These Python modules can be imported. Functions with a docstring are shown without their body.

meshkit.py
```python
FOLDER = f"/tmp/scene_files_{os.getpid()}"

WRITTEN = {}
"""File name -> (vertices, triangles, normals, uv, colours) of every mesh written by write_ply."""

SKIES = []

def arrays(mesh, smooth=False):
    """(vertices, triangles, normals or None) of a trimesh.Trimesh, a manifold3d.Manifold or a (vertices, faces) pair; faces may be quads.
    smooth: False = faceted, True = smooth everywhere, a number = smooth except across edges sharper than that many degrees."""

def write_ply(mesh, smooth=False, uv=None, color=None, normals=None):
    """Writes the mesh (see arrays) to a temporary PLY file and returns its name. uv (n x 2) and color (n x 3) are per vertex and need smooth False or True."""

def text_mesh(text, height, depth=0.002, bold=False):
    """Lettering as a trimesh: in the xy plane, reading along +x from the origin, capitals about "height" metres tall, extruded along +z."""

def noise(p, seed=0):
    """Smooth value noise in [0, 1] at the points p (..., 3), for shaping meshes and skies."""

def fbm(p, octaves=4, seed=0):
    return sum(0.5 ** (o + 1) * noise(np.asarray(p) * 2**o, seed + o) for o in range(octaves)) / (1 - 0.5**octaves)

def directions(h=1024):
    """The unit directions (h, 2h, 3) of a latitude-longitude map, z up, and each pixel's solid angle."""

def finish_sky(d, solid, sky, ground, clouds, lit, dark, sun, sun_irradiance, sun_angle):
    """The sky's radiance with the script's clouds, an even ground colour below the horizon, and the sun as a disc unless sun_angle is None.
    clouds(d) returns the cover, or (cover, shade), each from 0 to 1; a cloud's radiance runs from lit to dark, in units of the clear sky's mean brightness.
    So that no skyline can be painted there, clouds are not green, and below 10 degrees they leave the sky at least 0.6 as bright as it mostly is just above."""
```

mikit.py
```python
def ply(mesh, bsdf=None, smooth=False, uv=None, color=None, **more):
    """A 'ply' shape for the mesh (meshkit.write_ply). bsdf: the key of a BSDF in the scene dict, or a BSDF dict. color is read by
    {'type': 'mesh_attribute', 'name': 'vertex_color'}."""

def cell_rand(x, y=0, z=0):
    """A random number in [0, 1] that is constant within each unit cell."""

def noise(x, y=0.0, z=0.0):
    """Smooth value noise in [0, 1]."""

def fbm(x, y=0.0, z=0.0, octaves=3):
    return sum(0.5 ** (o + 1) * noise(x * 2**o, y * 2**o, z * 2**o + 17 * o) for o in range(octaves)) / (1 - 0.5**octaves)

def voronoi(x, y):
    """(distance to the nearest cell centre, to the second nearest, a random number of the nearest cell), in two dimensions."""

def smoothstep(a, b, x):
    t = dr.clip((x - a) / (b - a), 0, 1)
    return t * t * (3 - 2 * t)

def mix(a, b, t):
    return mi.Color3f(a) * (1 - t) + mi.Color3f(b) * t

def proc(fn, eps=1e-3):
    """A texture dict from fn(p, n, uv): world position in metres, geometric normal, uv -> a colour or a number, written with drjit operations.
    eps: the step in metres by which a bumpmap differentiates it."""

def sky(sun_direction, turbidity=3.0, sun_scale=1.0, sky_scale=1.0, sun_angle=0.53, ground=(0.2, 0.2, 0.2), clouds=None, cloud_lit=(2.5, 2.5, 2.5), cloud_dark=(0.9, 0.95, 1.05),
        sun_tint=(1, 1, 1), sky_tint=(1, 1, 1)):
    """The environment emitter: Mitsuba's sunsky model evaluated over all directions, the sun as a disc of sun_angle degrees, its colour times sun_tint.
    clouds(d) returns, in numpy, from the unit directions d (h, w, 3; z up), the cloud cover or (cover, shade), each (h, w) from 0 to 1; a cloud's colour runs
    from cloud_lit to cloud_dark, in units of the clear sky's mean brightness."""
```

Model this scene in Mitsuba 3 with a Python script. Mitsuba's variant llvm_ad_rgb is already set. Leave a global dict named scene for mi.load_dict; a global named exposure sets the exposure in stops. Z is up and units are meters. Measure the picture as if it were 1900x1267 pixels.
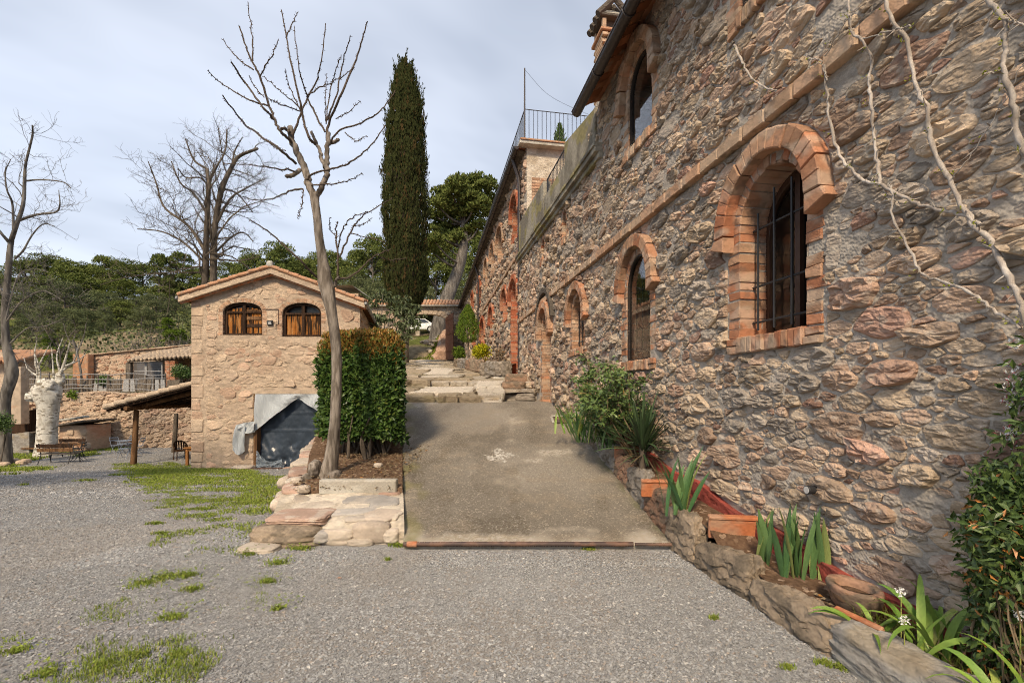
import math, random
import numpy as np, trimesh, drjit as dr, mitsuba as mi, mikit, meshkit
from scipy.spatial import cKDTree
from shapely.geometry import Polygon, Point, box as sbox
from shapely.ops import unary_union
from mikit import proc, noise, fbm, voronoi, cell_rand, smoothstep, mix

T = mi.ScalarTransform4f
PI = math.pi
scene, labels = {}, {}

# ---------------------------------------------------------------- camera, light, exposure
F, CX, CY, EYE = 900.0, 950.0, 727.0, 1.6          # focal length and principal point in pixels of the 1900 x 1267 photograph
scene['camera'] = {
    'type': 'perspective', 'fov': math.degrees(2 * math.atan(950 / F)), 'fov_axis': 'x',
    'near_clip': 0.05, 'far_clip': 3000.0,
    'principal_point_offset_x': 0.0, 'principal_point_offset_y': (633.5 - CY) / 1267.0,
    'to_world': T().look_at(origin=[0, 0, EYE], target=[0, 1, EYE], up=[0, 0, 1])}


def cloud_cover(d):
    z = np.maximum(d[..., 2], 0.03)
    q = np.stack([d[..., 0] / (z + .25), d[..., 1] / (z + .25), 0 * z], -1)
    r = np.stack([q[..., 0] * .8 + q[..., 1] * .6, q[..., 1] * .8 - q[..., 0] * .6, q[..., 2]], -1)
    a = meshkit.fbm(r * np.array([1.3, 2.6, 1]) + 7.3, 5, 3)
    b = meshkit.fbm(r * np.array([.55, .9, 1]) + 2.1, 4, 11)
    cover = np.clip(.90 + .35 * (b - .5) + .25 * (a - .5), .72, .98)
    shade = np.clip(.50 + 3.1 * (a - .5) + 1.9 * (b - .5), 0, 1)
    return cover, shade


SUN = np.array([-0.24, -1.0, 0.86])
scene['sky'] = mikit.sky(SUN, turbidity=3, sun_scale=0.32, sun_angle=9.0, clouds=cloud_cover,
                         cloud_lit=(1.06, 1.10, 1.19), cloud_dark=(.60, .665, .79), sun_tint=(1.0, .99, .975))
exposure = 3.25

# ---------------------------------------------------------------- helpers
_count = {}


def numbered(name):
    n = _count.get(name, 0)
    _count[name] = n + 1
    return name if n == 0 else f'{name}_{n:03d}'


def put(name, mesh, bsdf, parent=None, smooth=False, uv=None, label=None, cat=None, group=None, kind=None, to_world=None):
    key = numbered((parent + '__' if parent else '') + name)
    if isinstance(mesh, MB):
        uv = mesh.uv() if uv is None else uv
        mesh = mesh.mesh()
    if uv is not None and smooth is not True and smooth:      # split at sharp edges, keep each vertex's numbers
        v0, _, _ = meshkit.arrays(mesh)
        v1, f1, _ = meshkit.arrays(mesh, smooth)
        uv = np.asarray(uv)[cKDTree(v0).query(v1)[1]]
        mesh, smooth = (v1, f1), True
    d = mikit.ply(mesh, bsdf, smooth, uv=uv)
    if to_world is not None:
        d['to_world'] = to_world
    scene[key] = d
    tag(key, label, cat, group, kind)
    return key


def tag(key, label=None, cat=None, group=None, kind=None):
    e = {k: v for k, v in (('label', label), ('category', cat), ('group', group), ('kind', kind)) if v}
    if e:
        labels[key] = e


def thing(name, label, cat, group=None):
    key = numbered(name)
    tag(key, label, cat, group)
    return key


class MB:
    """Collects pieces of one mesh, each with its own pair of random numbers in uv."""
    def __init__(self, rng=None):
        self.v, self.f, self.u, self.n = [], [], [], 0
        self.rng = rng or np.random.default_rng(1)

    def add(self, v, f, uv=None):
        v = np.asarray(v, float)
        f = np.asarray(f, int)
        if f.shape[1] == 4:
            f = np.vstack([f[:, [0, 1, 2]], f[:, [0, 2, 3]]])
        if uv is None:
            uv = self.rng.random(2)
        uv = np.asarray(uv, float)
        if uv.ndim == 1:
            uv = np.tile(uv, (len(v), 1))
        self.v.append(v); self.f.append(f + self.n); self.u.append(uv); self.n += len(v)
        return self

    def add_mesh(self, m, uv=None):
        return self.add(m.vertices, m.faces, uv)

    def box(self, c, s, rot=None, uv=None, bev=0.0):
        v, f = hexa_box(s, bev)
        if rot is not None:
            v = v @ np.asarray(rot).T
        return self.add(v + np.asarray(c, float), f, uv)

    def tube(self, pts, rad, sides=6, uv=None, cap=True):
        v, f = tube(pts, rad, sides, cap)
        return self.add(v, f, uv)

    def mesh(self):
        return trimesh.Trimesh(np.vstack(self.v), np.vstack(self.f), process=False)

    def uv(self):
        return np.vstack(self.u)


def rotz(a):
    c, s = math.cos(a), math.sin(a)
    return np.array([[c, -s, 0], [s, c, 0], [0, 0, 1.0]])


def rotx(a):
    c, s = math.cos(a), math.sin(a)
    return np.array([[1.0, 0, 0], [0, c, -s], [0, s, c]])


def roty(a):
    c, s = math.cos(a), math.sin(a)
    return np.array([[c, 0, s], [0, 1.0, 0], [-s, 0, c]])


BOXF = np.array([[0, 3, 2, 1], [4, 5, 6, 7], [0, 1, 5, 4], [1, 2, 6, 5], [2, 3, 7, 6], [3, 0, 4, 7]])


def hexa_box(s, bev=0.0):
    sx, sy, sz = np.asarray(s, float) / 2
    if bev <= 0:
        v = np.array([[-sx, -sy, -sz], [sx, -sy, -sz], [sx, sy, -sz], [-sx, sy, -sz], [-sx, -sy, sz], [sx, -sy, sz], [sx, sy, sz], [-sx, sy, sz]])
        return v, np.vstack([BOXF[:, [0, 1, 2]], BOXF[:, [0, 2, 3]]])
    b = min(bev, sx * .8, sy * .8, sz * .8)
    pts = [[x * (sx - (b if k != 0 else 0)), y * (sy - (b if k != 1 else 0)), z * (sz - (b if k != 2 else 0))] for x in (-1, 1) for y in (-1, 1) for z in (-1, 1) for k in range(3)]
    h = trimesh.convex.convex_hull(np.array(pts))
    return np.array(h.vertices), np.array(h.faces)


def tube(pts, rad, sides=6, cap=True):
    pts = np.asarray(pts, float)
    n = len(pts)
    rad = np.broadcast_to(np.asarray(rad, float), (n,))
    t = np.gradient(pts, axis=0)
    t /= np.linalg.norm(t, axis=1, keepdims=True) + 1e-12
    ref = np.array([0.3, 0.2, 0.93]) if abs(t[0] @ [0.3, 0.2, 0.93]) < .95 else np.array([1.0, 0, 0])
    a = np.cross(t, ref)
    a /= np.linalg.norm(a, axis=1, keepdims=True) + 1e-12
    b = np.cross(t, a)
    for i in range(1, n):     # keep the frame from twisting
        x = a[i - 1] - t[i] * (a[i - 1] @ t[i])
        a[i] = x / (np.linalg.norm(x) + 1e-12)
        b[i] = np.cross(t[i], a[i])
    ang = np.linspace(0, 2 * PI, sides, endpoint=False)
    ring = np.cos(ang)[None, :, None] * a[:, None] + np.sin(ang)[None, :, None] * b[:, None]
    v = (pts[:, None] + ring * rad[:, None, None]).reshape(-1, 3)
    i, j = np.meshgrid(np.arange(n - 1), np.arange(sides), indexing='ij')
    k = (j + 1) % sides
    q = np.stack([i * sides + j, (i + 1) * sides + j, (i + 1) * sides + k, i * sides + k], -1).reshape(-1, 4)
    f = np.vstack([q[:, [0, 1, 2]], q[:, [0, 2, 3]]])
    if cap:
        v = np.vstack([v, pts[:1], pts[-1:]])
        c0, c1 = n * sides, n * sides + 1
        js = np.arange(sides)
        ks = (js + 1) % sides
        f = np.vstack([f, np.stack([np.full(sides, c0), js, ks], 1), np.stack([np.full(sides, c1), (n - 1) * sides + ks, (n - 1) * sides + js], 1)])
    return v, f


def spline(pts, n):
    """Points along a Catmull-Rom curve through pts (any width of rows)."""
    p = np.asarray(pts, float)
    p = np.vstack([2 * p[0] - p[1], p, 2 * p[-1] - p[-2]])
    out = []
    m = len(p) - 3
    for u in np.linspace(0, m - 1e-9, n):
        i = int(u)
        t = u - i
        a, b, c, d = p[i:i + 4]
        out.append(.5 * (2 * b + (c - a) * t + (2 * a - 5 * b + 4 * c - d) * t * t + (3 * b - a - 3 * c + d) * t ** 3))
    return np.array(out)


def at(px, py, Y):
    """The point at depth Y behind pixel (px, py) of the photograph."""
    return np.array([(px - CX) * Y / F, Y, EYE - (py - CY) * Y / F])


class Frame:
    """A plane: origin, s direction, t direction, outward normal."""
    def __init__(self, o, e, u, n):
        self.o, self.e, self.u, self.n = (np.asarray(x, float) for x in (o, e, u, n))

    def w(self, s, t, h=0.0):
        s, t, h = np.broadcast_arrays(np.asarray(s, float), np.asarray(t, float), np.asarray(h, float))
        return self.o + s[..., None] * self.e + t[..., None] * self.u + h[..., None] * self.n

    def hit(self, px, py, h=0.0):
        d = np.array([(px - CX) / F, 1.0, -(py - CY) / F])
        c = np.array([0, 0, EYE])
        o = self.o + self.n * h
        k = ((o - c) @ self.n) / (d @ self.n)
        q = c + k * d - o
        return float(q @ self.e), float(q @ self.u)


def wall_frame(x0, k):
    """An upright plane X + k Y = x0 that faces left, s running away from the camera."""
    L = math.hypot(1, k)
    return Frame([x0, 0, 0], [-k / L, 1 / L, 0], [0, 0, 1], [-1 / L, -k / L, 0])


def hexa(fr, q, h0, h1, bev=.006, jit=.003, rng=None):
    """A block on a frame: q = four (s, t) corners counter-clockwise seen from outside, from depth h0 to h1, its front edges chamfered."""
    q = np.asarray(q, float)
    rng = rng or np.random.default_rng(0)
    c = q.mean(0)
    q = q + rng.normal(0, jit, q.shape)
    d = q - c
    inn = c + d * (1 - bev / np.maximum(np.linalg.norm(d, axis=1, keepdims=True), bev * 2) * 1.4)
    hh = h1 + rng.normal(0, jit)
    v = np.vstack([fr.w(q[:, 0], q[:, 1], h0), fr.w(q[:, 0], q[:, 1], hh - bev), fr.w(inn[:, 0], inn[:, 1], hh + rng.normal(0, jit * .6, 4))])
    f = [[0, 1, 5, 4], [1, 2, 6, 5], [2, 3, 7, 6], [3, 0, 4, 7], [4, 5, 9, 8], [5, 6, 10, 9], [6, 7, 11, 10], [7, 4, 8, 11], [8, 9, 10, 11], [3, 2, 1, 0]]
    return v, np.array(f)


def fix(v, f):
    """Triangles of a closed piece, turned outwards."""
    f = np.asarray(f)
    if f.shape[1] == 4:
        f = np.vstack([f[:, [0, 1, 2]], f[:, [0, 2, 3]]])
    a, b, c = (v[f[:, i]] for i in range(3))
    vol = np.einsum('ij,ij->i', a, np.cross(b, c)).sum() - np.einsum('ij,ij->i', np.broadcast_to(v.mean(0), a.shape), np.cross(b - a, c - a)).sum()
    return v, (f if vol > 0 else f[:, ::-1])


def rock(c, size, seed=0, sub=3, boxy=3.0, rough=.12, rot=0.0, tilt=0.0, freq=3.0):
    """A weathered boulder: a rounded box pushed about by noise."""
    m = trimesh.creation.icosphere(subdivisions=sub)
    v = np.array(m.vertices)
    r = (np.abs(v) ** boxy).sum(1) ** (-1 / boxy)
    v = v * r[:, None]
    nn = meshkit.fbm(v * freq * .5 + seed * 7.7, 3, seed) - .5
    st = meshkit.noise(np.stack([v[:, 0] * 1.2, v[:, 1] * 1.2, v[:, 2] * 5], 1) + seed * 3.1, seed + 5) - .5
    fine = meshkit.fbm(v * freq * 2 + seed, 3, seed + 9) - .5
    v = v * (1 + rough * (2.2 * nn + .7 * st + .9 * fine))[:, None]
    v = v * np.asarray(size) / 2
    v = v @ (rotz(rot) @ roty(tilt)).T
    return v + np.asarray(c), np.array(m.faces)


def poly_hole_mesh(fr, poly, h=0.0):
    """The flat mesh of a shapely polygon (with holes) on a frame."""
    vs, fs, n = [], [], 0
    for g in getattr(poly, 'geoms', [poly]):
        v, f = trimesh.creation.triangulate_polygon(g, engine='earcut')
        vs.append(v); fs.append(f + n); n += len(v)
    v2, f = np.vstack(vs), np.vstack(fs)
    v = fr.w(v2[:, 0], v2[:, 1], h)
    nrm = np.cross(v[f[:, 1]] - v[f[:, 0]], v[f[:, 2]] - v[f[:, 0]])
    flip = nrm @ fr.n < 0
    f[flip] = f[flip][:, ::-1]
    return v, f


def rubble(fr, s0, s1, t0, t1, ok, tiers, aspect=1.8, gap=.016, seed=1, M=20, rings=5, relief=.03, drop=.04, hue=(.0, 1.0), hmap=None, strata=1.0):
    """Rubble stones that fill the part of a frame where ok(s, t) is true: dart-thrown sites of several sizes, each grown to the middle of the
    gap to its neighbours. Returns a list of (vertices, faces, uv, centre, radius)."""
    rng = np.random.default_rng(seed)
    P, R = np.zeros((0, 2)), np.zeros(0)
    area = (s1 - s0) * (t1 - t0) * aspect
    for r, tries in tiers:
        n = int(tries * area / (r * r))
        c = np.stack([rng.uniform(s0, s1, n), rng.uniform(t0, t1, n) * aspect], 1)
        rr = r * rng.uniform(.8, 1.2, n)
        c_ok = ok(c[:, 0], c[:, 1] / aspect)
        c, rr = c[c_ok], rr[c_ok]
        if len(P):
            tree = cKDTree(P)
            near = tree.query_ball_point(c, rr + R.max())
            keep = np.array([all((c[i, 0] - P[j, 0]) ** 2 + (c[i, 1] - P[j, 1]) ** 2 > (.93 * (rr[i] + R[j])) ** 2 for j in nb) for i, nb in enumerate(near)], bool) if len(c) else np.zeros(0, bool)
            c, rr = c[keep], rr[keep]
        if not len(c):
            continue
        alive = np.ones(len(c), bool)
        tree = cKDTree(c)
        for i, nb in enumerate(tree.query_ball_point(c, rr * 2.3)):
            if alive[i]:
                for j in nb:
                    if j > i and alive[j] and (c[i, 0] - c[j, 0]) ** 2 + (c[i, 1] - c[j, 1]) ** 2 < (.93 * (rr[i] + rr[j])) ** 2:
                        alive[j] = False
        P, R = np.vstack([P, c[alive]]), np.concatenate([R, rr[alive]])
    N = len(P)
    K = min(14, N - 1)
    dist, idx = cKDTree(P).query(P, K + 1)
    dist, idx = dist[:, 1:], idx[:, 1:]
    off = (dist ** 2 + R[:, None] ** 2 - R[idx] ** 2) / (2 * dist)
    off = np.clip(off, .22 * dist, .78 * dist)
    dirn = (P[idx] - P[:, None]) / dist[..., None]
    ja = rng.normal(0, .13, (N, K))
    dirn = np.stack([dirn[..., 0] * np.cos(ja) - dirn[..., 1] * np.sin(ja), dirn[..., 0] * np.sin(ja) + dirn[..., 1] * np.cos(ja)], -1)
    G = gap * rng.uniform(.35, 1.5, (N, 1))
    th = np.linspace(0, 2 * PI, M, endpoint=False)[None] + rng.uniform(0, .3, (N, 1))
    ray = np.stack([np.cos(th), np.sin(th)], -1)
    cosv = np.einsum('nmk,njk->nmj', ray, dirn)
    inv = np.maximum(cosv, 1e-4) / np.maximum(off - G, .25 * off)[:, None, :]
    rad = (inv ** 22).sum(-1) ** (-1 / 22)
    rad = np.minimum(rad, (R * 2.1)[:, None])
    rough = meshkit.fbm(np.stack([(P[:, None, 0] + ray[..., 0] * rad) * 9, (P[:, None, 1] + ray[..., 1] * rad) * 9, np.arange(N)[:, None] * 3.7 + 0 * rad], -1), 2, seed)
    rad *= .80 + .36 * rough
    # stop at the edges of what is allowed
    for _ in range(1):
        fr_ = np.linspace(.15, 1.0, 14)
        pts = P[:, None, None] + ray[:, :, None] * (rad[:, :, None] * fr_)[..., None]
        good = ok(pts[..., 0], pts[..., 1] / aspect)
        first_bad = np.where(good.all(-1), 14, np.argmin(good, -1))
        rad *= np.where(first_bad >= 14, 1.0, np.maximum(fr_[np.maximum(first_bad - 1, 0)], .15))
    keep = (rng.random(N) > drop) & (rad.mean(1) > .35 * R)
    out = []
    prof = {5: [(1.0, -.25), (.985, .35), (.90, .80), (.70, 1.0), (.38, 1.05)], 3: [(1.0, -.25), (.95, .6), (.62, 1.0)], 4: [(1.0, -.25), (.975, .45), (.84, .9), (.5, 1.03)]}[rings]
    faces = []
    L = len(prof)
    for k in range(L - 1):
        for m in range(M):
            a, b = k * M + m, k * M + (m + 1) % M
            faces += [[a, b, b + M], [a, b + M, a + M]]
    faces += [[(L - 1) * M + m, (L - 1) * M + (m + 1) % M, L * M] for m in range(M)]
    faces = np.array(faces)
    hs = relief * rng.uniform(.25, 1.5, N) * np.clip(R / .12, .55, 1.4)
    tilt = rng.normal(0, .10, (N, 2))
    for i in np.nonzero(keep)[0]:
        s, t, h = [], [], []
        for k, (f_, g_) in enumerate(prof):
            ds, dt = ray[i, :, 0] * rad[i] * f_, ray[i, :, 1] * rad[i] * f_ / aspect
            s.append(P[i, 0] + ds); t.append(P[i, 1] / aspect + dt)
            h.append(hs[i] * g_ + (tilt[i, 0] * ds + tilt[i, 1] * dt) * (k > 0))
        s = np.append(np.concatenate(s), P[i, 0]); t = np.append(np.concatenate(t), P[i, 1] / aspect)
        h = np.append(np.concatenate(h), hs[i] * 1.05)
        q = np.stack([s * 7, t * 22, s * 0 + i * 1.7], 1)
        q2 = np.stack([s * 26, t * 40, s * 0 + i * 1.7], 1)
        amp = np.append(np.repeat([0, .5, 1, 1, 1][:L], M), 1)
        h = h + strata * amp * hs[i] * ((meshkit.noise(q, seed + 1) - .5) * 1.2 + (1 - 4 * np.abs(meshkit.noise(q2, seed + 2) - .5)) * .55 + (meshkit.noise(q2 * [2.1, 1.7, 1], seed + 3) - .5) * .6)
        if hmap is not None:
            h = h + hmap(s, t)
        v = fr.w(s, t, h)
        hu = hue[0] + (hue[1] - hue[0]) * rng.random()
        out.append((v, faces, np.array([rng.random(), hu]), v[-1], float(rad[i].mean())))
    # outward orientation is the same for all: check one
    if out:
        v, f = out[0][0], out[0][1]
        nn = np.cross(v[f[:, 1]] - v[f[:, 0]], v[f[:, 2]] - v[f[:, 0]]).sum(0)
        if nn @ fr.n < 0:
            out = [(v, f[:, ::-1], u, c, r) for v, f, u, c, r in out]
    return out


def px_size(c, r):
    return 2 * r * F / max(c[1], .5) if c[1] > .3 else 0


def place_stones(stones, parent, bsdf, most=300, name='stone', rest='small_stones', smooth=False):
    """The stones that show largest as parts of their own, the others as one part."""
    def seen(c):
        if c[1] < .5:
            return False
        x, y = CX + F * c[0] / c[1], CY - F * (c[2] - EYE) / c[1]
        return -20 < x < 1920 and -20 < y < 1287
    order = sorted(range(len(stones)), key=lambda i: -(px_size(stones[i][3], stones[i][4]) if seen(stones[i][3]) else 0))
    big = [i for i in order[:most] if seen(stones[i][3])]
    for i in big:
        v, f, u, c, r = stones[i]
        put(name, (v, f), bsdf, parent, smooth=smooth, uv=np.tile(u, (len(v), 1)))
    mb = MB()
    chosen = set(big)
    for i in order:
        if i not in chosen:
            mb.add(*stones[i][:3])
    if mb.n:
        put(rest, mb, bsdf, parent, smooth=smooth, kind='stuff')


def leaf_quads(c, size, nrm, up, width=.55, fold=.25, rng=None):
    """Leaves: diamond-shaped pairs of triangles at c, pointing along up, facing nrm."""
    n = len(c)
    up = up / (np.linalg.norm(up, axis=1, keepdims=True) + 1e-9)
    side = np.cross(up, nrm)
    side /= np.linalg.norm(side, axis=1, keepdims=True) + 1e-9
    nn = np.cross(side, up)
    size = np.broadcast_to(size, (n,))[:, None]
    v = np.stack([c, c + up * size * .45 + side * size * width * .5 + nn * size * fold * .3, c + up * size - nn * size * fold * .3, c + up * size * .45 - side * size * width * .5 + nn * size * fold * .3], 1).reshape(-1, 3)
    k = np.arange(n)[:, None] * 4
    f = np.vstack([k + [0, 1, 2], k + [0, 2, 3]])
    return v, f


def unit(rng, n):
    d = rng.normal(size=(n, 3))
    return d / np.linalg.norm(d, axis=1, keepdims=True)


def blade(base, heading, length, width, lean, droop, segs=7, twist=0.0, fold=.15, w_tip=.0, belly=.35):
    """A long leaf: rises from base, leans towards heading, then droops."""
    h = np.array([math.cos(heading), math.sin(heading), 0])
    side = np.array([-h[1], h[0], 0])
    p = np.array(base, float)
    ang = PI / 2 - lean
    st = length / segs
    L_, C_, R_ = [], [], []
    for k in range(segs + 1):
        u = k / segs
        w = width * .5 * (min(1, .55 + u / max(belly, .01) * .45) if u < belly else max(w_tip, (1 - ((u - belly) / (1 - belly)) ** 2.2)))
        d = h * math.cos(ang) + np.array([0, 0, 1]) * math.sin(ang)
        nn = h * -math.sin(ang) + np.array([0, 0, 1]) * math.cos(ang)
        sd = side * math.cos(twist * u) + nn * math.sin(twist * u)
        L_.append(p - sd * w + nn * w * fold); C_.append(p.copy()); R_.append(p + sd * w + nn * w * fold)
        p = p + d * st
        ang -= droop * (0.3 + 1.4 * u) / segs
    v = np.array(L_ + C_ + R_)
    m = segs + 1
    f = []
    for k in range(segs):
        f += [[k, k + m, k + m + 1], [k, k + m + 1, k + 1], [k + m, k + 2 * m, k + 2 * m + 1], [k + m, k + 2 * m + 1, k + m + 1]]
    return v, np.array(f)


# ---------------------------------------------------------------- materials
def diffuse(fn):
    return {'type': 'twosided', 'b': {'type': 'diffuse', 'reflectance': proc(fn) if callable(fn) else {'type': 'rgb', 'value': list(fn)}}}


def bumped(fn, bump, rough=None, scale=1.0, eps=3e-3, spec=.3):
    base = proc(fn) if callable(fn) else {'type': 'rgb', 'value': list(fn)}
    inner = {'type': 'diffuse', 'reflectance': base} if rough is None else {'type': 'principled', 'base_color': base, 'roughness': rough, 'specular': spec}
    return {'type': 'twosided', 'b': {'type': 'bumpmap', 'tex': proc(bump, eps), 'scale': scale, 'in': inner}}


def principled(col, rough=.5, metallic=0.0, spec=.4):
    return {'type': 'twosided', 'b': {'type': 'principled', 'base_color': proc(col) if callable(col) else {'type': 'rgb', 'value': list(col)}, 'roughness': rough, 'metallic': metallic, 'specular': spec}}


def f_stone(p, n, uv):
    a, b = uv.x, uv.y
    n1 = fbm(p.x * 5, p.y * 5, p.z * 9, 3)
    n2 = noise(p.x * 48, p.y * 48, p.z * 60)
    n3 = noise(p.x * 140, p.y * 140, p.z * 140)
    c = mix((.445, .35, .255), (.43, .31, .23), smoothstep(.45, .70, b))
    c = mix(c, (.37, .235, .18), smoothstep(.89, .99, b))
    c = mix(c, (.335, .29, .245), 1 - smoothstep(.12, .30, b))
    c = c * (.56 + .62 * a) * (.50 + .68 * n1 + .26 * n2 + .16 * n3)
    lich = smoothstep(.56, .70, fbm(p.x * 13 + 3, p.y * 13, p.z * 17, 2))
    return mix(c, (.48, .43, .36), lich * .45)


def b_stone(p, n, uv):
    return .022 * fbm(p.x * 14, p.y * 14, p.z * 34, 3) + .006 * noise(p.x * 75, p.y * 75, p.z * 75)


def f_mortar(p, n, uv):
    n1 = fbm(p.x * 2.2, p.y * 2.2, p.z * 2.2, 3)
    n2 = noise(p.x * 30, p.y * 30, p.z * 30)
    n3 = noise(p.x * 120, p.y * 120, p.z * 120)
    c = mix((.43, .385, .33), (.37, .335, .29), smoothstep(.35, .65, n1))
    return c * (.66 + .34 * n2 + .28 * n3)


def b_mortar(p, n, uv):
    return .03 * fbm(p.x * 14, p.y * 14, p.z * 18, 3) + .008 * noise(p.x * 70, p.y * 70, p.z * 70)


def f_stone_warm(p, n, uv):
    a, b = uv.x, uv.y
    n1 = fbm(p.x * 1.6, p.y * 1.6, p.z * 2.6, 3)
    n2 = noise(p.x * 11, p.y * 11, p.z * 14)
    n3 = noise(p.x * 33, p.y * 33, p.z * 33)
    c = mix((.45, .345, .25), (.42, .295, .215), smoothstep(.4, .7, b))
    c = mix(c, (.36, .275, .21), 1 - smoothstep(.1, .3, b))
    c = mix(c, (.38, .21, .14), smoothstep(.92, .99, b))
    c = c * (.84 + .24 * a) * (.60 + .52 * n1 + .32 * n2 + .16 * n3)
    smear = smoothstep(.44, .60, fbm(p.x * 1.1 + 6, p.y * 1.1, p.z * 1.4, 4))          # old render still clinging to the stones
    return mix(c, mi.Color3f(.475, .375, .28) * (.70 + .34 * n2 + .24 * n3), smear * .75)


def f_mortar_warm(p, n, uv):
    n1 = fbm(p.x * .6, p.y * .6, p.z * .6, 4)
    n2 = noise(p.x * 7, p.y * 7, p.z * 7)
    n3 = noise(p.x * 28, p.y * 28, p.z * 28)
    c = mix((.50, .395, .295), (.43, .335, .25), smoothstep(.4, .65, n1))
    return c * (.66 + .32 * n2 + .24 * n3)


def b_warm(p, n, uv):
    return .03 * fbm(p.x * 6, p.y * 6, p.z * 12, 3) + .008 * noise(p.x * 40, p.y * 40, p.z * 40)


def f_brick(p, n, uv):
    a, b = uv.x, uv.y
    n1 = fbm(p.x * 9, p.y * 9, p.z * 9, 3)
    n2 = noise(p.x * 70, p.y * 70, p.z * 70)
    c = mix((.44, .205, .118), (.44, .27, .175), smoothstep(.22, .52, b))
    c = mix(c, (.50, .36, .25), smoothstep(.62, .85, b))
    c = mix(c, (.33, .12, .065), 1 - smoothstep(.04, .16, b))
    c = c * (.72 + .42 * a) * (.68 + .45 * n1 + .18 * n2)
    c = mix(c, (.50, .42, .33), smoothstep(.50, .70, fbm(p.x * 5 + 9, p.y * 5, p.z * 6, 2)) * .5)
    return mix(c, (.17, .125, .095), smoothstep(.56, .72, fbm(p.x * 11, p.y * 11 + 5, p.z * 9, 3)) * .55)


def b_brick(p, n, uv):
    return .009 * fbm(p.x * 22, p.y * 22, p.z * 22, 3) + .003 * noise(p.x * 110, p.y * 110, p.z * 110)


def f_brick_red(p, n, uv):
    n1 = fbm(p.x * 3, p.y * 3, p.z * 3, 3)
    c = mix((.41, .135, .075), (.45, .225, .14), smoothstep(.2, .7, uv.y))
    return c * (.7 + .4 * uv.x) * (.6 + .75 * n1)


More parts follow.
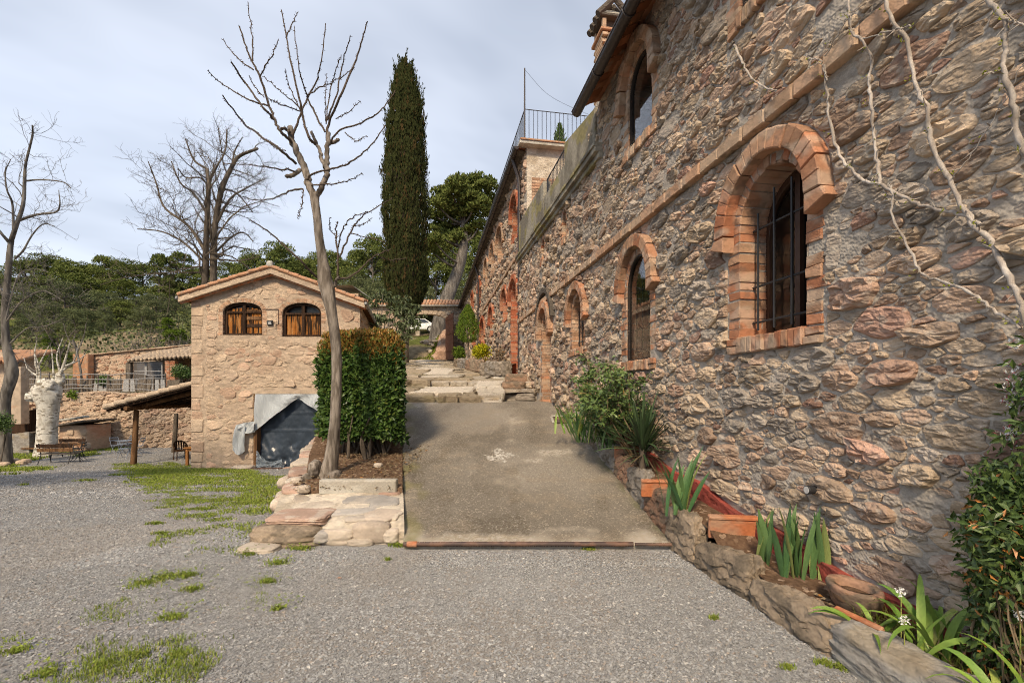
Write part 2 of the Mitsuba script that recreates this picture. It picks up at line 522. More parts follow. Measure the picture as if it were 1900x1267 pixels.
def f_gravel(p, n, uv):
    d, e, w = voronoi(p.x * 46, p.y * 46)
    d2, e2, w2 = voronoi(p.x * 21 + 5, p.y * 21)
    big = fbm(p.x * .35, p.y * .35, 0.0, 3)
    mid = fbm(p.x * 2.3, p.y * 2.3, 3.0, 3)
    c = mix((.21, .207, .203), (.36, .355, .345), w * .75 + w2 * .25)
    c = mix(c, (.27, .235, .20), smoothstep(.54, .68, mid) * .4)
    c = c * (.80 + .35 * big) * mix((.72, .72, .72), (1, 1, 1), smoothstep(.02, .22, e - d))
    return c


def b_gravel(p, n, uv):
    d, e, w = voronoi(p.x * 46, p.y * 46)
    return .008 * smoothstep(0.0, .3, e - d) * (.4 + w)


def f_pebble(p, n, uv):
    c = mix((.205, .205, .205), (.40, .40, .395), uv.x)
    c = mix(c, (.36, .31, .27), smoothstep(.90, .98, uv.y))
    c = mix(c, (.56, .54, .51), 1 - smoothstep(.01, .06, uv.y))
    dirt = smoothstep(.50, .68, fbm(p.x * .9, p.y * .9, 4.0, 4))
    c = mix(c, (.28, .25, .22), dirt * .4)
    return c * (.78 + .40 * fbm(p.x * .5, p.y * .5, 1.0, 3)) * (.84 + .32 * noise(p.x * 140, p.y * 140, p.z * 140))


def f_ramp(p, n, uv):
    d, e, w = voronoi(p.x * 62, p.y * 62)
    big = fbm(p.x * .8, p.y * .55, 1.0, 4)
    mid = fbm(p.x * 3.5, p.y * 3.5, 6.0, 3)
    c = mix((.172, .148, .116), (.24, .21, .170), smoothstep(.3, .7, big))
    c = mix(c, (.25, .205, .15), smoothstep(.55, .75, mid) * .5)
    c = c * (.82 + .32 * w) * mix((.84, .84, .84), (1, 1, 1), smoothstep(.02, .2, e - d))
    c = mix(c, (.38, .34, .28), smoothstep(.88, .98, w) * .5)
    # bare pale cement worn through at the lower lip and in a few patches, moss along the left edge
    left = p.x + .2244 * p.y
    lip = 1 - smoothstep(.05, .34, p.y - 5.05 + .55 * (mid - .5) - .10 * smoothstep(1.0, 1.6, dr.abs(p.x)))
    lime = smoothstep(.70, .82, fbm(p.x * 1.3 + 4, p.y * 1.1 + 2, 0.0, 4) + .20 * (1 - smoothstep(.0, .5, left)))
    spot = 1 - smoothstep(.12, .26, dr.sqrt(dr.square(p.x + .19) + dr.square((p.y - 8.0) * .7)) + .36 * (fbm(p.x * 9, p.y * 9, 2.0, 3) - .5))
    pale = mix((.40, .34, .26), (.46, .42, .36), noise(p.x * 25, p.y * 25))
    grit = smoothstep(.30, .62, .5 * noise(p.x * 34, p.y * 34) + .5 * noise(p.x * 80, p.y * 80, 2.0))
    c = mix(c, pale, dr.maximum(lip * .85, lime * .75 * grit))
    stain = smoothstep(.54, .64, fbm(p.x * 2.2 + 8, p.y * 1.0, 5.0, 4))
    c = c * mix((1, 1, 1), (.74, .72, .68), stain * (.2 + .8 * grit))
    c = mix(c, (.50, .47, .42), spot * smoothstep(.42, .6, noise(p.x * 40, p.y * 40)))
    moss = (1 - smoothstep(.03, .30, left + .5 * (mid - .5))) * smoothstep(.35, .6, noise(p.x * 6, p.y * 3.0, 3.0))
    edge = 1.69 - .0852 * (p.y - 5.05) - p.x
    green = (1 - smoothstep(.02, .17, edge + .25 * (mid - .5))) * smoothstep(.30, .55, noise(p.x * 9, p.y * 4.0, 7.0)) * (1 - smoothstep(9.5, 10.5, p.y))
    c = mix(c, (.105, .105, .045), green * .55)
    return mix(c, (.17, .155, .05), moss * .55)


def b_ramp(p, n, uv):
    d, e, w = voronoi(p.x * 62, p.y * 62)
    return .004 * smoothstep(0.0, .35, e - d) * (.3 + w) + .004 * noise(p.x * 30, p.y * 30)


def f_slab(p, n, uv):
    n1 = fbm(p.x * 1.5, p.y * 1.5, p.z * 3, 4)
    n2 = noise(p.x * 22, p.y * 22, p.z * 22)
    n3 = noise(p.x * 70, p.y * 70, p.z * 70)
    c = mix((.33, .27, .195), (.47, .42, .35), smoothstep(.3, .8, uv.y))
    c = mix(c, (.20, .17, .10), smoothstep(.52, .68, n1) * .65)
    return c * (.72 + .4 * uv.x) * (.68 + .34 * n2 + .26 * n3)


def f_soil(p, n, uv):
    n1 = fbm(p.x * 6, p.y * 6, p.z * 6, 3)
    d, e, w = voronoi(p.x * 30, p.y * 30)
    c = mix((.10, .062, .040), (.20, .13, .085), n1)
    c = mix(c, (.33, .24, .17), smoothstep(.88, .95, w))
    return c * (.6 + .6 * noise(p.x * 55, p.y * 55, p.z * 55))


def b_soil(p, n, uv):
    return .03 * fbm(p.x * 16, p.y * 16, p.z * 16, 3)


def f_earth(p, n, uv):
    n1 = fbm(p.x * 1.6, p.y * 1.6, p.z * 1.6, 4)
    d, e, w = voronoi(p.x * 3.1 + p.z, p.y * 3.1 - p.z)
    c = mix((.44, .29, .21), (.30, .19, .13), smoothstep(.35, .65, n1))
    return mix(c, (.42, .35, .28), smoothstep(.82, .92, w) * .7) * (.7 + .5 * noise(p.x * 9, p.y * 9, p.z * 9))


def f_hill(p, n, uv):
    n1 = fbm(p.x * .25, p.y * .25, 0.0, 4)
    n2 = noise(p.x * 3, p.y * 3, p.z * 3)
    c = mix((.10, .115, .035), (.23, .185, .12), smoothstep(.42, .60, n1))
    return c * (.6 + .7 * n2)


def f_bark(c1, c2, k=1.0):
    def fn(p, n, uv):
        a = fbm(p.x * 30 * k, p.y * 30 * k, p.z * 5 * k, 3)
        b = noise(p.x * 9 * k, p.y * 9 * k, p.z * 3 * k)
        return mix(c1, c2, smoothstep(.3, .7, a)) * (.7 + .55 * b)
    return fn


def b_bark(p, n, uv):
    return .02 * fbm(p.x * 26, p.y * 26, p.z * 5, 3)


def f_leaf(c1, c2, c3, at_=.8):
    """Leaves between c1 and c2, the odd one c3."""
    def fn(p, n, uv):
        c = mix(c1, c2, uv.x)
        return mix(c, c3, smoothstep(at_, min(at_ + .12, 1.0), uv.y)) * (.80 + .25 * noise(p.x * 3, p.y * 3, p.z * 3) + .20 * noise(p.x * 150, p.y * 150, p.z * 22))
    return fn


def f_wood(c1, c2, k=1.0):
    def fn(p, n, uv):
        g = fbm(p.x * 38 * k + uv.x * 31, p.y * 38 * k, p.z * 1.6 * k + uv.y * 11, 3)
        b = fbm(p.x * 7 * k + uv.x * 17, p.y * 7 * k, p.z * .9 * k + uv.y * 7, 3)
        return mix(c1, c2, smoothstep(.30, .68, .6 * g + .4 * b)) * (.75 + .4 * uv.x)
    return fn


def f_board(p, n, uv):
    """Old varnished shutter boards: orange where the varnish holds, black where it has rotted."""
    g = fbm(p.x * 26 + uv.x * 31, p.y * 26, p.z * 1.5 + uv.y * 11, 3)
    b = fbm(p.x * 6 + uv.x * 17, p.y * 6, p.z * 1.3 + uv.y * 7, 3)
    c = mix((.30, .115, .03), (.42, .22, .085), smoothstep(.35, .7, g))
    return mix(c, (.035, .022, .015), smoothstep(.42, .55, .55 * b + .45 * g))


def f_tile(p, n, uv):
    n1 = fbm(p.x * 4, p.y * 4, p.z * 4, 3)
    c = mix((.44, .17, .085), (.50, .28, .17), smoothstep(.2, .9, uv.y))
    c = c * (.7 + .45 * uv.x) * (.65 + .6 * n1)
    return mix(c, (.30, .26, .20), smoothstep(.55, .7, fbm(p.x * 6 + 3, p.y * 6, p.z * 6, 2)) * .5)


def f_tile_old(p, n, uv):
    n1 = fbm(p.x * 4, p.y * 4, p.z * 4, 3)
    c = mix((.42, .29, .20), (.50, .40, .30), uv.y)
    return c * (.65 + .5 * uv.x) * (.6 + .7 * n1)


def f_plaster_old(p, n, uv):
    """Weathered cement with dark runs and yellow lichen."""
    n1 = fbm(p.x * 2.0, p.y * 2.0, p.z * .7, 4)
    n2 = noise(p.x * 20, p.y * 20, p.z * 20)
    c = mix((.34, .31, .25), (.20, .18, .145), smoothstep(.42, .62, n1))
    c = mix(c, (.30, .26, .10), smoothstep(.56, .66, fbm(p.x * 3 + 5, p.y * 3, p.z * 3, 3)) * .6)
    return c * (.75 + .45 * n2)


def f_whitewash(p, n, uv):
    n1 = fbm(p.x * 6, p.y * 6, p.z * 3, 4)
    c = mix((.60, .58, .52), (.44, .41, .35), smoothstep(.45, .65, n1))
    return mix(c, (.15, .12, .08), smoothstep(.57, .66, fbm(p.x * 5, p.y * 5, p.z * 13 + 4, 4)) * .8)


def f_cement(p, n, uv):
    n1 = fbm(p.x * 4, p.y * 4, p.z * 4, 4)
    n2 = noise(p.x * 60, p.y * 60, p.z * 60)
    return mix((.46, .44, .39), (.37, .34, .285), smoothstep(.4, .65, n1)) * (.82 + .3 * n2)


def f_pave(p, n, uv):
    n1 = fbm(p.x * 5, p.y * 5, p.z * 7, 4)
    n2 = noise(p.x * 50, p.y * 50, p.z * 50)
    c = mix((.46, .395, .32), (.42, .285, .22), smoothstep(.55, .85, uv.y))
    c = mix(c, (.40, .37, .335), 1 - smoothstep(.2, .35, uv.y))
    c = mix(c, (.54, .48, .40), smoothstep(.54, .66, fbm(p.x * 7 + 2, p.y * 7, p.z * 7, 3)) * .6)
    return c * (.78 + .35 * uv.x) * (.66 + .5 * n1 + .2 * n2)


def f_lime(p, n, uv):
    n1 = fbm(p.x * 4, p.y * 4, p.z * 4, 4)
    n2 = noise(p.x * 35, p.y * 35, p.z * 35)
    return mix((.60, .53, .43), (.45, .38, .29), smoothstep(.4, .68, n1)) * (.75 + .4 * n2)


def f_terracotta(p, n, uv):
    n1 = fbm(p.x * 7, p.y * 7, p.z * 7, 3)
    return mix((.46, .165, .075), (.42, .25, .165), smoothstep(.35, .7, n1)) * (.8 + .3 * noise(p.x * 60, p.y * 60, p.z * 60))


def f_redpaint(p, n, uv):
    n1 = fbm(p.x * 5, p.y * 5, p.z * 5, 4)
    return mix((.36, .085, .065), (.25, .07, .055), smoothstep(.35, .65, n1)) * (.75 + .4 * noise(p.x * 70, p.y * 70, p.z * 70))


def f_rust(p, n, uv):
    n1 = fbm(p.x * 9, p.y * 9, p.z * 9, 3)
    return mix((.07, .048, .042), (.17, .095, .065), smoothstep(.35, .7, n1))


def f_greyrock(p, n, uv):
    n1 = fbm(p.x * 6, p.y * 6, p.z * 8, 4)
    n2 = noise(p.x * 60, p.y * 60, p.z * 60)
    c = mix((.34, .32, .285), (.225, .205, .18), smoothstep(.38, .62, n1))
    return mix(c, (.30, .24, .16), smoothstep(.6, .75, noise(p.x * 4, p.y * 4, p.z * 4)) * .6) * (.8 + .35 * n2)


def f_planterrock(p, n, uv):
    n1 = fbm(p.x * 7, p.y * 7, p.z * 9, 4)
    n2 = noise(p.x * 55, p.y * 55, p.z * 55)
    c = mix((.31, .245, .18), (.31, .19, .13), smoothstep(.55, .8, uv.y))
    c = mix(c, (.30, .275, .245), 1 - smoothstep(.15, .35, uv.y))
    c = mix(c, (.15, .125, .095), smoothstep(.46, .62, n1) * .75)
    return c * (.8 + .35 * uv.x) * (.75 + .45 * n2)


def f_curtain(p, n, uv):
    return mix((.36, .39, .41), (.44, .47, .49), fbm(p.x * 8, p.y * 8, p.z * 2, 3))


def f_drygrass(p, n, uv):
    c = mix((.13, .185, .03), (.26, .31, .06), uv.x)
    return mix(c, (.30, .26, .11), smoothstep(.88, .98, uv.y))


MATS = {
    'm_stone': bumped(f_stone, b_stone), 'm_mortar': bumped(f_mortar, b_mortar),
    'm_stone_warm': bumped(f_stone_warm, b_warm, eps=8e-3), 'm_mortar_warm': bumped(f_mortar_warm, b_warm, eps=8e-3),
    'm_brick': bumped(f_brick, b_brick), 'm_brick_red': diffuse(f_brick_red),
    'm_gravel': bumped(f_gravel, b_gravel), 'm_pebble': diffuse(f_pebble),
    'm_ramp': bumped(f_ramp, b_ramp, rough=.62, spec=.35), 'm_slab': bumped(f_slab, b_warm, eps=8e-3, scale=1.8),
    'm_soil': bumped(f_soil, b_soil), 'm_hill': diffuse(f_hill),
    'm_bark': bumped(f_bark((.27, .235, .20), (.125, .105, .085)), b_bark), 'm_bark_grey': diffuse(f_bark((.20, .185, .165), (.10, .09, .08), .4)),
    'm_bark_dark': diffuse(f_bark((.085, .07, .055), (.15, .125, .10), .6)), 'm_twig': diffuse((.10, .078, .062)),
    'm_vine': diffuse(f_bark((.50, .455, .41), (.33, .285, .245), 1.3)),
    'm_hedge': principled(f_leaf((.026, .062, .012), (.090, .150, .032), (.14, .17, .035), .9), .42),
    'm_hedge_top': principled(f_leaf((.22, .105, .022), (.32, .18, .040), (.13, .15, .03), .62), .45),
    'm_pine': diffuse(f_leaf((.062, .090, .026), (.155, .185, .055), (.19, .20, .065), .85)),
    'm_oak': diffuse(f_leaf((.070, .088, .042), (.145, .168, .082), (.17, .19, .09), .9)),
    'm_cypress': diffuse(f_leaf((.024, .031, .012), (.062, .070, .027), (.085, .058, .026), .84)),
    'm_loquat': principled(f_leaf((.085, .125, .055), (.19, .23, .12), (.22, .25, .15), .8), .45),
    'm_shrub': diffuse(f_leaf((.05, .10, .015), (.13, .19, .03), (.17, .20, .03), .85)),
    'm_yellow': diffuse(f_leaf((.20, .24, .015), (.50, .43, .02), (.10, .16, .02), .82)),
    'm_rose': principled(f_leaf((.05, .095, .025), (.145, .21, .06), (.20, .16, .06), .88), .4),
    'm_jasmine': principled(f_leaf((.032, .066, .018), (.105, .155, .040), (.38, .16, .04), .82), .42),
    'm_iris': principled(f_leaf((.045, .115, .040), (.12, .20, .065), (.24, .27, .08), .86), .55),
    'm_strap': principled(f_leaf((.10, .19, .025), (.20, .30, .05), (.28, .30, .08), .84), .52),
    'm_yucca': principled(f_leaf((.025, .050, .022), (.065, .105, .045), (.12, .14, .06), .92), .4),
    'm_drystem': diffuse(f_leaf((.12, .085, .05), (.26, .20, .13), (.3, .14, .04), .9)),
    'm_grass': diffuse(f_drygrass), 'm_petal': diffuse((.80, .80, .78)), 'm_bud': diffuse((.42, .10, .15)), 'm_violet': diffuse((.25, .22, .48)),
    'm_wood': diffuse(f_wood((.22, .125, .065), (.09, .05, .028))), 'm_wood_dark': diffuse(f_wood((.075, .045, .03), (.03, .02, .015))),
    'm_wood_grey': diffuse(f_wood((.20, .17, .14), (.09, .075, .06))), 'm_wood_table': diffuse(f_wood((.38, .19, .075), (.25, .115, .045))),
    'm_board': diffuse(f_board), 'm_door_rust': principled(f_wood((.20, .085, .05), (.145, .06, .036)), .6),
    'm_tile': diffuse(f_tile), 'm_tile_old': diffuse(f_tile_old), 'm_plaster_old': diffuse(f_plaster_old), 'm_whitewash': bumped(f_whitewash, b_warm, eps=8e-3),
    'm_cement': diffuse(f_cement), 'm_pave': bumped(f_pave, b_brick), 'm_lime': bumped(f_lime, b_mortar), 'm_terracotta': bumped(f_terracotta, b_brick),
    'm_redpaint': bumped(f_redpaint, b_mortar), 'm_rust': principled(f_rust, .6), 'm_greyrock': bumped(f_greyrock, b_brick), 'm_planterrock': bumped(f_planterrock, b_brick),
    'm_iron': principled((.022, .022, .024), .5, spec=.5), 'm_gutter': principled((.035, .026, .024), .38, spec=.5), 'm_bench_iron': principled((.03, .03, .032), .5),
    'm_zinc': principled((.28, .28, .28), .5), 'm_bistro': principled((.17, .20, .25), .5), 'm_steel': principled((.45, .45, .44), .45),
    'm_curtain': diffuse(f_curtain), 'm_plastic': principled((.030, .042, .060), .34, spec=.6), 'm_plastic_clear': principled((.16, .19, .22), .2, spec=.7),
    'm_earth': bumped(f_earth, b_soil), 'm_interior': diffuse((.28, .25, .22)), 'm_frame_dark': principled((.03, .022, .018), .45), 'm_frame_brown': principled(f_wood((.07, .035, .02), (.045, .022, .014)), .4),
    'm_glass': {'type': 'thindielectric', 'int_ior': 1.35, 'specular_transmittance': {'type': 'rgb', 'value': [.42, .43, .46]}}, 'm_car_white': principled((.78, .78, .77), .25, spec=.6), 'm_car_glass': principled((.02, .022, .025), .08, spec=.7),
    'm_tyre': principled((.02, .02, .02), .7), 'm_wicker': diffuse((.06, .035, .022)), 'm_darkstone': bumped((.115, .10, .085), b_stone), 'm_spring': diffuse((.22, .24, .03)),
}
scene.update(MATS)
# ================================================================ THE GROUND
KW = 0.1611
WALL = wall_frame(2.95, KW)                       # the big stone building's front
WX = lambda Y: 2.95 - KW * np.asarray(Y, float)   # its X at depth Y
RAMP0, RAMP1 = 5.05, 12.3


def sstep(a, b, x):
    t = np.clip((np.asarray(x, float) - a) / (b - a), 0, 1)
    return t * t * (3 - 2 * t)


def yard(X, Y):
    """Height of the gravel yard, falling away towards the barn."""
    X, Y = np.asarray(X, float), np.asarray(Y, float)
    u = Y - 5.4
    s = .5 * (u + np.sqrt(u * u + 1.2))
    z = -.106 * np.minimum(s, 15.2)
    q = np.stack([X * .35, Y * .35, 0 * X], -1)
    return z + .05 * (meshkit.noise(q, 4) - .5)


def hill(X, Y):
    X, Y = np.asarray(X, float), np.asarray(Y, float)
    left = np.interp(Y, [27, 34, 38, 46, 60, 90, 130, 220], [1.55, 1.7, 3.4, 6.5, 10.5, 18, 26, 36])
    right = np.interp(Y, [12, 20, 40, 42, 46, 50, 60, 90, 130, 220], [.9, 1.9, 3.9, 4.2, 6.2, 7.5, 9.5, 17, 25, 34])
    k = sstep(-17, -10, X + (Y - 30) * .12)
    n = meshkit.fbm(np.stack([X * .09, Y * .09, 0 * X], -1), 3, 8) - .5
    return left * (1 - k) + right * k + n * np.clip((Y - 34) * .10, 0, 3)


def terrain(X, Y):
    X, Y = np.broadcast_arrays(np.asarray(X, float), np.asarray(Y, float))
    y = yard(X, Y)
    k_left = sstep(28.2, 28.6, Y)
    k_right = sstep(22.5, 27, Y)
    kk = np.where(X > -12.5, k_right, k_left)
    return y * (1 - kk) + hill(X, Y) * kk


def on_yard(px, py):
    Y = 5.0
    for _ in range(60):
        Y = .5 * Y + .5 * F * (EYE - float(yard((px - CX) * Y / F, Y))) / max(py - CY, 1)
    return (px - CX) * Y / F, Y


def grid_mesh(xs, ys, fn):
    X, Y = np.meshgrid(xs, ys)
    Z = fn(X, Y)
    v = np.stack([X, Y, Z], -1).reshape(-1, 3)
    nx, ny = len(xs), len(ys)
    i, j = np.meshgrid(np.arange(ny - 1), np.arange(nx - 1), indexing='ij')
    a = i * nx + j
    q = np.stack([a, a + 1, a + nx + 1, a + nx], -1).reshape(-1, 4)
    return v, np.vstack([q[:, [0, 1, 2]], q[:, [0, 2, 3]]])


def spaced(*parts):
    return np.unique(np.round(np.concatenate([np.arange(a, b, d) for a, b, d in parts]), 4))


xs = spaced((-60, -24, 1.5), (-24, -6, .5), (-6, 4, .2), (4, 40, 4))
ys = spaced((-30, 0, 3), (0, 12, .2), (12, 28, .5), (28, 28.7, .7))
put('gravel_yard', grid_mesh(xs, ys, yard), 'm_gravel', smooth=True, kind='structure', label='grey crushed stone yard sloping down towards the barn')
xs = spaced((-900, -100, 100), (-100, -40, 6), (-40, 30, 1.5), (30, 90, 6), (90, 901, 100))
ys = spaced((28.7, 60, 1.0), (60, 140, 3), (140, 220, 10), (220, 1200, 120))
put('hill', grid_mesh(xs, ys, lambda X, Y: np.where(Y < 220, terrain(X, Y), 36 - .012 * (Y - 220))), 'm_hill', smooth=True, kind='structure', label='wooded hillside of earth and thin grass behind the buildings')
xs = spaced((-12.4, 4, .6))
ys = spaced((22.6, 29.3, .6))
put('terrain', grid_mesh(xs, ys, lambda X, Y: terrain(X, Y) - .06), 'm_hill', smooth=True, kind='structure', label='earth slope beside the path')

# ---------------------------------------------------------------- gravel chippings
rng = np.random.default_rng(21)


def pebbles(n, y0, y1, s0, s1, power):
    Y = y0 + (y1 - y0) * rng.random(n) ** power
    half = 1.10 * Y
    X = rng.uniform(-half, np.minimum(half, 2.2))
    free = ~((Y > 5.0) & (X > -2.75 + .0 * Y)) & ~((X > 2.37 - .14 * Y + .03) & (Y < 5.2)) & (X > -26)
    X, Y = X[free], Y[free]
    n = len(X)
    r = rng.uniform(s0, s1, n) * rng.choice([.7, 1, 1, 1.25], n)
    base = np.array([[1, 0, 0], [-.5, .85, .1], [-.55, -.8, -.1], [.1, .1, .75], [.3, .55, .55], [.2, -.6, .5]])
    k = rotz_many(rng.uniform(0, 2 * PI, n))
    v = base[None] * r[:, None, None] * np.stack([rng.uniform(.7, 1.4, n), rng.uniform(.6, 1.1, n), rng.uniform(.35, .8, n)], 1)[:, None]
    v = np.einsum('nij,nkj->nki', k, v + rng.normal(0, .12, (n, 6, 3)) * r[:, None, None])
    v += np.stack([X, Y, yard(X, Y) + .1 * r], 1)[:, None]
    f = np.array([[0, 4, 3], [4, 1, 3], [1, 2, 3], [2, 5, 3], [5, 0, 3], [0, 1, 4], [2, 0, 5]])
    fs = (np.arange(n)[:, None, None] * 6 + f[None]).reshape(-1, 3)
    uv = np.repeat(rng.random((n, 2)), 6, 0)
    return v.reshape(-1, 3), fs, uv


def rotz_many(a):
    c, s, o, l = np.cos(a), np.sin(a), 0 * a, 0 * a + 1
    return np.stack([np.stack([c, -s, o], -1), np.stack([s, c, o], -1), np.stack([o, o, l], -1)], 1)


mb = MB()
mb.add(*pebbles(80000, 2.3, 6.2, .0068, .0140, 1.0))
mb.add(*pebbles(56000, 4.5, 12, .0095, .018, 1.3))
mb.add(*pebbles(20000, 9, 27, .018, .036, 1.2))
put('gravel', mb, 'm_pebble', kind='stuff', label='loose grey stone chippings spread over the yard')

# ---------------------------------------------------------------- grass and weeds in the yard
def grass_blades(X, Y, hmin, hmax, wid, rng, zf=yard):
    n = len(X)
    h = rng.uniform(hmin, hmax, n)
    a = rng.uniform(0, 2 * PI, n)
    lean = rng.uniform(.15, 1.0, n)
    w = wid * rng.uniform(.6, 1.3, n)
    z = zf(X, Y)
    b = np.stack([X, Y, z], 1)
    d = np.stack([np.cos(a), np.sin(a), 0 * a], 1)
    s = np.stack([-np.sin(a), np.cos(a), 0 * a], 1)
    up = np.array([0, 0, 1.0])
    m = b + d * (h * lean * .35)[:, None] + up * (h * .6)[:, None]
    t = b + d * (h * lean)[:, None] + up * (h * (1 - .35 * lean))[:, None]
    v = np.stack([b - s * w[:, None], b + s * w[:, None], m + s * w[:, None] * .7, m - s * w[:, None] * .7, t], 1).reshape(-1, 3)
    k = np.arange(n)[:, None] * 5
    f = np.vstack([k + [0, 1, 2], k + [0, 2, 3], k + [3, 2, 4]])
    return v, f, np.repeat(rng.random((n, 2)), 5, 0)


rng = np.random.default_rng(5)
mb = MB()
# the lawn strip before the barn and the thin growth that runs from it down to the boulder (outlines in ground coordinates)
LAWN = Polygon([on_yard(*q) for q in [(212, 858), (300, 860), (400, 868), (532, 882), (528, 930), (500, 955), (470, 930), (370, 915), (290, 900), (240, 882)]])
THIN = Polygon([on_yard(*q) for q in [(240, 882), (300, 905), (380, 915), (530, 925), (508, 955), (488, 985), (478, 1035), (420, 1030), (350, 1010), (345, 970), (300, 935)]])
FAR1 = Polygon([on_yard(*q) for q in [(0, 866), (30, 862), (95, 866), (60, 874), (0, 882)]])
FAR2 = Polygon([on_yard(*q) for q in [(10, 842), (75, 838), (68, 854), (20, 856)]])
FAR3 = Polygon([on_yard(*q) for q in [(100, 836), (220, 829), (235, 834), (150, 848)]])
FAR4 = Polygon([on_yard(*q) for q in [(225, 826), (285, 827), (270, 833), (240, 833)]])


def scatter(poly, per_m2, thr, freq, h0, h1, w, seed):
    x0, y0, x1, y1 = poly.bounds
    n = int((x1 - x0) * (y1 - y0) * per_m2)
    X, Y = rng.uniform(x0, x1, n), rng.uniform(y0, y1, n)
    import shapely
    wob = .55 * (meshkit.fbm(np.stack([X * 1.1, Y * 1.1, 0 * X], 1), 3, seed + 50) - .5)
    nz = meshkit.fbm(np.stack([X * freq, Y * freq, 0 * X], 1), 4, seed)
    inner = shapely.distance(shapely.points(X, Y), poly.exterior) * np.where(shapely.contains_xy(poly, X, Y), 1, -1)
    soft = np.clip((inner + .25 + 1.6 * wob) / .9, 0, 1)        # the growth thins out towards its edge
    keep = (nz > thr + .22 * (1 - soft) + rng.normal(0, .07, n)) & (soft > 0)
    mb.add(*grass_blades(X[keep], Y[keep], h0, h1, w, rng))


scatter(LAWN, 1100, .36, 1.4, .02, .075, .008, 31)
scatter(THIN, 2300, .46, 2.3, .015, .05, .006, 33)
for pl in (FAR1, FAR2, FAR3, FAR4):
    scatter(pl, 600, .38, 1.0, .04, .13, .014, 35)
LOW1 = Polygon([on_yard(*q) for q in [(60, 1300), (90, 1240), (150, 1205), (250, 1190), (360, 1180), (410, 1205), (390, 1240), (330, 1300)]])
LOW2 = Polygon([on_yard(*q) for q in [(0, 1225), (0, 1165), (110, 1140), (150, 1105), (235, 1098), (320, 1120), (360, 1150), (300, 1180), (160, 1195)]])
LOW3 = Polygon([on_yard(*q) for q in [(360, 1170), (420, 1110), (520, 1070), (560, 1110), (480, 1200), (420, 1230)]])
scatter(LOW1, 10000, .43, 3.2, .012, .050, .0026, 41)
scatter(LOW2, 8000, .535, 4.0, .010, .040, .0024, 43)
scatter(LOW3, 6000, .60, 5.0, .008, .030, .0022, 45)
TUFTS = [(310, 1071, 34), (268, 1083, 34), (350, 1068, 24), (356, 1094, 22), (495, 1080, 22), (517, 1045, 24), (515, 1130, 12), (320, 1146, 26), (85, 1250, 40), (30, 1208, 24), (462, 1028, 26), (560, 1018, 24), (600, 1000, 22), (660, 998, 20), (740, 1012, 28), (720, 1040, 7),
         (1093, 1020, 14), (1325, 1148, 11), (1440, 1150, 8), (1460, 1240, 14), (1530, 1232, 17), (1560, 1240, 18), (45, 900, 10), (160, 892, 26), (290, 972, 18), (298, 990, 16), (375, 945, 30), (320, 935, 26), (260, 1215, 40), (190, 1235, 36), (330, 1215, 34)]
for px, py, w in TUFTS:
    x, y = on_yard(px, py)
    r = w * y / F * .75
    n = int(min(300, 40 + 9 * w))
    a, q = rng.uniform(0, 2 * PI, n), r * 1.25 * rng.random(n) ** .75 * rng.uniform(.4, 1.2, n)
    q = q * (.6 + .9 * meshkit.noise(np.stack([np.cos(a) * 1.8 + px, np.sin(a) * 1.8 + py, 0 * a], 1), 3))
    mb.add(*grass_blades(x + q * np.cos(a), y + q * np.sin(a) * .75, .010, .026 + .0045 * y, .0020 + .0005 * y, rng))
# broad little weed leaves between the blades at the lower left
for px, py, w in TUFTS[:14]:
    x, y = on_yard(px, py)
    n = 50
    c = np.stack([x + rng.normal(0, .10, n), y + rng.normal(0, .08, n), rng.uniform(.012, .035, n)], 1)
    up = np.stack([rng.normal(size=n), rng.normal(size=n), rng.uniform(.1, .6, n)], 1)
    v, f = leaf_quads(c, rng.uniform(.015, .035, n), np.tile([0, 0, 1.0], (n, 1)), up, .6, .2)
    mb.add(v, f, np.repeat(rng.random((n, 2)) * [1, .7], 4, 0))
put('grass', mb, 'm_grass', kind='stuff', label='short green grass and weeds growing in patches through the gravel')

# ================================================================ RAMP, PATH, BED
def ramp_z(Y):
    return np.interp(Y, [5.05, 12.0, 12.3, 15.0], [.015, 1.29, 1.33, 1.335])


def ramp_right(Y):
    return np.minimum(np.interp(Y, [5.05, 8.0, 10.8, 11.2, 15.2], [1.69, 1.45, 1.2, 1.5, .8]), WX(Y) + .03)


Ys = np.linspace(5.05, 14.2, 60)
nx = 60
rows = []
for Y in Ys:
    xl = -.2244 * Y + .012 * math.sin(Y * 9)
    xr = float(ramp_right(Y))
    x = np.linspace(xl, xr, nx)
    y = np.full(nx, Y) + (.05 * (meshkit.fbm(np.stack([x * 4, 0 * x, 0 * x], 1), 3, 2) - .5) if Y == Ys[0] else 0)
    z = ramp_z(Y) + .022 * (meshkit.noise(np.stack([x * 1.2, np.full(nx, Y) * 1.2, 0 * x], 1), 3) - .5)
    rows.append(np.stack([x, y, z], 1))
rows = np.array(rows)
V = rows.reshape(-1, 3)
i, j = np.meshgrid(np.arange(len(Ys) - 1), np.arange(nx - 1), indexing='ij')
a = i * nx + j
q = np.stack([a, a + 1, a + nx + 1, a + nx], -1).reshape(-1, 4)
fs = [q[:, [0, 1, 2]], q[:, [0, 2, 3]]]
rim = np.concatenate([np.arange(0, nx), np.arange(nx - 1, len(Ys) * nx, nx)])
left = np.arange(0, len(Ys) * nx, nx)
skirt = np.concatenate([left[::-1], np.arange(1, nx), np.arange(2 * nx - 1, len(Ys) * nx, nx)])
low = V[skirt].copy()
low[:, 2] = np.minimum(yard(low[:, 0], low[:, 1]) - .25, -.15)
o = len(V)
V2 = np.vstack([V, low])
k = np.arange(len(skirt) - 1)
fs += [np.stack([skirt[k], o + k, o + k + 1], 1), np.stack([skirt[k], o + k + 1, skirt[k + 1]], 1)]
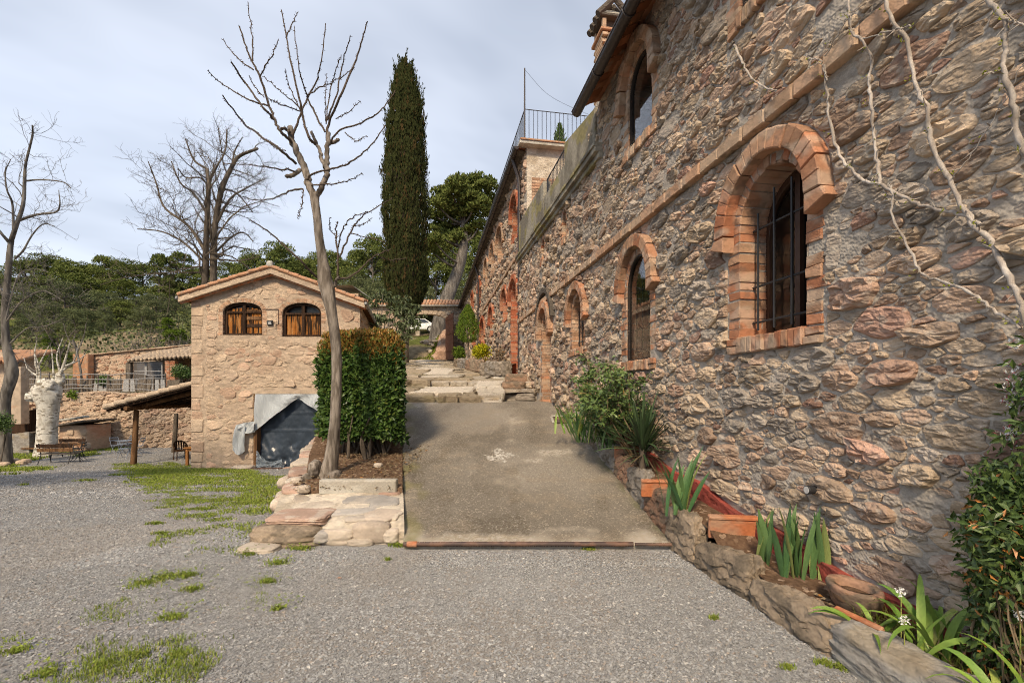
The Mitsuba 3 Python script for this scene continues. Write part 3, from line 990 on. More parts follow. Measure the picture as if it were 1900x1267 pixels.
put('concrete_ramp', (V2, np.vstack(fs)), 'm_ramp', smooth=40, kind='structure', label='sloping concrete ramp with worn pale lower lip')

# steel pipe along the foot of the ramp
pipe = thing('steel_pipe', 'rusty brown steel pipe lying along the foot of the concrete ramp', 'pipe')
mb = MB(); mb.tube(np.array([[-1.12, 5.0, .03], [0, 5.0, .034], [1.25, 5.0, .032]]), .024, 12); put('tube', mb, 'm_rust', pipe, smooth=35)
mb = MB(); mb.tube(np.array([[-1.08, 5.0, .031], [-.98, 5.0, .031]]), .031, 12); put('collar', mb, 'm_terracotta', pipe, smooth=35)
mb = MB(); mb.tube(np.array([[1.27, 5.0, .03], [1.64, 4.99, .03]]), .017, 10); put('thin_rod', mb, 'm_rust', pipe, smooth=35)

# metal cover plate at the top right of the ramp
a_ = at(1020, 786, 10.6)
mb = MB()
c = np.array([1.13, 10.35, float(ramp_z(10.35)) + .02])
mb.box(c, (.46, .52, .014), rotx(.178), bev=.004)
put('cover_plate', mb, 'm_rust', label='reddish brown metal cover plate set in the top of the ramp', cat='plate')
mb = MB(); mb.box(c + [0, .33, .062], (.52, .09, .012), rotx(.178), bev=.004)
mb.box(c + [-.27, 0, .0], (.05, .56, .016), rotx(.178), bev=.004)
put('plate_rim', mb, 'm_cement', label='pale cement strip framing the metal cover plate', cat='strip')

# the earth under the hedge, between the yard side coping and the ramp
def coping_x(Y):
    return np.interp(Y, [5.2, 6.0, 6.5, 8.0, 10, 14, 19, 22], [-2.72, -2.86, -3.02, -3.60, -4.25, -5.35, -6.2, -6.4])


def bed_z(Y):
    return np.interp(Y, [5.9, 6.3, 7.0, 8.0, 10, 12.5, 15, 20, 26], [.28, .36, .44, .55, .80, 1.12, 1.35, 1.9, 2.6])


Ys = np.concatenate([[6.29], np.linspace(6.31, 26, 70)])
rows = []
for Y in Ys:
    x = np.linspace(float(coping_x(Y)) + .25, -.2244 * Y - .01, 22)
    z = (float(bed_z(Y)) if Y > 6.3 else .05) + .10 * (meshkit.fbm(np.stack([x * 2.2, np.full(22, Y) * 2.2, 0 * x], 1), 3, 3) - .5)
    rows.append(np.stack([x, np.full(22, Y), z], 1))
V = np.array(rows).reshape(-1, 3)
i, j = np.meshgrid(np.arange(len(Ys) - 1), np.arange(21), indexing='ij')
a = i * 22 + j
q = np.stack([a, a + 1, a + 23, a + 22], -1).reshape(-1, 4)
put('soil_bed', (V, np.vstack([q[:, [0, 1, 2]], q[:, [0, 2, 3]]])), 'm_soil', smooth=True, kind='structure', label='dark brown earth bed under the clipped hedge')
rng = np.random.default_rng(8)
n = 1500
Y = rng.uniform(6.2, 8.6, n); X = rng.uniform(-2.9, -1.45, n)
z = bed_z(Y) + .01
v, f = leaf_quads(np.stack([X, Y, z + rng.uniform(-.02, .04, n)], 1), rng.uniform(.02, .06, n), unit(rng, n) + [0, 0, 1], np.stack([rng.normal(size=n), rng.normal(size=n), rng.uniform(-.1, .5, n)], 1), .5)
put('leaf_litter', MB().add(v, f, np.repeat(rng.random((n, 2)), 4, 0)), 'm_drystem', kind='stuff', label='dry fallen leaves and twigs on the soil under the hedge')


def path_z(Y):
    return np.interp(Y, [12.0, 12.45, 12.5, 15.0, 15.1, 19.0, 19.1, 24, 40, 44], [1.28, 1.29, 1.50, 1.74, 1.98, 2.28, 2.40, 2.80, 4.2, 4.45])


# stepped path of slabs up to the gate
rng = np.random.default_rng(14)
path_base = []
Ys = np.concatenate([[12.47], np.linspace(12.5, 24, 30), np.linspace(24.5, 44, 20)])
for Y in Ys:
    xr = -.3 if Y < 14 else .62 if Y < 15.4 else 2.95 - KW * Y if Y < 16.5 else 2.2 - .155 * Y
    x = np.linspace(-.2244 * Y - .3, xr, 8)
    path_base.append(np.stack([x, np.full(8, Y), np.full(8, float(path_z(Y)) - .05 if Y > 12.48 else 1.0)], 1))
V = np.array(path_base).reshape(-1, 3)
i, j = np.meshgrid(np.arange(len(Ys) - 1), np.arange(7), indexing='ij')
a = i * 8 + j
q = np.stack([a, a + 1, a + 9, a + 8], -1).reshape(-1, 4)
put('path', (V, np.vstack([q[:, [0, 1, 2]], q[:, [0, 2, 3]]])), 'm_slab', smooth=False, kind='structure', label='stepped path of worn stone slabs climbing to the gateway')


def slab(x0, x1, y0, y1, z0, z1, th, bsdf='m_slab', uv=None, name='slab', parent='path', jit=.03, seed=None):
    """A worn paving slab: irregular outline, front edge at (y0, z0), back edge at (y1, z1)."""
    n = 5
    e = []
    for k in range(n): e.append([x0 + (x1 - x0) * k / n, y0])
    for k in range(n): e.append([x1, y0 + (y1 - y0) * k / n])
    for k in range(n): e.append([x1 - (x1 - x0) * k / n, y1])
    for k in range(n): e.append([x0, y1 - (y1 - y0) * k / n])
    e = np.array(e) + rng.normal(0, jit, (4 * n, 2))
    c = e.mean(0)
    zz = lambda p: z0 + (z1 - z0) * (p[:, 1] - y0) / (y1 - y0)
    inn = c + (e - c) * (1 - .05 / np.maximum(np.linalg.norm(e - c, axis=1, keepdims=True), .1))
    m = len(e)
    top = zz(inn) + rng.normal(0, .008, m)
    v = np.vstack([np.column_stack([e, zz(e) - th]), np.column_stack([e, zz(e) - .035 + rng.normal(0, .006, m)]), np.column_stack([inn, top]), [[c[0], c[1], zz(c[None])[0] + .004]]])
    f = []
    for k in range(m):
        l = (k + 1) % m
        f += [[k, l, m + l], [k, m + l, m + k], [m + k, m + l, 2 * m + l], [m + k, 2 * m + l, 2 * m + k], [2 * m + k, 2 * m + l, 3 * m]]
    u = rng.random(2) if uv is None else np.array(uv)
    put(name, (v, np.array(f)), bsdf, parent, smooth=False, uv=np.tile(u, (len(v), 1)))


# first rise, at the top of the ramp
slab(-2.95, -2.06, 12.42, 13.6, 1.50, 1.62, .26, uv=(.4, .35))
slab(-1.95, -1.35, 12.3, 13.4, 1.52, 1.60, .26, uv=(.3, .3), jit=.06)
slab(-1.30, -.92, 12.28, 13.0, 1.50, 1.60, .28, uv=(.15, .1), jit=.06)
slab(-.98, -.22, 12.35, 14.3, 1.36, 1.72, .2, uv=(.5, .75), jit=.04)
slab(-2.7, -1.1, 13.1, 14.9, 1.60, 1.76, .15, uv=(.9, .95), jit=.05)
slab(-3.4, -2.75, 13.6, 15.0, 1.6, 1.78, .2, uv=(.2, .2))
slab(-1.05, -.3, 14.3, 15.2, 1.73, 1.95, .2, uv=(.8, .9), jit=.06)
# second rise
slab(-3.5, -2.5, 15.0, 16.4, 1.98, 2.08, .26, uv=(.3, .1), jit=.07)
slab(-2.48, -1.95, 15.05, 15.6, 1.92, 1.96, .22, uv=(.5, .55))
slab(-1.93, -1.40, 15.05, 15.6, 1.92, 1.97, .22, uv=(.55, .6))
slab(-2.5, -1.3, 15.55, 16.6, 2.02, 2.10, .2, uv=(.4, .3))
slab(-1.42, -.70, 15.0, 17.2, 1.80, 2.16, .2, uv=(.2, .6), jit=.08)
slab(-.70, -.12, 15.0, 17.2, 1.76, 2.14, .2, uv=(.9, .95), jit=.05)
slab(-.12, .38, 15.2, 17.2, 1.86, 2.16, .2, uv=(.3, .7), jit=.05)
# upper walk
y = 16.7
z_ = lambda Y: float(path_z(Y)) + .02
while y < 41:
    d = rng.uniform(1.5, 2.6)
    cuts = [-.2244 * y - .4, -.2244 * y + rng.uniform(.5, .9), -.2244 * y + rng.uniform(1.5, 2.1), min(-.2244 * y + rng.uniform(2.7, 3.1), 2.25 - .155 * y)]
    for k in range(3):
        if y < 17 and k > 1:
            continue
        slab(cuts[k] + .03, cuts[k + 1] - .03, y, y + d - .05, z_(y + .1) + rng.uniform(0, .04), z_(y + d) + rng.uniform(0, .02), .16, uv=(rng.random(), .95 if k == 1 and rng.random() < .7 else rng.uniform(.1, .6)))
    y += d
mb = MB(); v, f = tube([at(852, 688, 19.4) + [0, 0, .03], at(852, 688, 19.4) + [0, 0, .055]], .2, 20); mb.add(v, f)
put('drain_cover', mb, 'm_iron', label='dark round iron drain cover set in the pale path slabs', cat='drain cover')

# rough blocks between the path and the arched doorway
blk = thing('stone_steps', 'rough brown stone blocks stacked beside the arched doorway', 'stone steps')
for c, s, sd, m in [((-.12, 14.35, 1.42), (.62, .8, .26), 1, 'm_stone'), ((.38, 14.3, 1.44), (.62, .8, .24), 2, 'm_stone'), ((.0, 14.5, 1.60), (.9, .8, .16), 3, 'm_stone'), ((.5, 14.4, 1.62), (.5, .7, .14), 4, 'm_stone'),
                    ((.05, 14.75, 1.78), (.72, .75, .26), 5, 'm_planterrock'), ((.62, 14.8, 1.80), (.44, .8, .24), 6, 'm_stone'), ((.18, 15.3, 2.0), (.80, .6, .34), 7, 'm_planterrock'), ((.62, 15.3, 2.05), (.34, .7, .34), 8, 'm_stone')]:
    v, f = rock(c, s, sd, 3, 6, .07, freq=4)
    put('block', (v, f), m, blk, smooth=True, uv=np.tile([.15 + .06 * sd, (.1, .12, .2, .15, .7, .5, .72, .5)[sd - 1]], (len(v), 1)))
# ================================================================ THE BIG STONE BUILDING ON THE RIGHT
import shapely
SL = math.hypot(1, KW)
BLD = thing('stone_building', 'long rubble stone building with brick arched windows rising along the right', 'building')
rngb = np.random.default_rng(77)


def arch_poly(sc, a, z0, zs, b, d=0.0, n=22):
    th = np.linspace(0, PI, n)
    return Polygon([(sc - a - d, z0 - d), (sc + a + d, z0 - d)] + [(sc + (a + d) * math.cos(t), zs + (b + d) * math.sin(t)) for t in th])


def piece(fr, q, h0, h1, bev=.008, jit=.004, rng=rngb):
    v, f = hexa(fr, q, h0, h1, bev, jit, rng)
    return fix(v, f)


def arched(fr, parent, sc, a, z0, zs, b, name='window', jamb=.17, ring=.10, hood=(.10, .27, .12, .16), depth=.36, course=.095, bm='m_brick', single=True, sill=True, flare=True,
           pane=.30, grille=False, frame='m_frame_dark', frame_w=.035, glass=True, hues=(0, 1), hood_m=None, hood_n=9, door=None, label=None, mull=True):
    """An arched opening with brick jambs, a ring of voussoirs, a projecting hood of moulded blocks and what closes it."""
    W = numbered(parent + '__' + name)
    if label:
        labels[W] = {'label': label}
    U = lambda: np.array([rngb.random(), hues[0] + (hues[1] - hues[0]) * rngb.random()])
    mb = MB()

    def brick(v, f, nm='brick', m=bm):
        u = U()
        if single:
            put(nm, (v, f), m, W, smooth=False, uv=np.tile(u, (len(v), 1)))
        else:
            mb.add(v, f, u)
    n = max(3, int(round((zs - z0) / course)))
    c = (zs - z0) / n
    for sd in (-1, 1):
        for k in range(n):
            t0, t1 = z0 + k * c + .004, z0 + (k + 1) * c - .004
            out = jamb + (.06 if k % 2 else 0) * (rngb.random() < .5) + rngb.uniform(-.012, .012)
            pr = rngb.uniform(.003, .014)
            i0, i1 = sc + sd * a, sc + sd * (a + out)
            if k % 2 == 0 or depth < .2:
                brick(*piece(fr, [(i0, t0), (i1, t0), (i1, t1), (i0, t1)], -depth, pr, .006, .006))
            else:
                m_ = -depth * rngb.uniform(.45, .65)
                brick(*piece(fr, [(i0, t0), (i1, t0), (i1, t1), (i0, t1)], m_ + .004, pr))
                i0 += sd * rngb.uniform(0, .006)
                v, f = piece(fr, [(i0, t0), (i1, t0), (i1, t1), (i0, t1)], -depth, m_ - .006, bev=.002)
                mb2 = (v, f)
                brick(*mb2)
    # ring of voussoirs
    n = max(9, int(round(PI * (a + b) / 2 / .075)))
    for k in range(n):
        t0, t1 = PI * k / n + .010, PI * (k + 1) / n - .010
        q = [(sc + (a + d) * math.cos(t), zs + (b + d) * math.sin(t)) for d, t in ((0, t0), (ring, t0), (ring, t1), (0, t1))]
        brick(*piece(fr, q, -depth, rngb.uniform(.005, .014)), nm='voussoir')
    # projecting hood
    if hood:
        d0, d1, out, drop = hood
        for k in range(hood_n):
            t0, t1 = PI * k / hood_n + .006, PI * (k + 1) / hood_n - .006
            tm = (t0 + t1) / 2
            q = [(sc + (a + d) * math.cos(t), zs + (b + d) * math.sin(t)) for d, t in ((d0, t0), (d1, t0), (d1, tm), (d1, t1), (d0, t1), (d0, tm))]
            for qq in ((q[0], q[1], q[2], q[5]), (q[5], q[2], q[3], q[4])):
                pass
            qs = np.array(q)
            v1, f1 = fix(*hexa(fr, [q[0], q[1], q[2], q[5]], -.02, out, .010, .0, rngb))
            v2, f2 = fix(*hexa(fr, [q[5], q[2], q[3], q[4]], -.02, out, .010, .0, rngb))
            v, f = np.vstack([v1, v2]), np.vstack([f1, f2 + len(v1)])
            v = v + rngb.normal(0, .004, 3)
            brick(v, f, 'hood_block', hood_m or bm)
        for sd in (-1, 1):
            i0, i1 = sc + sd * (a + d0), sc + sd * (a + d1 + (.05 if flare else 0))
            i1b = sc + sd * (a + d1)
            brick(*piece(fr, [(i0, zs - drop), (i1, zs - drop * .55), (i1b, zs - .01), (i0, zs - .01)], -.02, out + .005, .010, .002), nm='hood_block', m=hood_m or bm)
    if sill:
        n = max(5, int(round((2 * a + .02) / .075)))
        for k in range(n):
            i0, i1 = sc - a + 2 * a * k / n + .004, sc - a + 2 * a * (k + 1) / n - .004
            brick(*piece(fr, [(i0, z0 - .15), (i1, z0 - .15), (i1, z0 - .006), (i0, z0 - .006)], -depth, rngb.uniform(.045, .06)), nm='sill_brick')
        for sd in (-1, 1):
            for k in range(2):
                i0, i1 = sc + sd * (a + .006), sc + sd * (a + jamb)
                t0 = z0 - .15 + k * .075
                brick(*piece(fr, [(i0, t0), (i1, t0), (i1, t0 + .066), (i0, t0 + .066)], -.1, rngb.uniform(.03, .045)), nm='sill_brick')
    if mb.n:
        put('brickwork', mb, bm, W, smooth=False, kind='stuff')
    # the mortar bed behind the bricks
    th = np.linspace(0, PI, 25)
    o_ = .009
    oq = np.array([(sc + a + o_, z0 - .10)] + [(sc + (a + o_) * math.cos(t), zs + (b + o_) * math.sin(t)) for t in th] + [(sc - a - o_, z0 - .10)])
    Vm = np.vstack([fr.w(oq[:, 0], oq[:, 1], -depth), fr.w(oq[:, 0], oq[:, 1], .004)])
    kk = np.arange(len(oq) - 1)
    put('mortar', (Vm, np.stack([kk, kk + 1, kk + 1 + len(oq), kk + len(oq)], 1)), 'm_mortar', W)
    # what closes the opening
    th = np.linspace(0, PI, 17)
    aa, bb = a - .003, b - .003
    outer = [(sc - aa, z0 + .004)] + [(sc + aa * math.cos(t), zs + bb * math.sin(t)) for t in th[::-1]] + [(sc + aa, z0 + .004)]
    if door is None:
        fm = MB()
        pts = np.array(outer + [outer[0]])
        inner = np.array(outer)
        cc = np.array([sc, (z0 + zs) / 2])
        dirs = cc - inner
        wd = dirs / np.linalg.norm(dirs, axis=1, keepdims=True) * frame_w * 1.4
        inn = inner + wd
        m = len(inner)
        for k in range(m):
            l = (k + 1) % m
            v, f = fix(*hexa(fr, [inner[k], inner[l], inn[l], inn[k]], -pane - .03, -pane + .03, .004, 0, rngb))
            fm.add(v, f)
        if mull:
            v, f = fix(*hexa(fr, [(sc - .03, z0 + .03), (sc + .03, z0 + .03), (sc + .03, zs + b - .03), (sc - .03, zs + b - .03)], -pane - .025, -pane + .035, .004, 0, rngb))
            fm.add(v, f)
        put('frame', fm, frame, W, smooth=False)
        if glass:
            poly = Polygon(outer).buffer(-frame_w * .6)
            put('pane', poly_hole_mesh(fr, poly, -pane - .004), 'm_glass', W)
        # the dark room behind
        rm = MB()
        o = fr.w(sc, (z0 + zs + b) / 2, -depth - .75)
        R = np.stack([fr.e, fr.u, fr.n], 1)
        H, Wd = (zs + b - z0) + .3, 2 * a + .5
        for sg, sz, off in (((Wd, H, .04), 0, (0, 0, -.7)), ((.04, H, 1.36), 0, (-Wd / 2, 0, 0)), ((.04, H, 1.36), 0, (Wd / 2, 0, 0)), ((Wd, .04, 1.36), 0, (0, H / 2, 0)), ((Wd, .04, 1.36), 0, (0, -H / 2, 0))):
            rm.box(o + R @ np.array(off), sg, R)
        put('dark_room', rm, 'm_interior', W)
    else:
        poly = Polygon(outer)
        put('door', poly_hole_mesh(fr, poly, -pane), door, W)
    if grille:
        gm = MB()
        for k in range(4):
            x = sc - a * .78 + 2 * a * .78 * k / 3
            top = zs + b * math.sqrt(max(.05, 1 - ((x - sc) / a) ** 2)) - .12
            gm2 = MB(); gm2.tube(fr.w([x, x], [z0 + .06, top], [-.12, -.12]), .011, 6); put('bar', gm2, 'm_iron', W, smooth=40)
        for zz in (z0 + .14, z0 + .48, z0 + 1.02):
            if zz < zs + b * .5:
                gm2 = MB(); gm2.tube(fr.w([sc - a - .03, sc + a + .03], [zz, zz], [-.135, -.135]), .011, 6); put('bar', gm2, 'm_iron', W, smooth=40)
    return W


def span(fr, px0, px1, py, h=0.0):
    a, b = fr.hit(px0, py, h)[0], fr.hit(px1, py, h)[0]
    return (a + b) / 2, abs(a - b) / 2


OPEN, KEEP = [], []        # holes in the wall; outlines that rubble stays out of


def win(fr, sc, a, z0, zs, b, jamb=.17, hoodr=.27, sill=True, **k):
    OPEN.append(arch_poly(sc, a + .02, z0 - .02, zs, b + .02))
    KEEP.append(unary_union([arch_poly(sc, a + hoodr + .02, zs - .16, zs, b + hoodr + .02), sbox(sc - a - jamb - .03, z0 - (.17 if sill else 0), sc + a + jamb + .03, zs)]))
    return (fr, sc, a, z0, zs, b), k


sA, aA = span(WALL, 1376, 1494, 560)
sB, aB = span(WALL, 1165, 1205, 560)
sC, aC = span(WALL, 1061, 1086, 600)
sD, aD = span(WALL, 1004, 1024, 640)
jobs = []
WINLAB = dict(A='barred arched window with deep orange brick reveal', B='tall dark glazed arched window above the rose bush', C='small arched window with one grille beyond the tall one')
jobs.append(win(WALL, sA, .42, 2.12, 3.12, .46, grille=True, frame='m_frame_brown', frame_w=.05, pane=.30, hues=(.08, .66), label=WINLAB['A']))
jobs.append(win(WALL, sB, .40, 2.06, 3.12, .46, pane=.035, frame_w=.018, grille=True, mull=False, hues=(.12, .66), label=WINLAB['B']))
jobs.append(win(WALL, sC, .42, 2.50, 3.14, .44, grille=True, single=False, hues=(.25, .75), label=WINLAB['C']))
jobs.append(win(WALL, sB - .05, .40, 5.22, 6.00, .44, pane=.05, frame_w=.018, hues=(.38, .9), mull=False, label='arched upper window in pale brick under the gutter'))
jobs.append(win(WALL, sA, .42, 5.22, 6.06, .46, pane=.05, frame_w=.018, hues=(.38, .9), mull=False, label='upper window cut by the top of the picture'))
jobs.append(win(WALL, sA - 3.6, .42, 2.12, 3.12, .46, single=False, grille=True))
jobs.append(win(WALL, sD, .46, 1.30, 3.16, .52, name='doorway', single=False, sill=False, door='m_frame_brown', pane=.34, hood_m='m_darkstone', hues=(.25, .75), label='arched brick doorway at the head of the ramp'))
for px, py0, py1, hw in ((1047.5, 388, 452, .16), (1008, 441, 492, .16)):
    s_, zt = WALL.hit(px, py0); zb = WALL.hit(px, py1)[1]
    jobs.append(win(WALL, s_, hw, zb + .12, zt - hw * 1.5, hw * 1.4, jamb=.09, hoodr=.08, hood=None, ring=.08, depth=.3, single=False, course=.07, sill=False, door='m_interior', pane=.28, name='niche'))
for a_, k_ in jobs:
    if a_[2] == .46 and a_[5] == .52:
        k_['hood'] = (.10, .30, .14, .16)
    arched(a_[0], BLD, *a_[1:], **k_)
# a second dark hood over the doorway
mb = MB()
for k in range(9):
    t0, t1 = PI * k / 9, PI * (k + 1) / 9
    q = [(sD + (.80 + d) * math.cos(t), 3.46 + (.72 + d) * math.sin(t)) for d, t in ((0, t0), (.13, t0), (.13, t1), (0, t1))]
    mb.add(*piece(WALL, q, -.02, .12))
put('dark_arch', mb, 'm_darkstone', BLD)
KEEP.append(arch_poly(sD, .9, 3.3, 3.46, .82))

S_END = 9.15 * SL            # the tall part stops here; the terrace part goes on
S_FAR = 16.6 * SL
OUT = Polygon([(-5, -.4), (S_FAR, -.4), (S_FAR, 5.9), (S_END, 5.75), (S_END, 6.82), (-5, 6.82)])
holes = unary_union(OPEN)
wall_key = numbered(BLD + '__wall')
WALL_POLY = OUT.difference(holes)
band = sbox(-5, 3.93, S_FAR, 4.09)
v, f = poly_hole_mesh(WALL, WALL_POLY)
scene[wall_key] = mikit.ply((v, f), 'm_mortar', False)
keep = unary_union(KEEP + [band])
stone_area = OUT.buffer(-.02).difference(keep)
shapely.prepare(stone_area)


def ok_main(s, t):
    base = np.interp(s / SL, [0, 2.5, 2.9, 3.4, 4.4, 5.3, 7.2, 8, 11, 13, 17], [.1, .2, .28, .36, .46, .60, .85, .75, 1.0, 1.25, 1.5])
    return shapely.contains_xy(stone_area, s, t) & (t > base)


near = rubble(WALL, .6, 9.4, .1, 6.7, ok_main, [(.25, .16), (.17, .5), (.115, 1.4), (.075, 3.5), (.048, 6)], aspect=2.1, gap=.0125, seed=3, M=28, rings=5, relief=.021, drop=.03)
far = rubble(WALL, 9.4, S_FAR, 1.0, 6.6, ok_main, [(.20, .5), (.14, 1.2), (.09, 3.0)], aspect=1.8, gap=.012, seed=4, M=14, rings=4, relief=.032, drop=.03)
place_stones(near + far, wall_key, 'm_stone', 300)

# string course of pale moulded blocks
sc_ = numbered(BLD + '__string_course')
s = -1.0
while s < S_FAR - .1:
    d = rngb.uniform(.30, .42)
    v, f = piece(WALL, [(s, 3.95), (s + d - .006, 3.95), (s + d - .006, 4.075), (s, 4.075)], -.02, .085, .014, .003)
    put('block', (v, f), 'm_brick', sc_, uv=np.tile([rngb.uniform(.2, .9), rngb.uniform(.60, .92)], (len(v), 1)))
    s += d

# red painted skirting just above the planter soil
mb = MB()
for Y in np.arange(2.4, 7.2, .1):
    z0 = lambda y: float(np.interp(y, [2.4, 2.9, 3.4, 4.4, 5.3, 7.4], [.06, .15, .22, .32, .46, .78]))
    hgt = lambda y: .11 + .03 * math.sin(y * 5)
    mb.add(*piece(WALL, [(Y * SL, z0(Y) - .1), ((Y + .1) * SL, z0(Y + .1) - .1), ((Y + .1) * SL, z0(Y + .1) + hgt(Y + .1)), (Y * SL, z0(Y) + hgt(Y))], -.02, .055, .004, 0), uv=[.5, .5])
put('red_skirting', mb, 'm_redpaint', BLD)

# eaves: a soffit that slopes down to the gutter, tile ends under it, gutter, roof
ef = MB()
V = np.array([WALL.w(-5, 6.84, -.05), WALL.w(8.6 * SL, 6.84, -.05), WALL.w(8.6 * SL, 6.555, .44), WALL.w(-5, 6.555, .44)])
ef.add(V, [[0, 1, 2, 3]], [.5, .5])
put('soffit', ef, 'm_wood', BLD)
s = 2.0
while s < 8.6 * SL - .2:
    V = np.array([WALL.w(s + q, 6.83 - .575 * h_ - d_, h_) for d_ in (.0, .045) for h_, q in ((.02, 0), (.02, .19), (.40, .19), (.40, 0))])
    V = V + rngb.normal(0, .004, V.shape)
    mb = MB(); mb.add(*fix(V, BOXF))
    put('eaves_tile', mb, 'm_tile', BLD, uv=np.tile([rngb.uniform(-.6, .3), rngb.uniform(0, .5)], (mb.n, 1)))
    s += .21
ga = np.linspace(-PI, 0, 11)


def gutter(fr, s0, s1, h, z0, z1, r, parent, name='gutter'):
    """A half-round gutter with a rolled lip and strapped joints."""
    mb = MB()
    ring = [(h + r * math.cos(t), r * math.sin(t)) for t in ga] + [(h + (r - .012) * math.cos(t), (r - .012) * math.sin(t)) for t in ga[::-1]]
    n = len(ring)
    V = []
    for s_, z_ in ((s0, z0), (s1, z1)):
        for hh, zz in ring:
            V.append(fr.w(s_, z_ + zz, hh))
    V = np.array(V)
    k = np.arange(n)
    l = (k + 1) % n
    f = np.vstack([np.stack([k, l, n + l], 1), np.stack([k, n + l, n + k], 1)])
    V, f = np.vstack([V, fr.w(s0, z0, h), fr.w(s1, z1, h)]), f
    caps = [[m, m + 1, 2 * n] for m in range(10)] + [[n + m, n + m + 1, 2 * n + 1] for m in range(10)]
    mb.add(V, np.vstack([f, caps]), [.5, .5])
    mb.tube([fr.w(s0, z0, h + r), fr.w(s1, z1, h + r)], .013, 8)
    for s_ in np.arange(s0 + .6, s1, 1.2):
        zz = z0 + (z1 - z0) * (s_ - s0) / (s1 - s0)
        mb.tube([fr.w(s_, zz + .0, h + (r + .006) * math.cos(t)) + [0, 0, (r + .006) * math.sin(t)] for t in ga], .011, 5)
    return put(name, mb, 'm_gutter', parent, smooth=40)


gutter(WALL, -5, 8.62 * SL, .43, 6.52, 6.52, .085, BLD)
mb = MB()
ridge = 8.9
for s0, s1 in ((-5, S_END + .05),):
    V = np.array([WALL.w(s0, 6.60, .45), WALL.w(8.6 * SL, 6.60, .45), WALL.w(s1, ridge, -5.6), WALL.w(s0, ridge, -5.6), WALL.w(s0, 6.75, -11.6), WALL.w(s1, 6.75, -11.6)])
    mb.add(V, [[0, 1, 2], [0, 2, 3], [3, 2, 5], [3, 5, 4]], [.5, .5])
put('roof', mb, 'm_tile', BLD)
mb = MB()
V = np.array([WALL.w(S_END, 5.5, .0), WALL.w(S_END, 6.75, 0), WALL.w(S_END, ridge - .05, -5.6), WALL.w(S_END, 6.7, -11.2), WALL.w(S_END, -.3, -11.2), WALL.w(S_END, -.3, -.4), WALL.w(-5, -.3, -.4), WALL.w(-5, -.3, -11.2), WALL.w(-5, 6.7, -11.2), WALL.w(-5, ridge - .05, -5.6), WALL.w(-5, 6.7, 0), WALL.w(-5, -.3, 0)])
mb.add(V, [[0, 1, 2], [0, 2, 3], [0, 3, 4], [0, 4, 5], [3, 4, 7], [3, 7, 8], [6, 7, 8], [6, 8, 9], [6, 9, 10], [6, 10, 11]], [.5, .5])
put('back_walls', mb, 'm_mortar', BLD)

# terrace part: cornice, parapet, railing
def zt(s, z):
    return z + .22 * (s / SL - 9) / 7


cor = numbered(BLD + '__cornice')
s = 8.45 * SL
while s < S_FAR:
    d = .62
    e = min(s + d, S_FAR)
    for z0_, z1_, hh in ((5.70, 5.80, .08), (5.80, 5.90, .15), (5.90, 5.96, .18)):
        v, f = piece(WALL, [(s, zt(s, z0_)), (e - .004, zt(e, z0_)), (e - .004, zt(e, z1_)), (s, zt(s, z1_))], -.2, hh, .012, .002)
        put('block', (v, f), 'm_plaster_old', cor, uv=np.tile(rngb.random(2), (len(v), 1)))
    s += d
mb = MB()
mb.add(*piece(WALL, [(8.75 * SL, 5.95), (10.8 * SL, 6.0), (10.8 * SL, 7.12), (8.75 * SL, 6.72)], -.16, .05, .012, 0))
mb.add(*piece(WALL, [(10.804 * SL, 6.0), (12.9 * SL, 6.08), (12.9 * SL, 6.73), (10.804 * SL, 6.67)], -.16, .04, .012, 0))
mb.add(*piece(WALL, [(12.904 * SL, 6.08), (S_FAR, 6.16), (S_FAR, 7.34), (12.904 * SL, 7.2)], -.16, .045, .012, 0))
put('parapet', mb, 'm_plaster_old', BLD)
V = np.array([WALL.w(S_END, 6.0, 0), WALL.w(S_FAR, 6.15, 0), WALL.w(S_FAR, 6.15, -9), WALL.w(S_END, 6.0, -9)])
put('terrace_floor', (V, np.array([[0, 1, 2, 3]])), 'm_tile', BLD)


def railing(pts, hgt, parent, gap=.13, name='railing', m='m_iron', r=.009):
    R = numbered(parent + '__' + name)
    pts = np.asarray(pts, float)
    for zz, nm in ((hgt, 'rail'), (.09, 'rail')):
        mb = MB(); mb.tube(pts + [0, 0, zz], .016, 6); put(nm, mb, m, R, smooth=40)
    for a, b in zip(pts[:-1], pts[1:]):
        n = max(2, int(np.linalg.norm(b - a) / gap))
        for k in range(n + 1):
            p = a + (b - a) * k / n
            mb = MB(); mb.tube([p, p + [0, 0, hgt]], .02 if k in (0, n) else r, 5); put('baluster', mb, m, R, smooth=40)
    return R


railing([WALL.w(10.85 * SL, 6.67, -.06), WALL.w(12.85 * SL, 6.73, -.06)], .50, BLD, name='parapet_railing')

# chimney at the end of the tall roof
CH = thing('chimney', 'pale brick chimney with a dark tiled cap above the gutter', 'chimney')
cb = at(1131, 200, 8.9); cb[2] = 6.2
R = np.stack([WALL.e, np.array([WALL.n[0], WALL.n[1], 0]), [0, 0, 1]], 1)
zz = 6.4
k = 0
rc = np.random.default_rng(4)
while zz < 8.02:
    off = .06 * (k % 2)
    for sx in (-1, 1):
        for j in range(2):
            c_ = cb + R @ np.array([(-.11 + .22 * j + off - .03) * 1.0, sx * .17, 0]); c_[2] = zz
            mbx = MB(); mbx.box(c_, (.215, .10, .056), R, bev=.006)
            put('brick', mbx, 'm_brick', CH, uv=np.tile([rc.random(), rc.uniform(.72, .95)], (mbx.n, 1)))
        c_ = cb + R @ np.array([sx * .19, 0, 0]); c_[2] = zz
        mbx = MB(); mbx.box(c_, (.10, .24, .056), R, bev=.006)
        put('brick', mbx, 'm_brick', CH, uv=np.tile([rc.random(), rc.uniform(.72, .95)], (mbx.n, 1)))
    zz += .066; k += 1
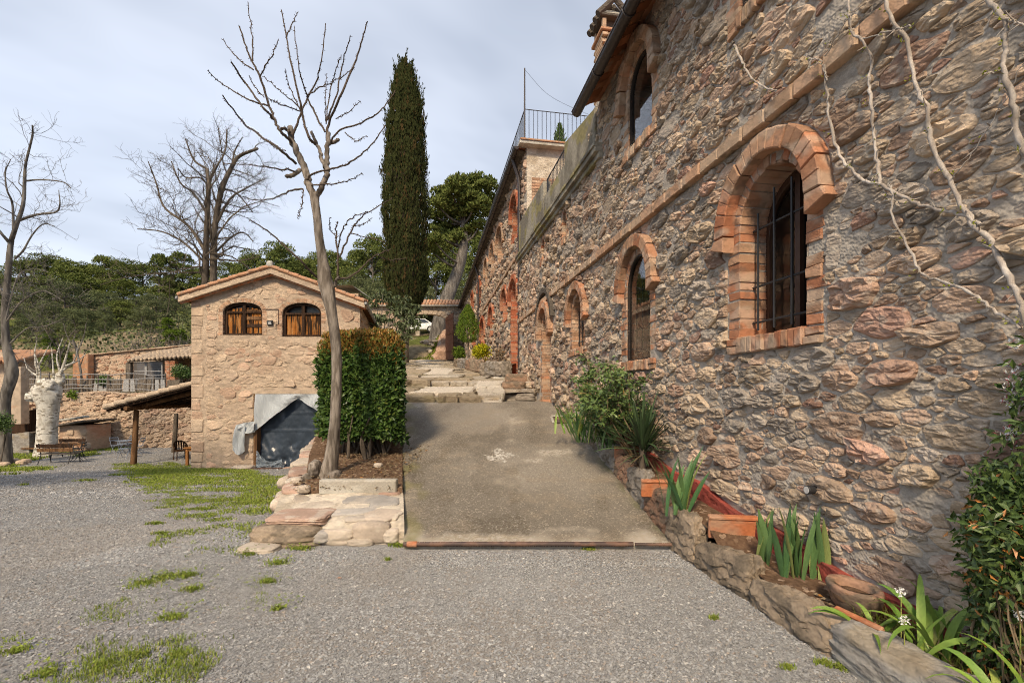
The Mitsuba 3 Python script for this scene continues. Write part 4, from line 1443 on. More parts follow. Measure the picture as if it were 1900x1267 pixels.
mb = MB(); mb.box(cb + [0, 0, 8.05 - 6.2], (.56, .52, .05), R, bev=.01); put('ledge', mb, 'm_tile', CH)
for sx in (-1, 1):
    for sy in (-1, 1):
        mb = MB(); mb.box(cb + R @ np.array([sx * .2, sy * .18, 0]) + [0, 0, 8.17 - 6.2], (.07, .07, .2), R, bev=.006); put('post', mb, 'm_brick', CH)
mb = MB(); mb.box(cb + [0, 0, 8.30 - 6.2], (.56, .52, .05), R, bev=.012); put('cap_slab', mb, 'm_darkstone', CH)
mb = MB(); mb.box(cb + [0, 0, 8.17 - 6.2], (.30, .28, .2), R); put('flue', mb, 'm_darkstone', CH)
mb = MB(); V = np.array([cb + R @ np.array([a * .27, b * .25, 0]) + [0, 0, 8.33 - 6.2] for a, b in ((-1, -1), (1, -1), (1, 1), (-1, 1))] + [cb + [0, 0, 8.62 - 6.2]]); mb.add(V, [[0, 1, 4], [1, 2, 4], [2, 3, 4], [3, 0, 4]], [.5, .5]); put('cap', mb, 'm_cement', CH)
for sy in (-1, 1):
    for j in range(4):
        a0 = cb + R @ np.array([-.25 + .165 * j, sy * .31, 0]) + [0, 0, 8.30 - 6.2]
        a1 = cb + R @ np.array([-.25 + .165 * j, sy * .02, 0]) + [0, 0, 8.60 - 6.2]
        mb = MB(); mb.tube([a0, a1], [.06, .05], 8); put('cap_tile', mb, 'm_darkstone', CH)
mb = MB(); v, f = rock(cb + [0, 0, 8.63 - 6.2], (.13, .13, .16), 3, 2); mb.add(v, f); put('finial', mb, 'm_cement', CH, smooth=True)

# ================================================================ THE FAR WING
P0, P1 = np.array([.53, 16.3]), np.array([-4.70, 44.0])
KF = (P0[0] - P1[0]) / (P1[1] - P0[1])
FW = wall_frame(P0[0] + KF * P0[1], KF)
SF = math.hypot(1, KF)
s_a, s_b = 16.45 * SF, 44.0 * SF
ze0 = FW.hit(963, 262, .34)[1]
ze1 = FW.hit(880, 492, .34)[1]
sg0, sg1 = FW.hit(963, 262, .34)[0], FW.hit(880, 492, .34)[0]
ZE = lambda s: ze0 + (ze1 - ze0) * (s - sg0) / (sg1 - sg0)
FAR = thing('far_wing', 'further taller wing of the stone building with red brick arches', 'building')
OPEN, KEEP = [], []
far_jobs = []


def fwin(px0, px1, py0, py1, hood=True, red=True, arch=.9, **k):
    sc, a = span(FW, px0, px1, (py0 + py1) / 2)
    pm = (px0 + px1) / 2
    zt_, zb_ = FW.hit(pm, py0)[1], FW.hit(pm, py1)[1]
    b = a * arch
    far_jobs.append(win(FW, sc, a, zb_, zt_ - b, b, jamb=.16, hoodr=.25, single=False, bm='m_brick_red' if red else 'm_brick', hues=(0, 1) if red else (.4, .9), course=.11, pane=.28, sill=k.pop('sill', True), hood=(.08, .26, .13, .2) if hood else None, **k))


fwin(951, 963, 368, 440)
fwin(924, 935, 425, 482, red=False)
fwin(912, 919, 455, 505, red=False)
fwin(901, 907, 483, 530, red=False)
fwin(889, 893, 520, 560)
fwin(877, 880.5, 545, 580)
fwin(949, 962, 522, 694, sill=False, door='m_brick_red')
fwin(934, 943, 540, 590)
fwin(910, 917, 572, 618)
fwin(893, 901, 594, 662, sill=False, door='m_frame_brown')
fwin(879, 884, 612, 655, sill=False)
for a_, k_ in far_jobs:
    arched(a_[0], FAR, *a_[1:], **k_)
base_f = lambda s: path_z(s / SF) - .4
outl = [(s_a, .8)] + [(s, float(base_f(s))) for s in np.linspace(s_a + .5, s_b, 20)] + [(s_b, ZE(s_b)), (s_a, ZE(s_a))]
FP = Polygon(outl).buffer(0)
fwk = numbered(FAR + '__wall')
scene[fwk] = mikit.ply(poly_hole_mesh(FW, FP.difference(unary_union(OPEN))), 'm_mortar', False)
sz0, sz1 = FW.hit(969, 467)[1], FW.hit(899, 577)[1]
ss0, ss1 = FW.hit(969, 467)[0], FW.hit(899, 577)[0]
ZS = lambda s: sz0 + (sz1 - sz0) * (s - ss0) / (ss1 - ss0)
fa = FP.buffer(-.03).difference(unary_union(KEEP + [Polygon([(s_a, ZS(s_a) - .05), (s_b, ZS(s_b) - .05), (s_b, ZS(s_b) + .2), (s_a, ZS(s_a) + .2)])]))
shapely.prepare(fa)
st = rubble(FW, s_a, 31, 1.6, 11, lambda s, t: shapely.contains_xy(fa, s, t), [(.24, .6), (.16, 1.2), (.11, 2.0)], aspect=1.7, gap=.02, seed=9, M=11, rings=3, relief=.045)
st += rubble(FW, 31, s_b, 2.5, 11, lambda s, t: shapely.contains_xy(fa, s, t), [(.34, .6), (.22, 1.2)], aspect=1.7, gap=.03, seed=10, M=9, rings=3, relief=.05)
place_stones(st, fwk, 'm_stone', 0, rest='rubble')
mb = MB()
for s in np.arange(s_a, s_b - .6, .6):
    mb.add(*piece(FW, [(s, ZS(s)), (s + .59, ZS(s + .59)), (s + .59, ZS(s + .59) + .15), (s, ZS(s) + .15)], -.02, .09, .012, .003), uv=[rngb.random(), rngb.uniform(.5, .8)])
put('string_course', mb, 'm_brick', FAR)
# end wall that faces us above the terrace, the other walls, slab, roof terrace
EW = Frame(FW.w(s_a, 0, 0), -FW.n, [0, 0, 1], -FW.e)
mb = MB()
V = np.array([EW.w(0, .8, 0), EW.w(9, .8, 0), EW.w(9, ZE(s_a), 0), EW.w(0, ZE(s_a), 0)])
mb.add(V, [[0, 1, 2, 3]], [.5, .5])
put('end_wall', mb, 'm_lime', FAR)
zz = 6.2
while zz < ZE(s_a) - 1.0:
    x = .02 + .15 * (int(zz * 20) % 2)
    while x < 1.6:
        mb = MB(); mb.add(*piece(EW, [(x, zz), (x + .29, zz), (x + .29, zz + .085), (x, zz + .085)], -.02, .02, .008, .003))
        put('end_brick', mb, 'm_brick', FAR, uv=np.tile([rngb.random(), rngb.uniform(.45, .8)], (mb.n, 1)))
        x += .305
    zz += .10
mb = MB()
mb.add(*piece(EW, [(-.30, ZE(s_a)), (9, ZE(s_a)), (9, ZE(s_a) + .10), (-.30, ZE(s_a) + .10)], -.05, .30, .02, 0))
put('eaves_slab', mb, 'm_cement', FAR)
mb = MB()
mb.add(*piece(EW, [(-.28, ZE(s_a) + .104), (9, ZE(s_a) + .104), (9, ZE(s_a) + .15), (-.28, ZE(s_a) + .15)], -4, .34, .012, 0))
put('red_edge', mb, 'm_tile', FAR)
mb = MB()
V = np.array([FW.w(s_a + .1, ZE(s_a) - .02, .32), FW.w(s_b, ZE(s_b) - .02, .32), FW.w(s_b, ZE(s_b) - .12, 0), FW.w(s_a + .1, ZE(s_a) - .12, 0)])
mb.add(V, [[0, 1, 2, 3]], [.5, .5])
put('soffit', mb, 'm_wood_grey', FAR)
mb = MB()
V = np.array([FW.w(s_a + .1, ZE(s_a), .33), FW.w(s_b, ZE(s_b), .33), FW.w(s_b, ZE(s_b) + .6, -5), FW.w(s_a + .1, ZE(s_a) + .12, -9)])
mb.add(V, [[0, 1, 2, 3]], [.5, .5])
V = np.array([FW.w(s_b, 2, 0), FW.w(s_b, ZE(s_b), 0), FW.w(s_b, ZE(s_b) + .5, -9), FW.w(s_b, 2, -9)])
mb.add(V, [[0, 1, 2, 3]], [.5, .5])
put('roof', mb, 'm_tile', FAR)
gutter(FW, s_a - .05, s_b, .36, ZE(s_a) - .01, ZE(s_b) - .01, .095, FAR)
zr = ZE(s_a) + .15
railing([FW.w(30.0, ZE(30.0) + .1, .10), FW.w(s_a - .12, zr, .10), EW.w(5.5, zr, .12)], 1.07, FAR, gap=.15, r=.010)
mb = MB(); p = FW.w(s_a - .12, zr, .10); mb.tube([p, p + [0, 0, 2.45]], [.03, .022], 6)
put('mast', mb, 'm_gutter', FAR)
mb = MB(); mb.tube(spline([p + [0, 0, 2.4], p + [.9, .1, 1.55], p + [2.6, .4, .95]], 12), .006, 4)
put('stay_wire', mb, 'm_iron', FAR)


def downpipe(px, Y, z1, zg, parent, fr, hg):
    s_ = fr.hit(px, 600)[0]
    top = fr.w(s_, zg - .08, hg)
    pts = spline([top, fr.w(s_, zg - .25, hg - .06), fr.w(s_ , zg - .55, .20), fr.w(s_, zg - .8, .13), fr.w(s_, zg - 1.2, .11)], 14)
    pts = np.vstack([pts, fr.w(s_, z1, .11)])
    mb = MB(); mb.tube(pts, .065, 10)
    for z in np.arange(z1 + 1.2, zg - 1, 1.9):
        mb.tube([fr.w(s_, z, .11), fr.w(s_, z + .07, .11)], .078, 10)
    put('downpipe', mb, 'm_gutter', parent, smooth=40)


downpipe(969.5, 16.6, 2.1, ZE(s_a), FAR, FW, .36)
downpipe(891, 27, 3.2, ZE(27 * SF), FAR, FW, .36)
# flat disc lamp on the downpipe
LM = thing('wall_lamp', 'flat dark disc lamp on a short arm beside the downpipe', 'lamp')
pl = at(986, 547, 15.9)
mb = MB(); v, f = tube([pl + [0, 0, -.03], pl, pl + [0, 0, .02], pl + [0, 0, .05]], [.10, .27, .26, .03], 24); mb.add(v, f); put('shade', mb, 'm_iron', LM, smooth=40)
mb = MB(); mb.tube([pl + [.1, 0, .04], FW.w(FW.hit(971, 547)[0], pl[2] + .04, 0)], .018, 6); put('arm', mb, 'm_iron', LM)
# terrace plant behind the railing
PT = thing('terrace_plant', 'dark green potted conifer behind the roof terrace railing', 'plant')
p = EW.w(1.3, zr, .0) + FW.e * .5
rng = np.random.default_rng(5)
n = 900
q = rng.random(n)
c = p + np.stack([rng.normal(0, .13, n) * (1.1 - q), rng.normal(0, .13, n) * (1.1 - q), .25 + q * .75], 1)
v, f = leaf_quads(c, .12, unit(rng, n), np.stack([rng.normal(0, .4, n), rng.normal(0, .4, n), np.ones(n)], 1), .3)
put('foliage', MB().add(v, f, np.repeat(rng.random((n, 2)), 4, 0)), 'm_hedge', PT)
mb = MB(); mb.tube([p, p + [0, 0, .3]], [.14, .18], 12); put('pot', mb, 'm_terracotta', PT)
# ================================================================ BESIDE THE RAMP: PLANTER, BORDER, KERB
rng = np.random.default_rng(41)
def planter_x(Y):
    return np.where(np.asarray(Y) < 5.05, 2.376 - .14 * np.asarray(Y), ramp_right(Y) + .02)


def soil_z(Y):
    return np.interp(Y, [0, 2.5, 3.4, 4.35, 4.45, 5.5, 5.65, 7.0, 7.2, 9, 11], [.12, .13, .17, .24, .36, .42, .52, .66, .76, .98, 1.2])


Ys = np.linspace(.4, 11, 80)
rows = []
for Y in Ys:
    x = np.linspace(float(planter_x(Y)) + .05, max(float(WX(Y)) + .03, float(planter_x(Y)) + .12), 10)
    z = float(soil_z(Y)) + .05 * (meshkit.fbm(np.stack([x * 5, np.full(10, Y) * 5, 0 * x], 1), 3, 3) - .5)
    rows.append(np.stack([x, np.full(10, Y), z], 1))
V = np.array(rows).reshape(-1, 3)
i, j = np.meshgrid(np.arange(79), np.arange(9), indexing='ij')
a = i * 10 + j
q = np.stack([a, a + 1, a + 11, a + 10], -1).reshape(-1, 4)
put('soil', (V, np.vstack([q[:, [0, 1, 2]], q[:, [0, 2, 3]]])), 'm_soil', smooth=True, kind='structure', label='brown planter soil along the foot of the stone wall')

PW = thing('planter_wall', 'low planter edging of long rough stones running up beside the ramp', 'planter wall')
cuts = [11.0, 10.4, 9.85, 9.3, 8.75, 8.25, 7.65, 7.15, 6.55, 5.9, 5.2, 4.55, 3.75, 2.95]
for k in range(len(cuts) - 1):
    y1, y0 = cuts[k], cuts[k + 1]
    ym = (y0 + y1) / 2
    d = np.array([float(planter_x(y0) - planter_x(y1)), y0 - y1])
    ang = math.atan2(d[1], d[0])
    g0 = float(ramp_z(ym)) if ym > 5.05 else 0.0
    top = float(soil_z(ym)) + .035
    hgt = top - g0 + .12
    L = math.hypot(*d) * 1.05
    c = [float(planter_x(ym)) + .055, ym, g0 + hgt / 2 - .12]
    slope = -math.atan2((float(soil_z(y1) - soil_z(y0))), abs(y1 - y0)) * .6
    v, f = rock((0, 0, 0), (L, .17 + .04 * rng.random(), hgt), 60 + k, 4, 5.5, .10, freq=6)
    v += (.05 * (meshkit.fbm(v * [7, 7, 12] + k * 3, 4, 2) - .5) + .05 * (np.abs(meshkit.noise(v * [10, 14, 22] + k, 7) - .5) - .25) + .02 * (meshkit.noise(v * 40 + k, 8) - .5))[:, None] * [.3, 1, 1]
    v = v @ (rotz(ang) @ roty(slope)).T + np.array(c)
    put('stone', (v, f), 'm_planterrock', PW, smooth=28, uv=np.tile([rng.random(), [.5, .3, .6, .2, .55, .1, .12, .85, .2, .9, .45, .5, .55][k]], (len(v), 1)))
v, f = rock((0, 0, 0), (1.5, .27, .32), 7, 5, 4.5, .09, freq=6)
# flaked upper face of the big grey stone
v[:, 2] += .03 * (meshkit.noise(v * [5, 14, 5], 3) - .5) + .02 * (np.abs(meshkit.noise(v * [9, 9, 3], 5) - .5) - .25)
d = np.array([float(planter_x(1.6) - planter_x(2.9)), -1.3])
v = v @ rotz(math.atan2(d[1], d[0])).T + np.array([float(planter_x(2.22)) + .07, 2.26, .085])
v = v + (.022 * (np.abs(meshkit.noise(v * [9, 16, 24] + 5, 7) - .5) - .25) + .010 * (meshkit.noise(v * 38, 8) - .5))[:, None] * [.4, 1, 1]
put('stone', (v, f), 'm_greyrock', PW, smooth=25, uv=np.full((len(v), 2), .5), label='large flaked grey stone at the near end')

for Y, x0, x1, zt_, zb_, lab in ((4.42, 1.80, 2.22, .47, .26, 'terracotta plank across the planter by the iris with two leaves'), (5.62, 1.50, 1.80, .58, .38, 'small terracotta plank behind the iris fan at the ramp foot'), (7.1, 1.50, 1.72, .80, .62, 'far terracotta plank half hidden by the spiky plant')):
    mb = MB(); mb.box([(x0 + x1) / 2, Y, (zt_ + zb_) / 2], (x1 - x0, .05, zt_ - zb_), rotz(-.16) @ rotx(.12), bev=.01)
    mb.box([(x0 + x1) / 2, Y - .012, zt_ - .012], (x1 - x0 + .01, .075, .035), rotz(-.16) @ rotx(.12), bev=.01)
    put('terracotta_plank', mb, 'm_terracotta', label=lab, cat='terracotta plank')
mb = MB(); mb.box([2.10, 2.92, .20], (.30, .035, .12), rotz(-1.3) @ rotx(.5), bev=.008)
put('terracotta_shard', mb, 'm_terracotta', label='broken terracotta edge poking out behind the big grey stone', cat='terracotta shard')

# half-round stone trough
TR = thing('stone_trough', 'weathered reddish stone trough standing in the planter near the wall', 'trough')
import manifold3d as m3
th = np.linspace(0, 2 * PI, 40, endpoint=False)
prof = [(.00, -.16, .62), (.06, -.155, .75), (.20, -.02, .92), (.235, .10, 1.0), (.225, .125, .98), (.165, .12, .72), (.15, .06, .62), (.10, .0, .4), (.0, -.01, .0)]
V = []
for r_, z_, _ in prof:
    V.append(np.stack([.60 * r_ * np.cos(th), .86 * r_ * np.sin(th), np.full(40, z_ * .85)], 1))
V = np.array(V)
V += .02 * (meshkit.fbm(V * 9, 3, 4)[..., None] - .5) * np.sign(V + 1e-6)
nr = len(prof)
i, j = np.meshgrid(np.arange(nr - 1), np.arange(40), indexing='ij')
a, b = i * 40 + j, i * 40 + (j + 1) % 40
q = np.stack([a, b, b + 40, a + 40], -1).reshape(-1, 4)
tc = at(1588, 1100, 3.2); tc[0] -= .01; tc[2] -= .05
put('bowl', (V.reshape(-1, 3) + tc, np.vstack([q[:, [0, 1, 2]], q[:, [0, 2, 3]]])), 'm_planterrock', TR, smooth=True, uv=np.full((V.size // 3, 2), .78))
mb = MB(); mb.add(*tube([tc + [0, 0, .02], tc + [0, 0, .05]], .14, 20)); put('soil_fill', mb, 'm_soil', TR)

# black spout in the wall
s_, t_ = WALL.hit(1520, 908)
SPT = thing('wall_spout', 'short black corrugated drain spout sticking out of the wall', 'spout')
mb = MB()
pts = [WALL.w(s_, t_ + .012 * 0, h) for h in np.linspace(-.05, .11, 17)]
mb.tube(pts, [.030 + .004 * (k % 2) for k in range(17)], 14)
put('tube', mb, 'm_iron', SPT, smooth=True)
mb = MB(); mb.tube([WALL.w(s_, t_, .105), WALL.w(s_, t_, .112)], .027, 14); put('end_cap', mb, 'm_steel', SPT)

# stone border on the left of the ramp: mortar body, flat paving, boulder, sloping coping
SB = thing('stone_border', 'mortared stone border with flat paving and a big corner boulder left of the ramp', 'stone border')
rows = []
def border_top(x, y):
    return np.interp(y, [5.15, 5.35, 5.7, 6.4], [.05, .17, .215, .29]) + .02 * np.sin(x * 3)
gx = np.linspace(-2.62, -1.155, 30); gy = np.linspace(5.22, 6.42, 24)
X, Y = np.meshgrid(gx, gy)
Xs = X - (Y - 5.2) * .12 * (X + 1.155) / -1.45 - (Y - 5.2) * .235
front = .10 * (meshkit.fbm(np.stack([X * 2.3, 0 * X, 0 * X], -1), 3, 6) - .5)
Yf = Y + front * (1 - (Y - 5.22) / 1.2)
Z = border_top(X, Y) + .045 * (meshkit.fbm(np.stack([X * 4, Y * 4, 0 * X], -1), 3, 5) - .5)
V = np.stack([Xs, Yf, Z], -1).reshape(-1, 3)
nx, ny = 30, 24
i, j = np.meshgrid(np.arange(ny - 1), np.arange(nx - 1), indexing='ij')
a = i * nx + j
q = np.stack([a, a + 1, a + nx + 1, a + nx], -1).reshape(-1, 4)
fs = [q[:, [0, 1, 2]], q[:, [0, 2, 3]]]
skirt = np.concatenate([np.arange(0, nx * ny, nx)[::-1], np.arange(1, nx), np.arange(2 * nx - 1, nx * ny, nx)])
low = V[skirt].copy(); low[:, 2] = -.15; low[:, 1] -= .03
o = len(V); k = np.arange(len(skirt) - 1)
fs += [np.stack([skirt[k], o + k, o + k + 1], 1), np.stack([skirt[k], o + k + 1, skirt[k + 1]], 1)]
put('mortar', (np.vstack([V, low]), np.vstack(fs)), 'm_lime', SB, smooth=40)
v, f = rock((-2.42, 5.36, .02), (.80, .62, .30), 11, 4, 3.6, .10, freq=4); put('boulder', (v, f), 'm_planterrock', SB, smooth=True, uv=np.tile([.55, .5], (len(v), 1)), label='big rounded corner boulder')
v, f = rock((-2.36, 5.47, .195), (.66, .50, .10), 12, 4, 5, .10, freq=4); put('top_slab', (v, f), 'm_pave', SB, smooth=True, uv=np.tile([.5, .78], (len(v), 1)))
v, f = rock((-2.60, 5.02, -.015), (.40, .34, .09), 13, 3, 4, .09); put('low_slab', (v, f), 'm_pave', SB, smooth=True, uv=np.tile([.6, .55], (len(v), 1)))
PAVE = [((-1.86, 5.62), (.66, .26), .3, .12), ((-1.42, 5.52), (.44, .46), -.4, .62), ((-1.30, 5.95), (.38, .40), .2, .2), ((-1.80, 6.05), (.62, .34), .15, .15), ((-2.28, 5.92), (.66, .36), .35, .55), ((-2.62, 6.22), (.36, .40), .5, .6), ((-2.35, 6.25), (.40, .22), .1, .5),
        ((-1.22, 5.52), (.16, .34), 0, .45), ((-1.28, 6.28), (.30, .16), .1, .85), ((-1.70, 5.42), (.36, .2), .4, .3)]
for k, (c, s, r, hue) in enumerate(PAVE):
    c = (min(c[0], -.2244 * c[1] - s[0] / 2 - .03), c[1])
    zc = float(border_top(c[0], c[1]))
    v, f = rock((0, 0, 0), (s[0] * .93, s[1] * .92, .09), 80 + k, 3, 4.5, .09, freq=5)
    v = v @ (rotz(r) @ rotx(.07)).T + np.array([c[0], c[1], zc - .032])
    put('paving_stone', (v, f), 'm_pave', SB, smooth=True, uv=np.tile([rng.random(), hue], (len(v), 1)))
for k, (x, y, z, sx, sz, hue) in enumerate([(-1.52, 5.27, .08, .42, .24, .62), (-1.88, 5.24, .04, .36, .18, .5), (-1.30, 5.26, .05, .18, .16, .4), (-2.08, 5.22, .05, .30, .14, .2), (-1.62, 5.22, -.01, .3, .1, .5)]):
    v, f = rock((x, y, z), (sx, .2, sz), 90 + k, 3, 3.2, .10, freq=5)
    put('face_stone', (v, f), 'm_pave', SB, smooth=True, uv=np.tile([rng.random(), hue], (len(v), 1)))

# coping that climbs from the border along the bed towards the barn
CP = thing('sloping_coping', 'sloping brown stone coping of the low wall between lawn and hedge bed', 'stone wall')
Ys = np.linspace(6.1, 19.4, 34)
rows = []
for Y in Ys:
    xc = float(coping_x(Y)); zt_ = float(np.interp(Y, [6, 6.5, 8, 10, 14, 20], [.22, .24, .30, .38, .52, .60]))
    nz = .10 * (meshkit.noise(np.array([[Y * 1.7, 0, 0], [Y * 1.7, 3, 0], [Y * 1.7, 6, 0], [Y * 1.7, 9, 0]]), 3) - .5)
    rows.append([[xc - .08 + nz[0], Y, float(yard(xc, Y)) - .2], [xc + nz[1], Y, zt_ - .03], [xc + .16, Y, zt_ + nz[2] * .6], [xc + .55 + nz[3], Y, float(bed_z(Y)) - .08]])
V = np.array(rows).reshape(-1, 3)
i, j = np.meshgrid(np.arange(33), np.arange(3), indexing='ij')
a = i * 4 + j
q = np.stack([a, a + 1, a + 5, a + 4], -1).reshape(-1, 4)
put('mortar', (V, np.vstack([q[:, [0, 1, 2]], q[:, [0, 2, 3]]])), 'm_lime', CP, smooth=False)
y, k = 6.35, 0
while y < 19:
    d = rng.uniform(.45, .95)
    ym = y + d / 2
    zt_ = float(np.interp(ym, [6, 6.5, 8, 10, 14, 20], [.22, .24, .30, .38, .52, .60]))
    ang = math.atan2(d, float(coping_x(y + d) - coping_x(y)))
    v, f = rock((0, 0, 0), (d * 1.02, .52, .15), 120 + k, 3, 4.5, .09, freq=4)
    v = v @ rotz(ang).T + np.array([float(coping_x(ym)) + .22, ym, zt_ + rng.uniform(-.02, .03)])
    put('coping_stone', (v, f), 'm_pave', CP, smooth=True, uv=np.tile([rng.random(), rng.uniform(.5, .85)], (len(v), 1)))
    for zz in np.arange(float(yard(0, ym)) + .05, zt_ - .12, .2):
        v, f = rock((float(coping_x(ym)) - .03 + rng.uniform(-.02, .02), ym + rng.uniform(-.1, .1), zz), (.2, d * .9, .19), 160 + k, 2, 4, .1)
        put('stone', (v, f), 'm_pave', CP, smooth=True, uv=np.tile([rng.random(), rng.uniform(.4, .8)], (len(v), 1)))
    y += d; k += 1

KB = at(664, 905, 6.28)
mb = MB()
mb.box([KB[0], 6.32, .365], (1.0, .13, .185), rotz(.0), bev=.016)
mb.box([KB[0], 6.325, .455], (1.0, .10, .02), bev=.008)
put('concrete_kerb', mb, 'm_cement', smooth=30, label='pale precast concrete kerb block closing the front of the hedge bed', cat='kerb block')
for k, (x, y, z, s) in enumerate([(-2.70, 6.30, .34, .13), (-2.9, 6.55, .40, .12), (-2.0, 7.25, .5, .10)]):
    v, f = rock((x, y, z), (s * 1.3, s, s * .8), 30 + k, 3, 3, .12)
    put('loose_stone', (v, f), 'm_pave', smooth=True, uv=np.tile([.5, .6], (len(v), 1)), label=('loose brown stone at the left end of the concrete kerb', 'loose brown stone against the foot of the leaning tree trunk', 'loose brown stone on the soil below the hedge')[k], cat='stone')

# ================================================================ THE BARN
BARN = thing('stone_barn', 'two storey stone barn with a low gable and dark shuttered arched windows', 'barn')
HY = 20.0
HF = Frame([0, HY, 0], [1, 0, 0], [0, 0, 1], [0, -1, 0])
hx = lambda px: (px - CX) * HY / F
hz = lambda py: EYE - (py - CY) * HY / F
xl, xr, xm = hx(355), hx(668), hx(509)
zb, zl, zr_, za = -1.9, hz(556), hz(566), hz(508)
SHUT = [(hx(413.5), hx(486.5), hz(622), hz(580), hz(561)), (hx(523.5), hx(596), hz(625), hz(583), hz(562))]
DOOR = (hx(476), hx(625), -1.85, hz(731))


def seg_arch(x0, x1, z0, z1, z2, d=0, n=14):
    c = (x0 + x1) / 2; a = (x1 - x0) / 2 + d
    th = np.linspace(0, PI, n)
    return Polygon([(x0 - d, z0 - d), (x1 + d, z0 - d)] + [(c + a * math.cos(t), z1 + (z2 - z1 + d) * math.sin(t) ** .8) for t in th])


hol = [seg_arch(*s) for s in SHUT] + [sbox(DOOR[0], DOOR[2], DOOR[1], DOOR[3])]
FRONT = Polygon([(xl, zb), (xr, zb), (xr, zr_), (xm, za), (xl, zl)])
wk = numbered(BARN + '__front_wall')
scene[wk] = mikit.ply(poly_hole_mesh(HF, FRONT.difference(unary_union(hol))), 'm_mortar_warm', False)
far_ = FRONT.buffer(-.03).difference(unary_union([seg_arch(*s, d=.22) for s in SHUT] + [sbox(DOOR[0] - .14, DOOR[2], DOOR[1], DOOR[3] + .28), sbox(xl, zb, xl + .62, zl)]))
shapely.prepare(far_)
st = rubble(HF, xl, xr, zb, za, lambda s, t: shapely.contains_xy(far_, s, t), [(.42, .25), (.28, .7), (.19, 1.5), (.13, 2.5)], aspect=1.75, gap=.03, seed=31, M=16, rings=4, relief=.014, drop=.22, hue=(.1, .95))
place_stones(st, wk, 'm_stone_warm', 240)
z = zb + .05
k = 0
while z < zl - .25:
    h = rng.uniform(.30, .62)
    w = rng.uniform(.36, .60)
    h = min(h, zl - .05 - z)
    v, f = piece(HF, [(xl + .004, z), (xl + w, z), (xl + w, z + h - .03), (xl + .004, z + h - .03)], -.2, rng.uniform(.02, .045), .03, .012, rng)
    put('quoin', (v, f), 'm_stone_warm', wk, uv=np.tile([rng.random() * .8, rng.uniform(.3, .8)], (len(v), 1)))
    z += h
# brick arches over the shutters, lintel band over the door
for x0, x1, z0, z1, z2 in SHUT:
    c, a, b = (x0 + x1) / 2, (x1 - x0) / 2, z2 - z1
    n = 19
    for k in range(n):
        t0, t1 = PI * k / n + .012, PI * (k + 1) / n - .012
        q = [(c + (a + d) * math.cos(t), z1 + (b + d) * math.sin(t) ** .8) for d, t in ((.01, t0), (.17, t0), (.17, t1), (.01, t1))]
        v, f = piece(HF, q, -.25, .014, .008, .004, rng)
        put('arch_brick', (v, f), 'm_brick', wk, uv=np.tile([rng.random(), rng.uniform(.5, .8)], (len(v), 1)))
    for zz in np.arange(z0, z1, .11):
        for sx, x in ((-1, x0), (1, x1)):
            v, f = piece(HF, [(x + sx * .008, zz), (x + sx * rng.uniform(.16, .22), zz), (x + sx * rng.uniform(.16, .22), zz + .095), (x + sx * .008, zz + .095)], -.25, .012, .006, .004, rng)
            put('jamb_brick', (v, f), 'm_brick', wk, uv=np.tile([rng.random(), rng.uniform(.5, .82)], (len(v), 1)))
mb = MB(); mb.add(*piece(HF, [(DOOR[0] - .3, DOOR[3] + .01), (DOOR[1] + .2, DOOR[3] + .01), (DOOR[1] + .2, DOOR[3] + .26), (DOOR[0] - .3, DOOR[3] + .26)], -.3, .02, .02, .004, rng))
put('door_lintel', mb, 'm_mortar_warm', BARN)
# other walls
mb = MB()
bz, xrb = HY + 7.2, xr - 1.6
for pts in ([(xr, HY), (xrb, bz)], [(xrb, bz), (xl, bz)], [(xl, bz), (xl, HY)]):
    (x0, y0), (x1, y1) = pts
    mb.add(np.array([[x0, y0, zb], [x1, y1, zb], [x1, y1, zr_ if x1 > xm else zl], [x0, y0, zr_ if x0 > xm else zl]]), [[0, 1, 2, 3]], [.5, .5])
mb.add(np.array([[xl, bz, zl], [xrb, bz, zr_], [xm, bz, za]]), [[0, 1, 2]], [.5, .5])
put('side_walls', mb, 'm_mortar_warm', BARN)
sk = math.hypot(1.6, 7.2)
SR = Frame([xr + HY * 1.6 / 7.2, 0, 0], [-1.6 / sk, 7.2 / sk, 0], [0, 0, 1], [7.2 / sk, 1.6 / sk, 0])
st = rubble(SR, HY * sk / 7.2, bz * sk / 7.2, zb + 1, zr_, lambda s, t: (s > HY * sk / 7.2 + .05) & (t < zr_ - .1), [(.3, .6), (.2, 1.5)], aspect=1.75, gap=.03, seed=33, M=12, rings=3, relief=.03, drop=.1)
mb = MB()
for s_ in st: mb.add(*s_[:3])
put('side_rubble', mb, 'm_stone_warm', BARN, kind='stuff')
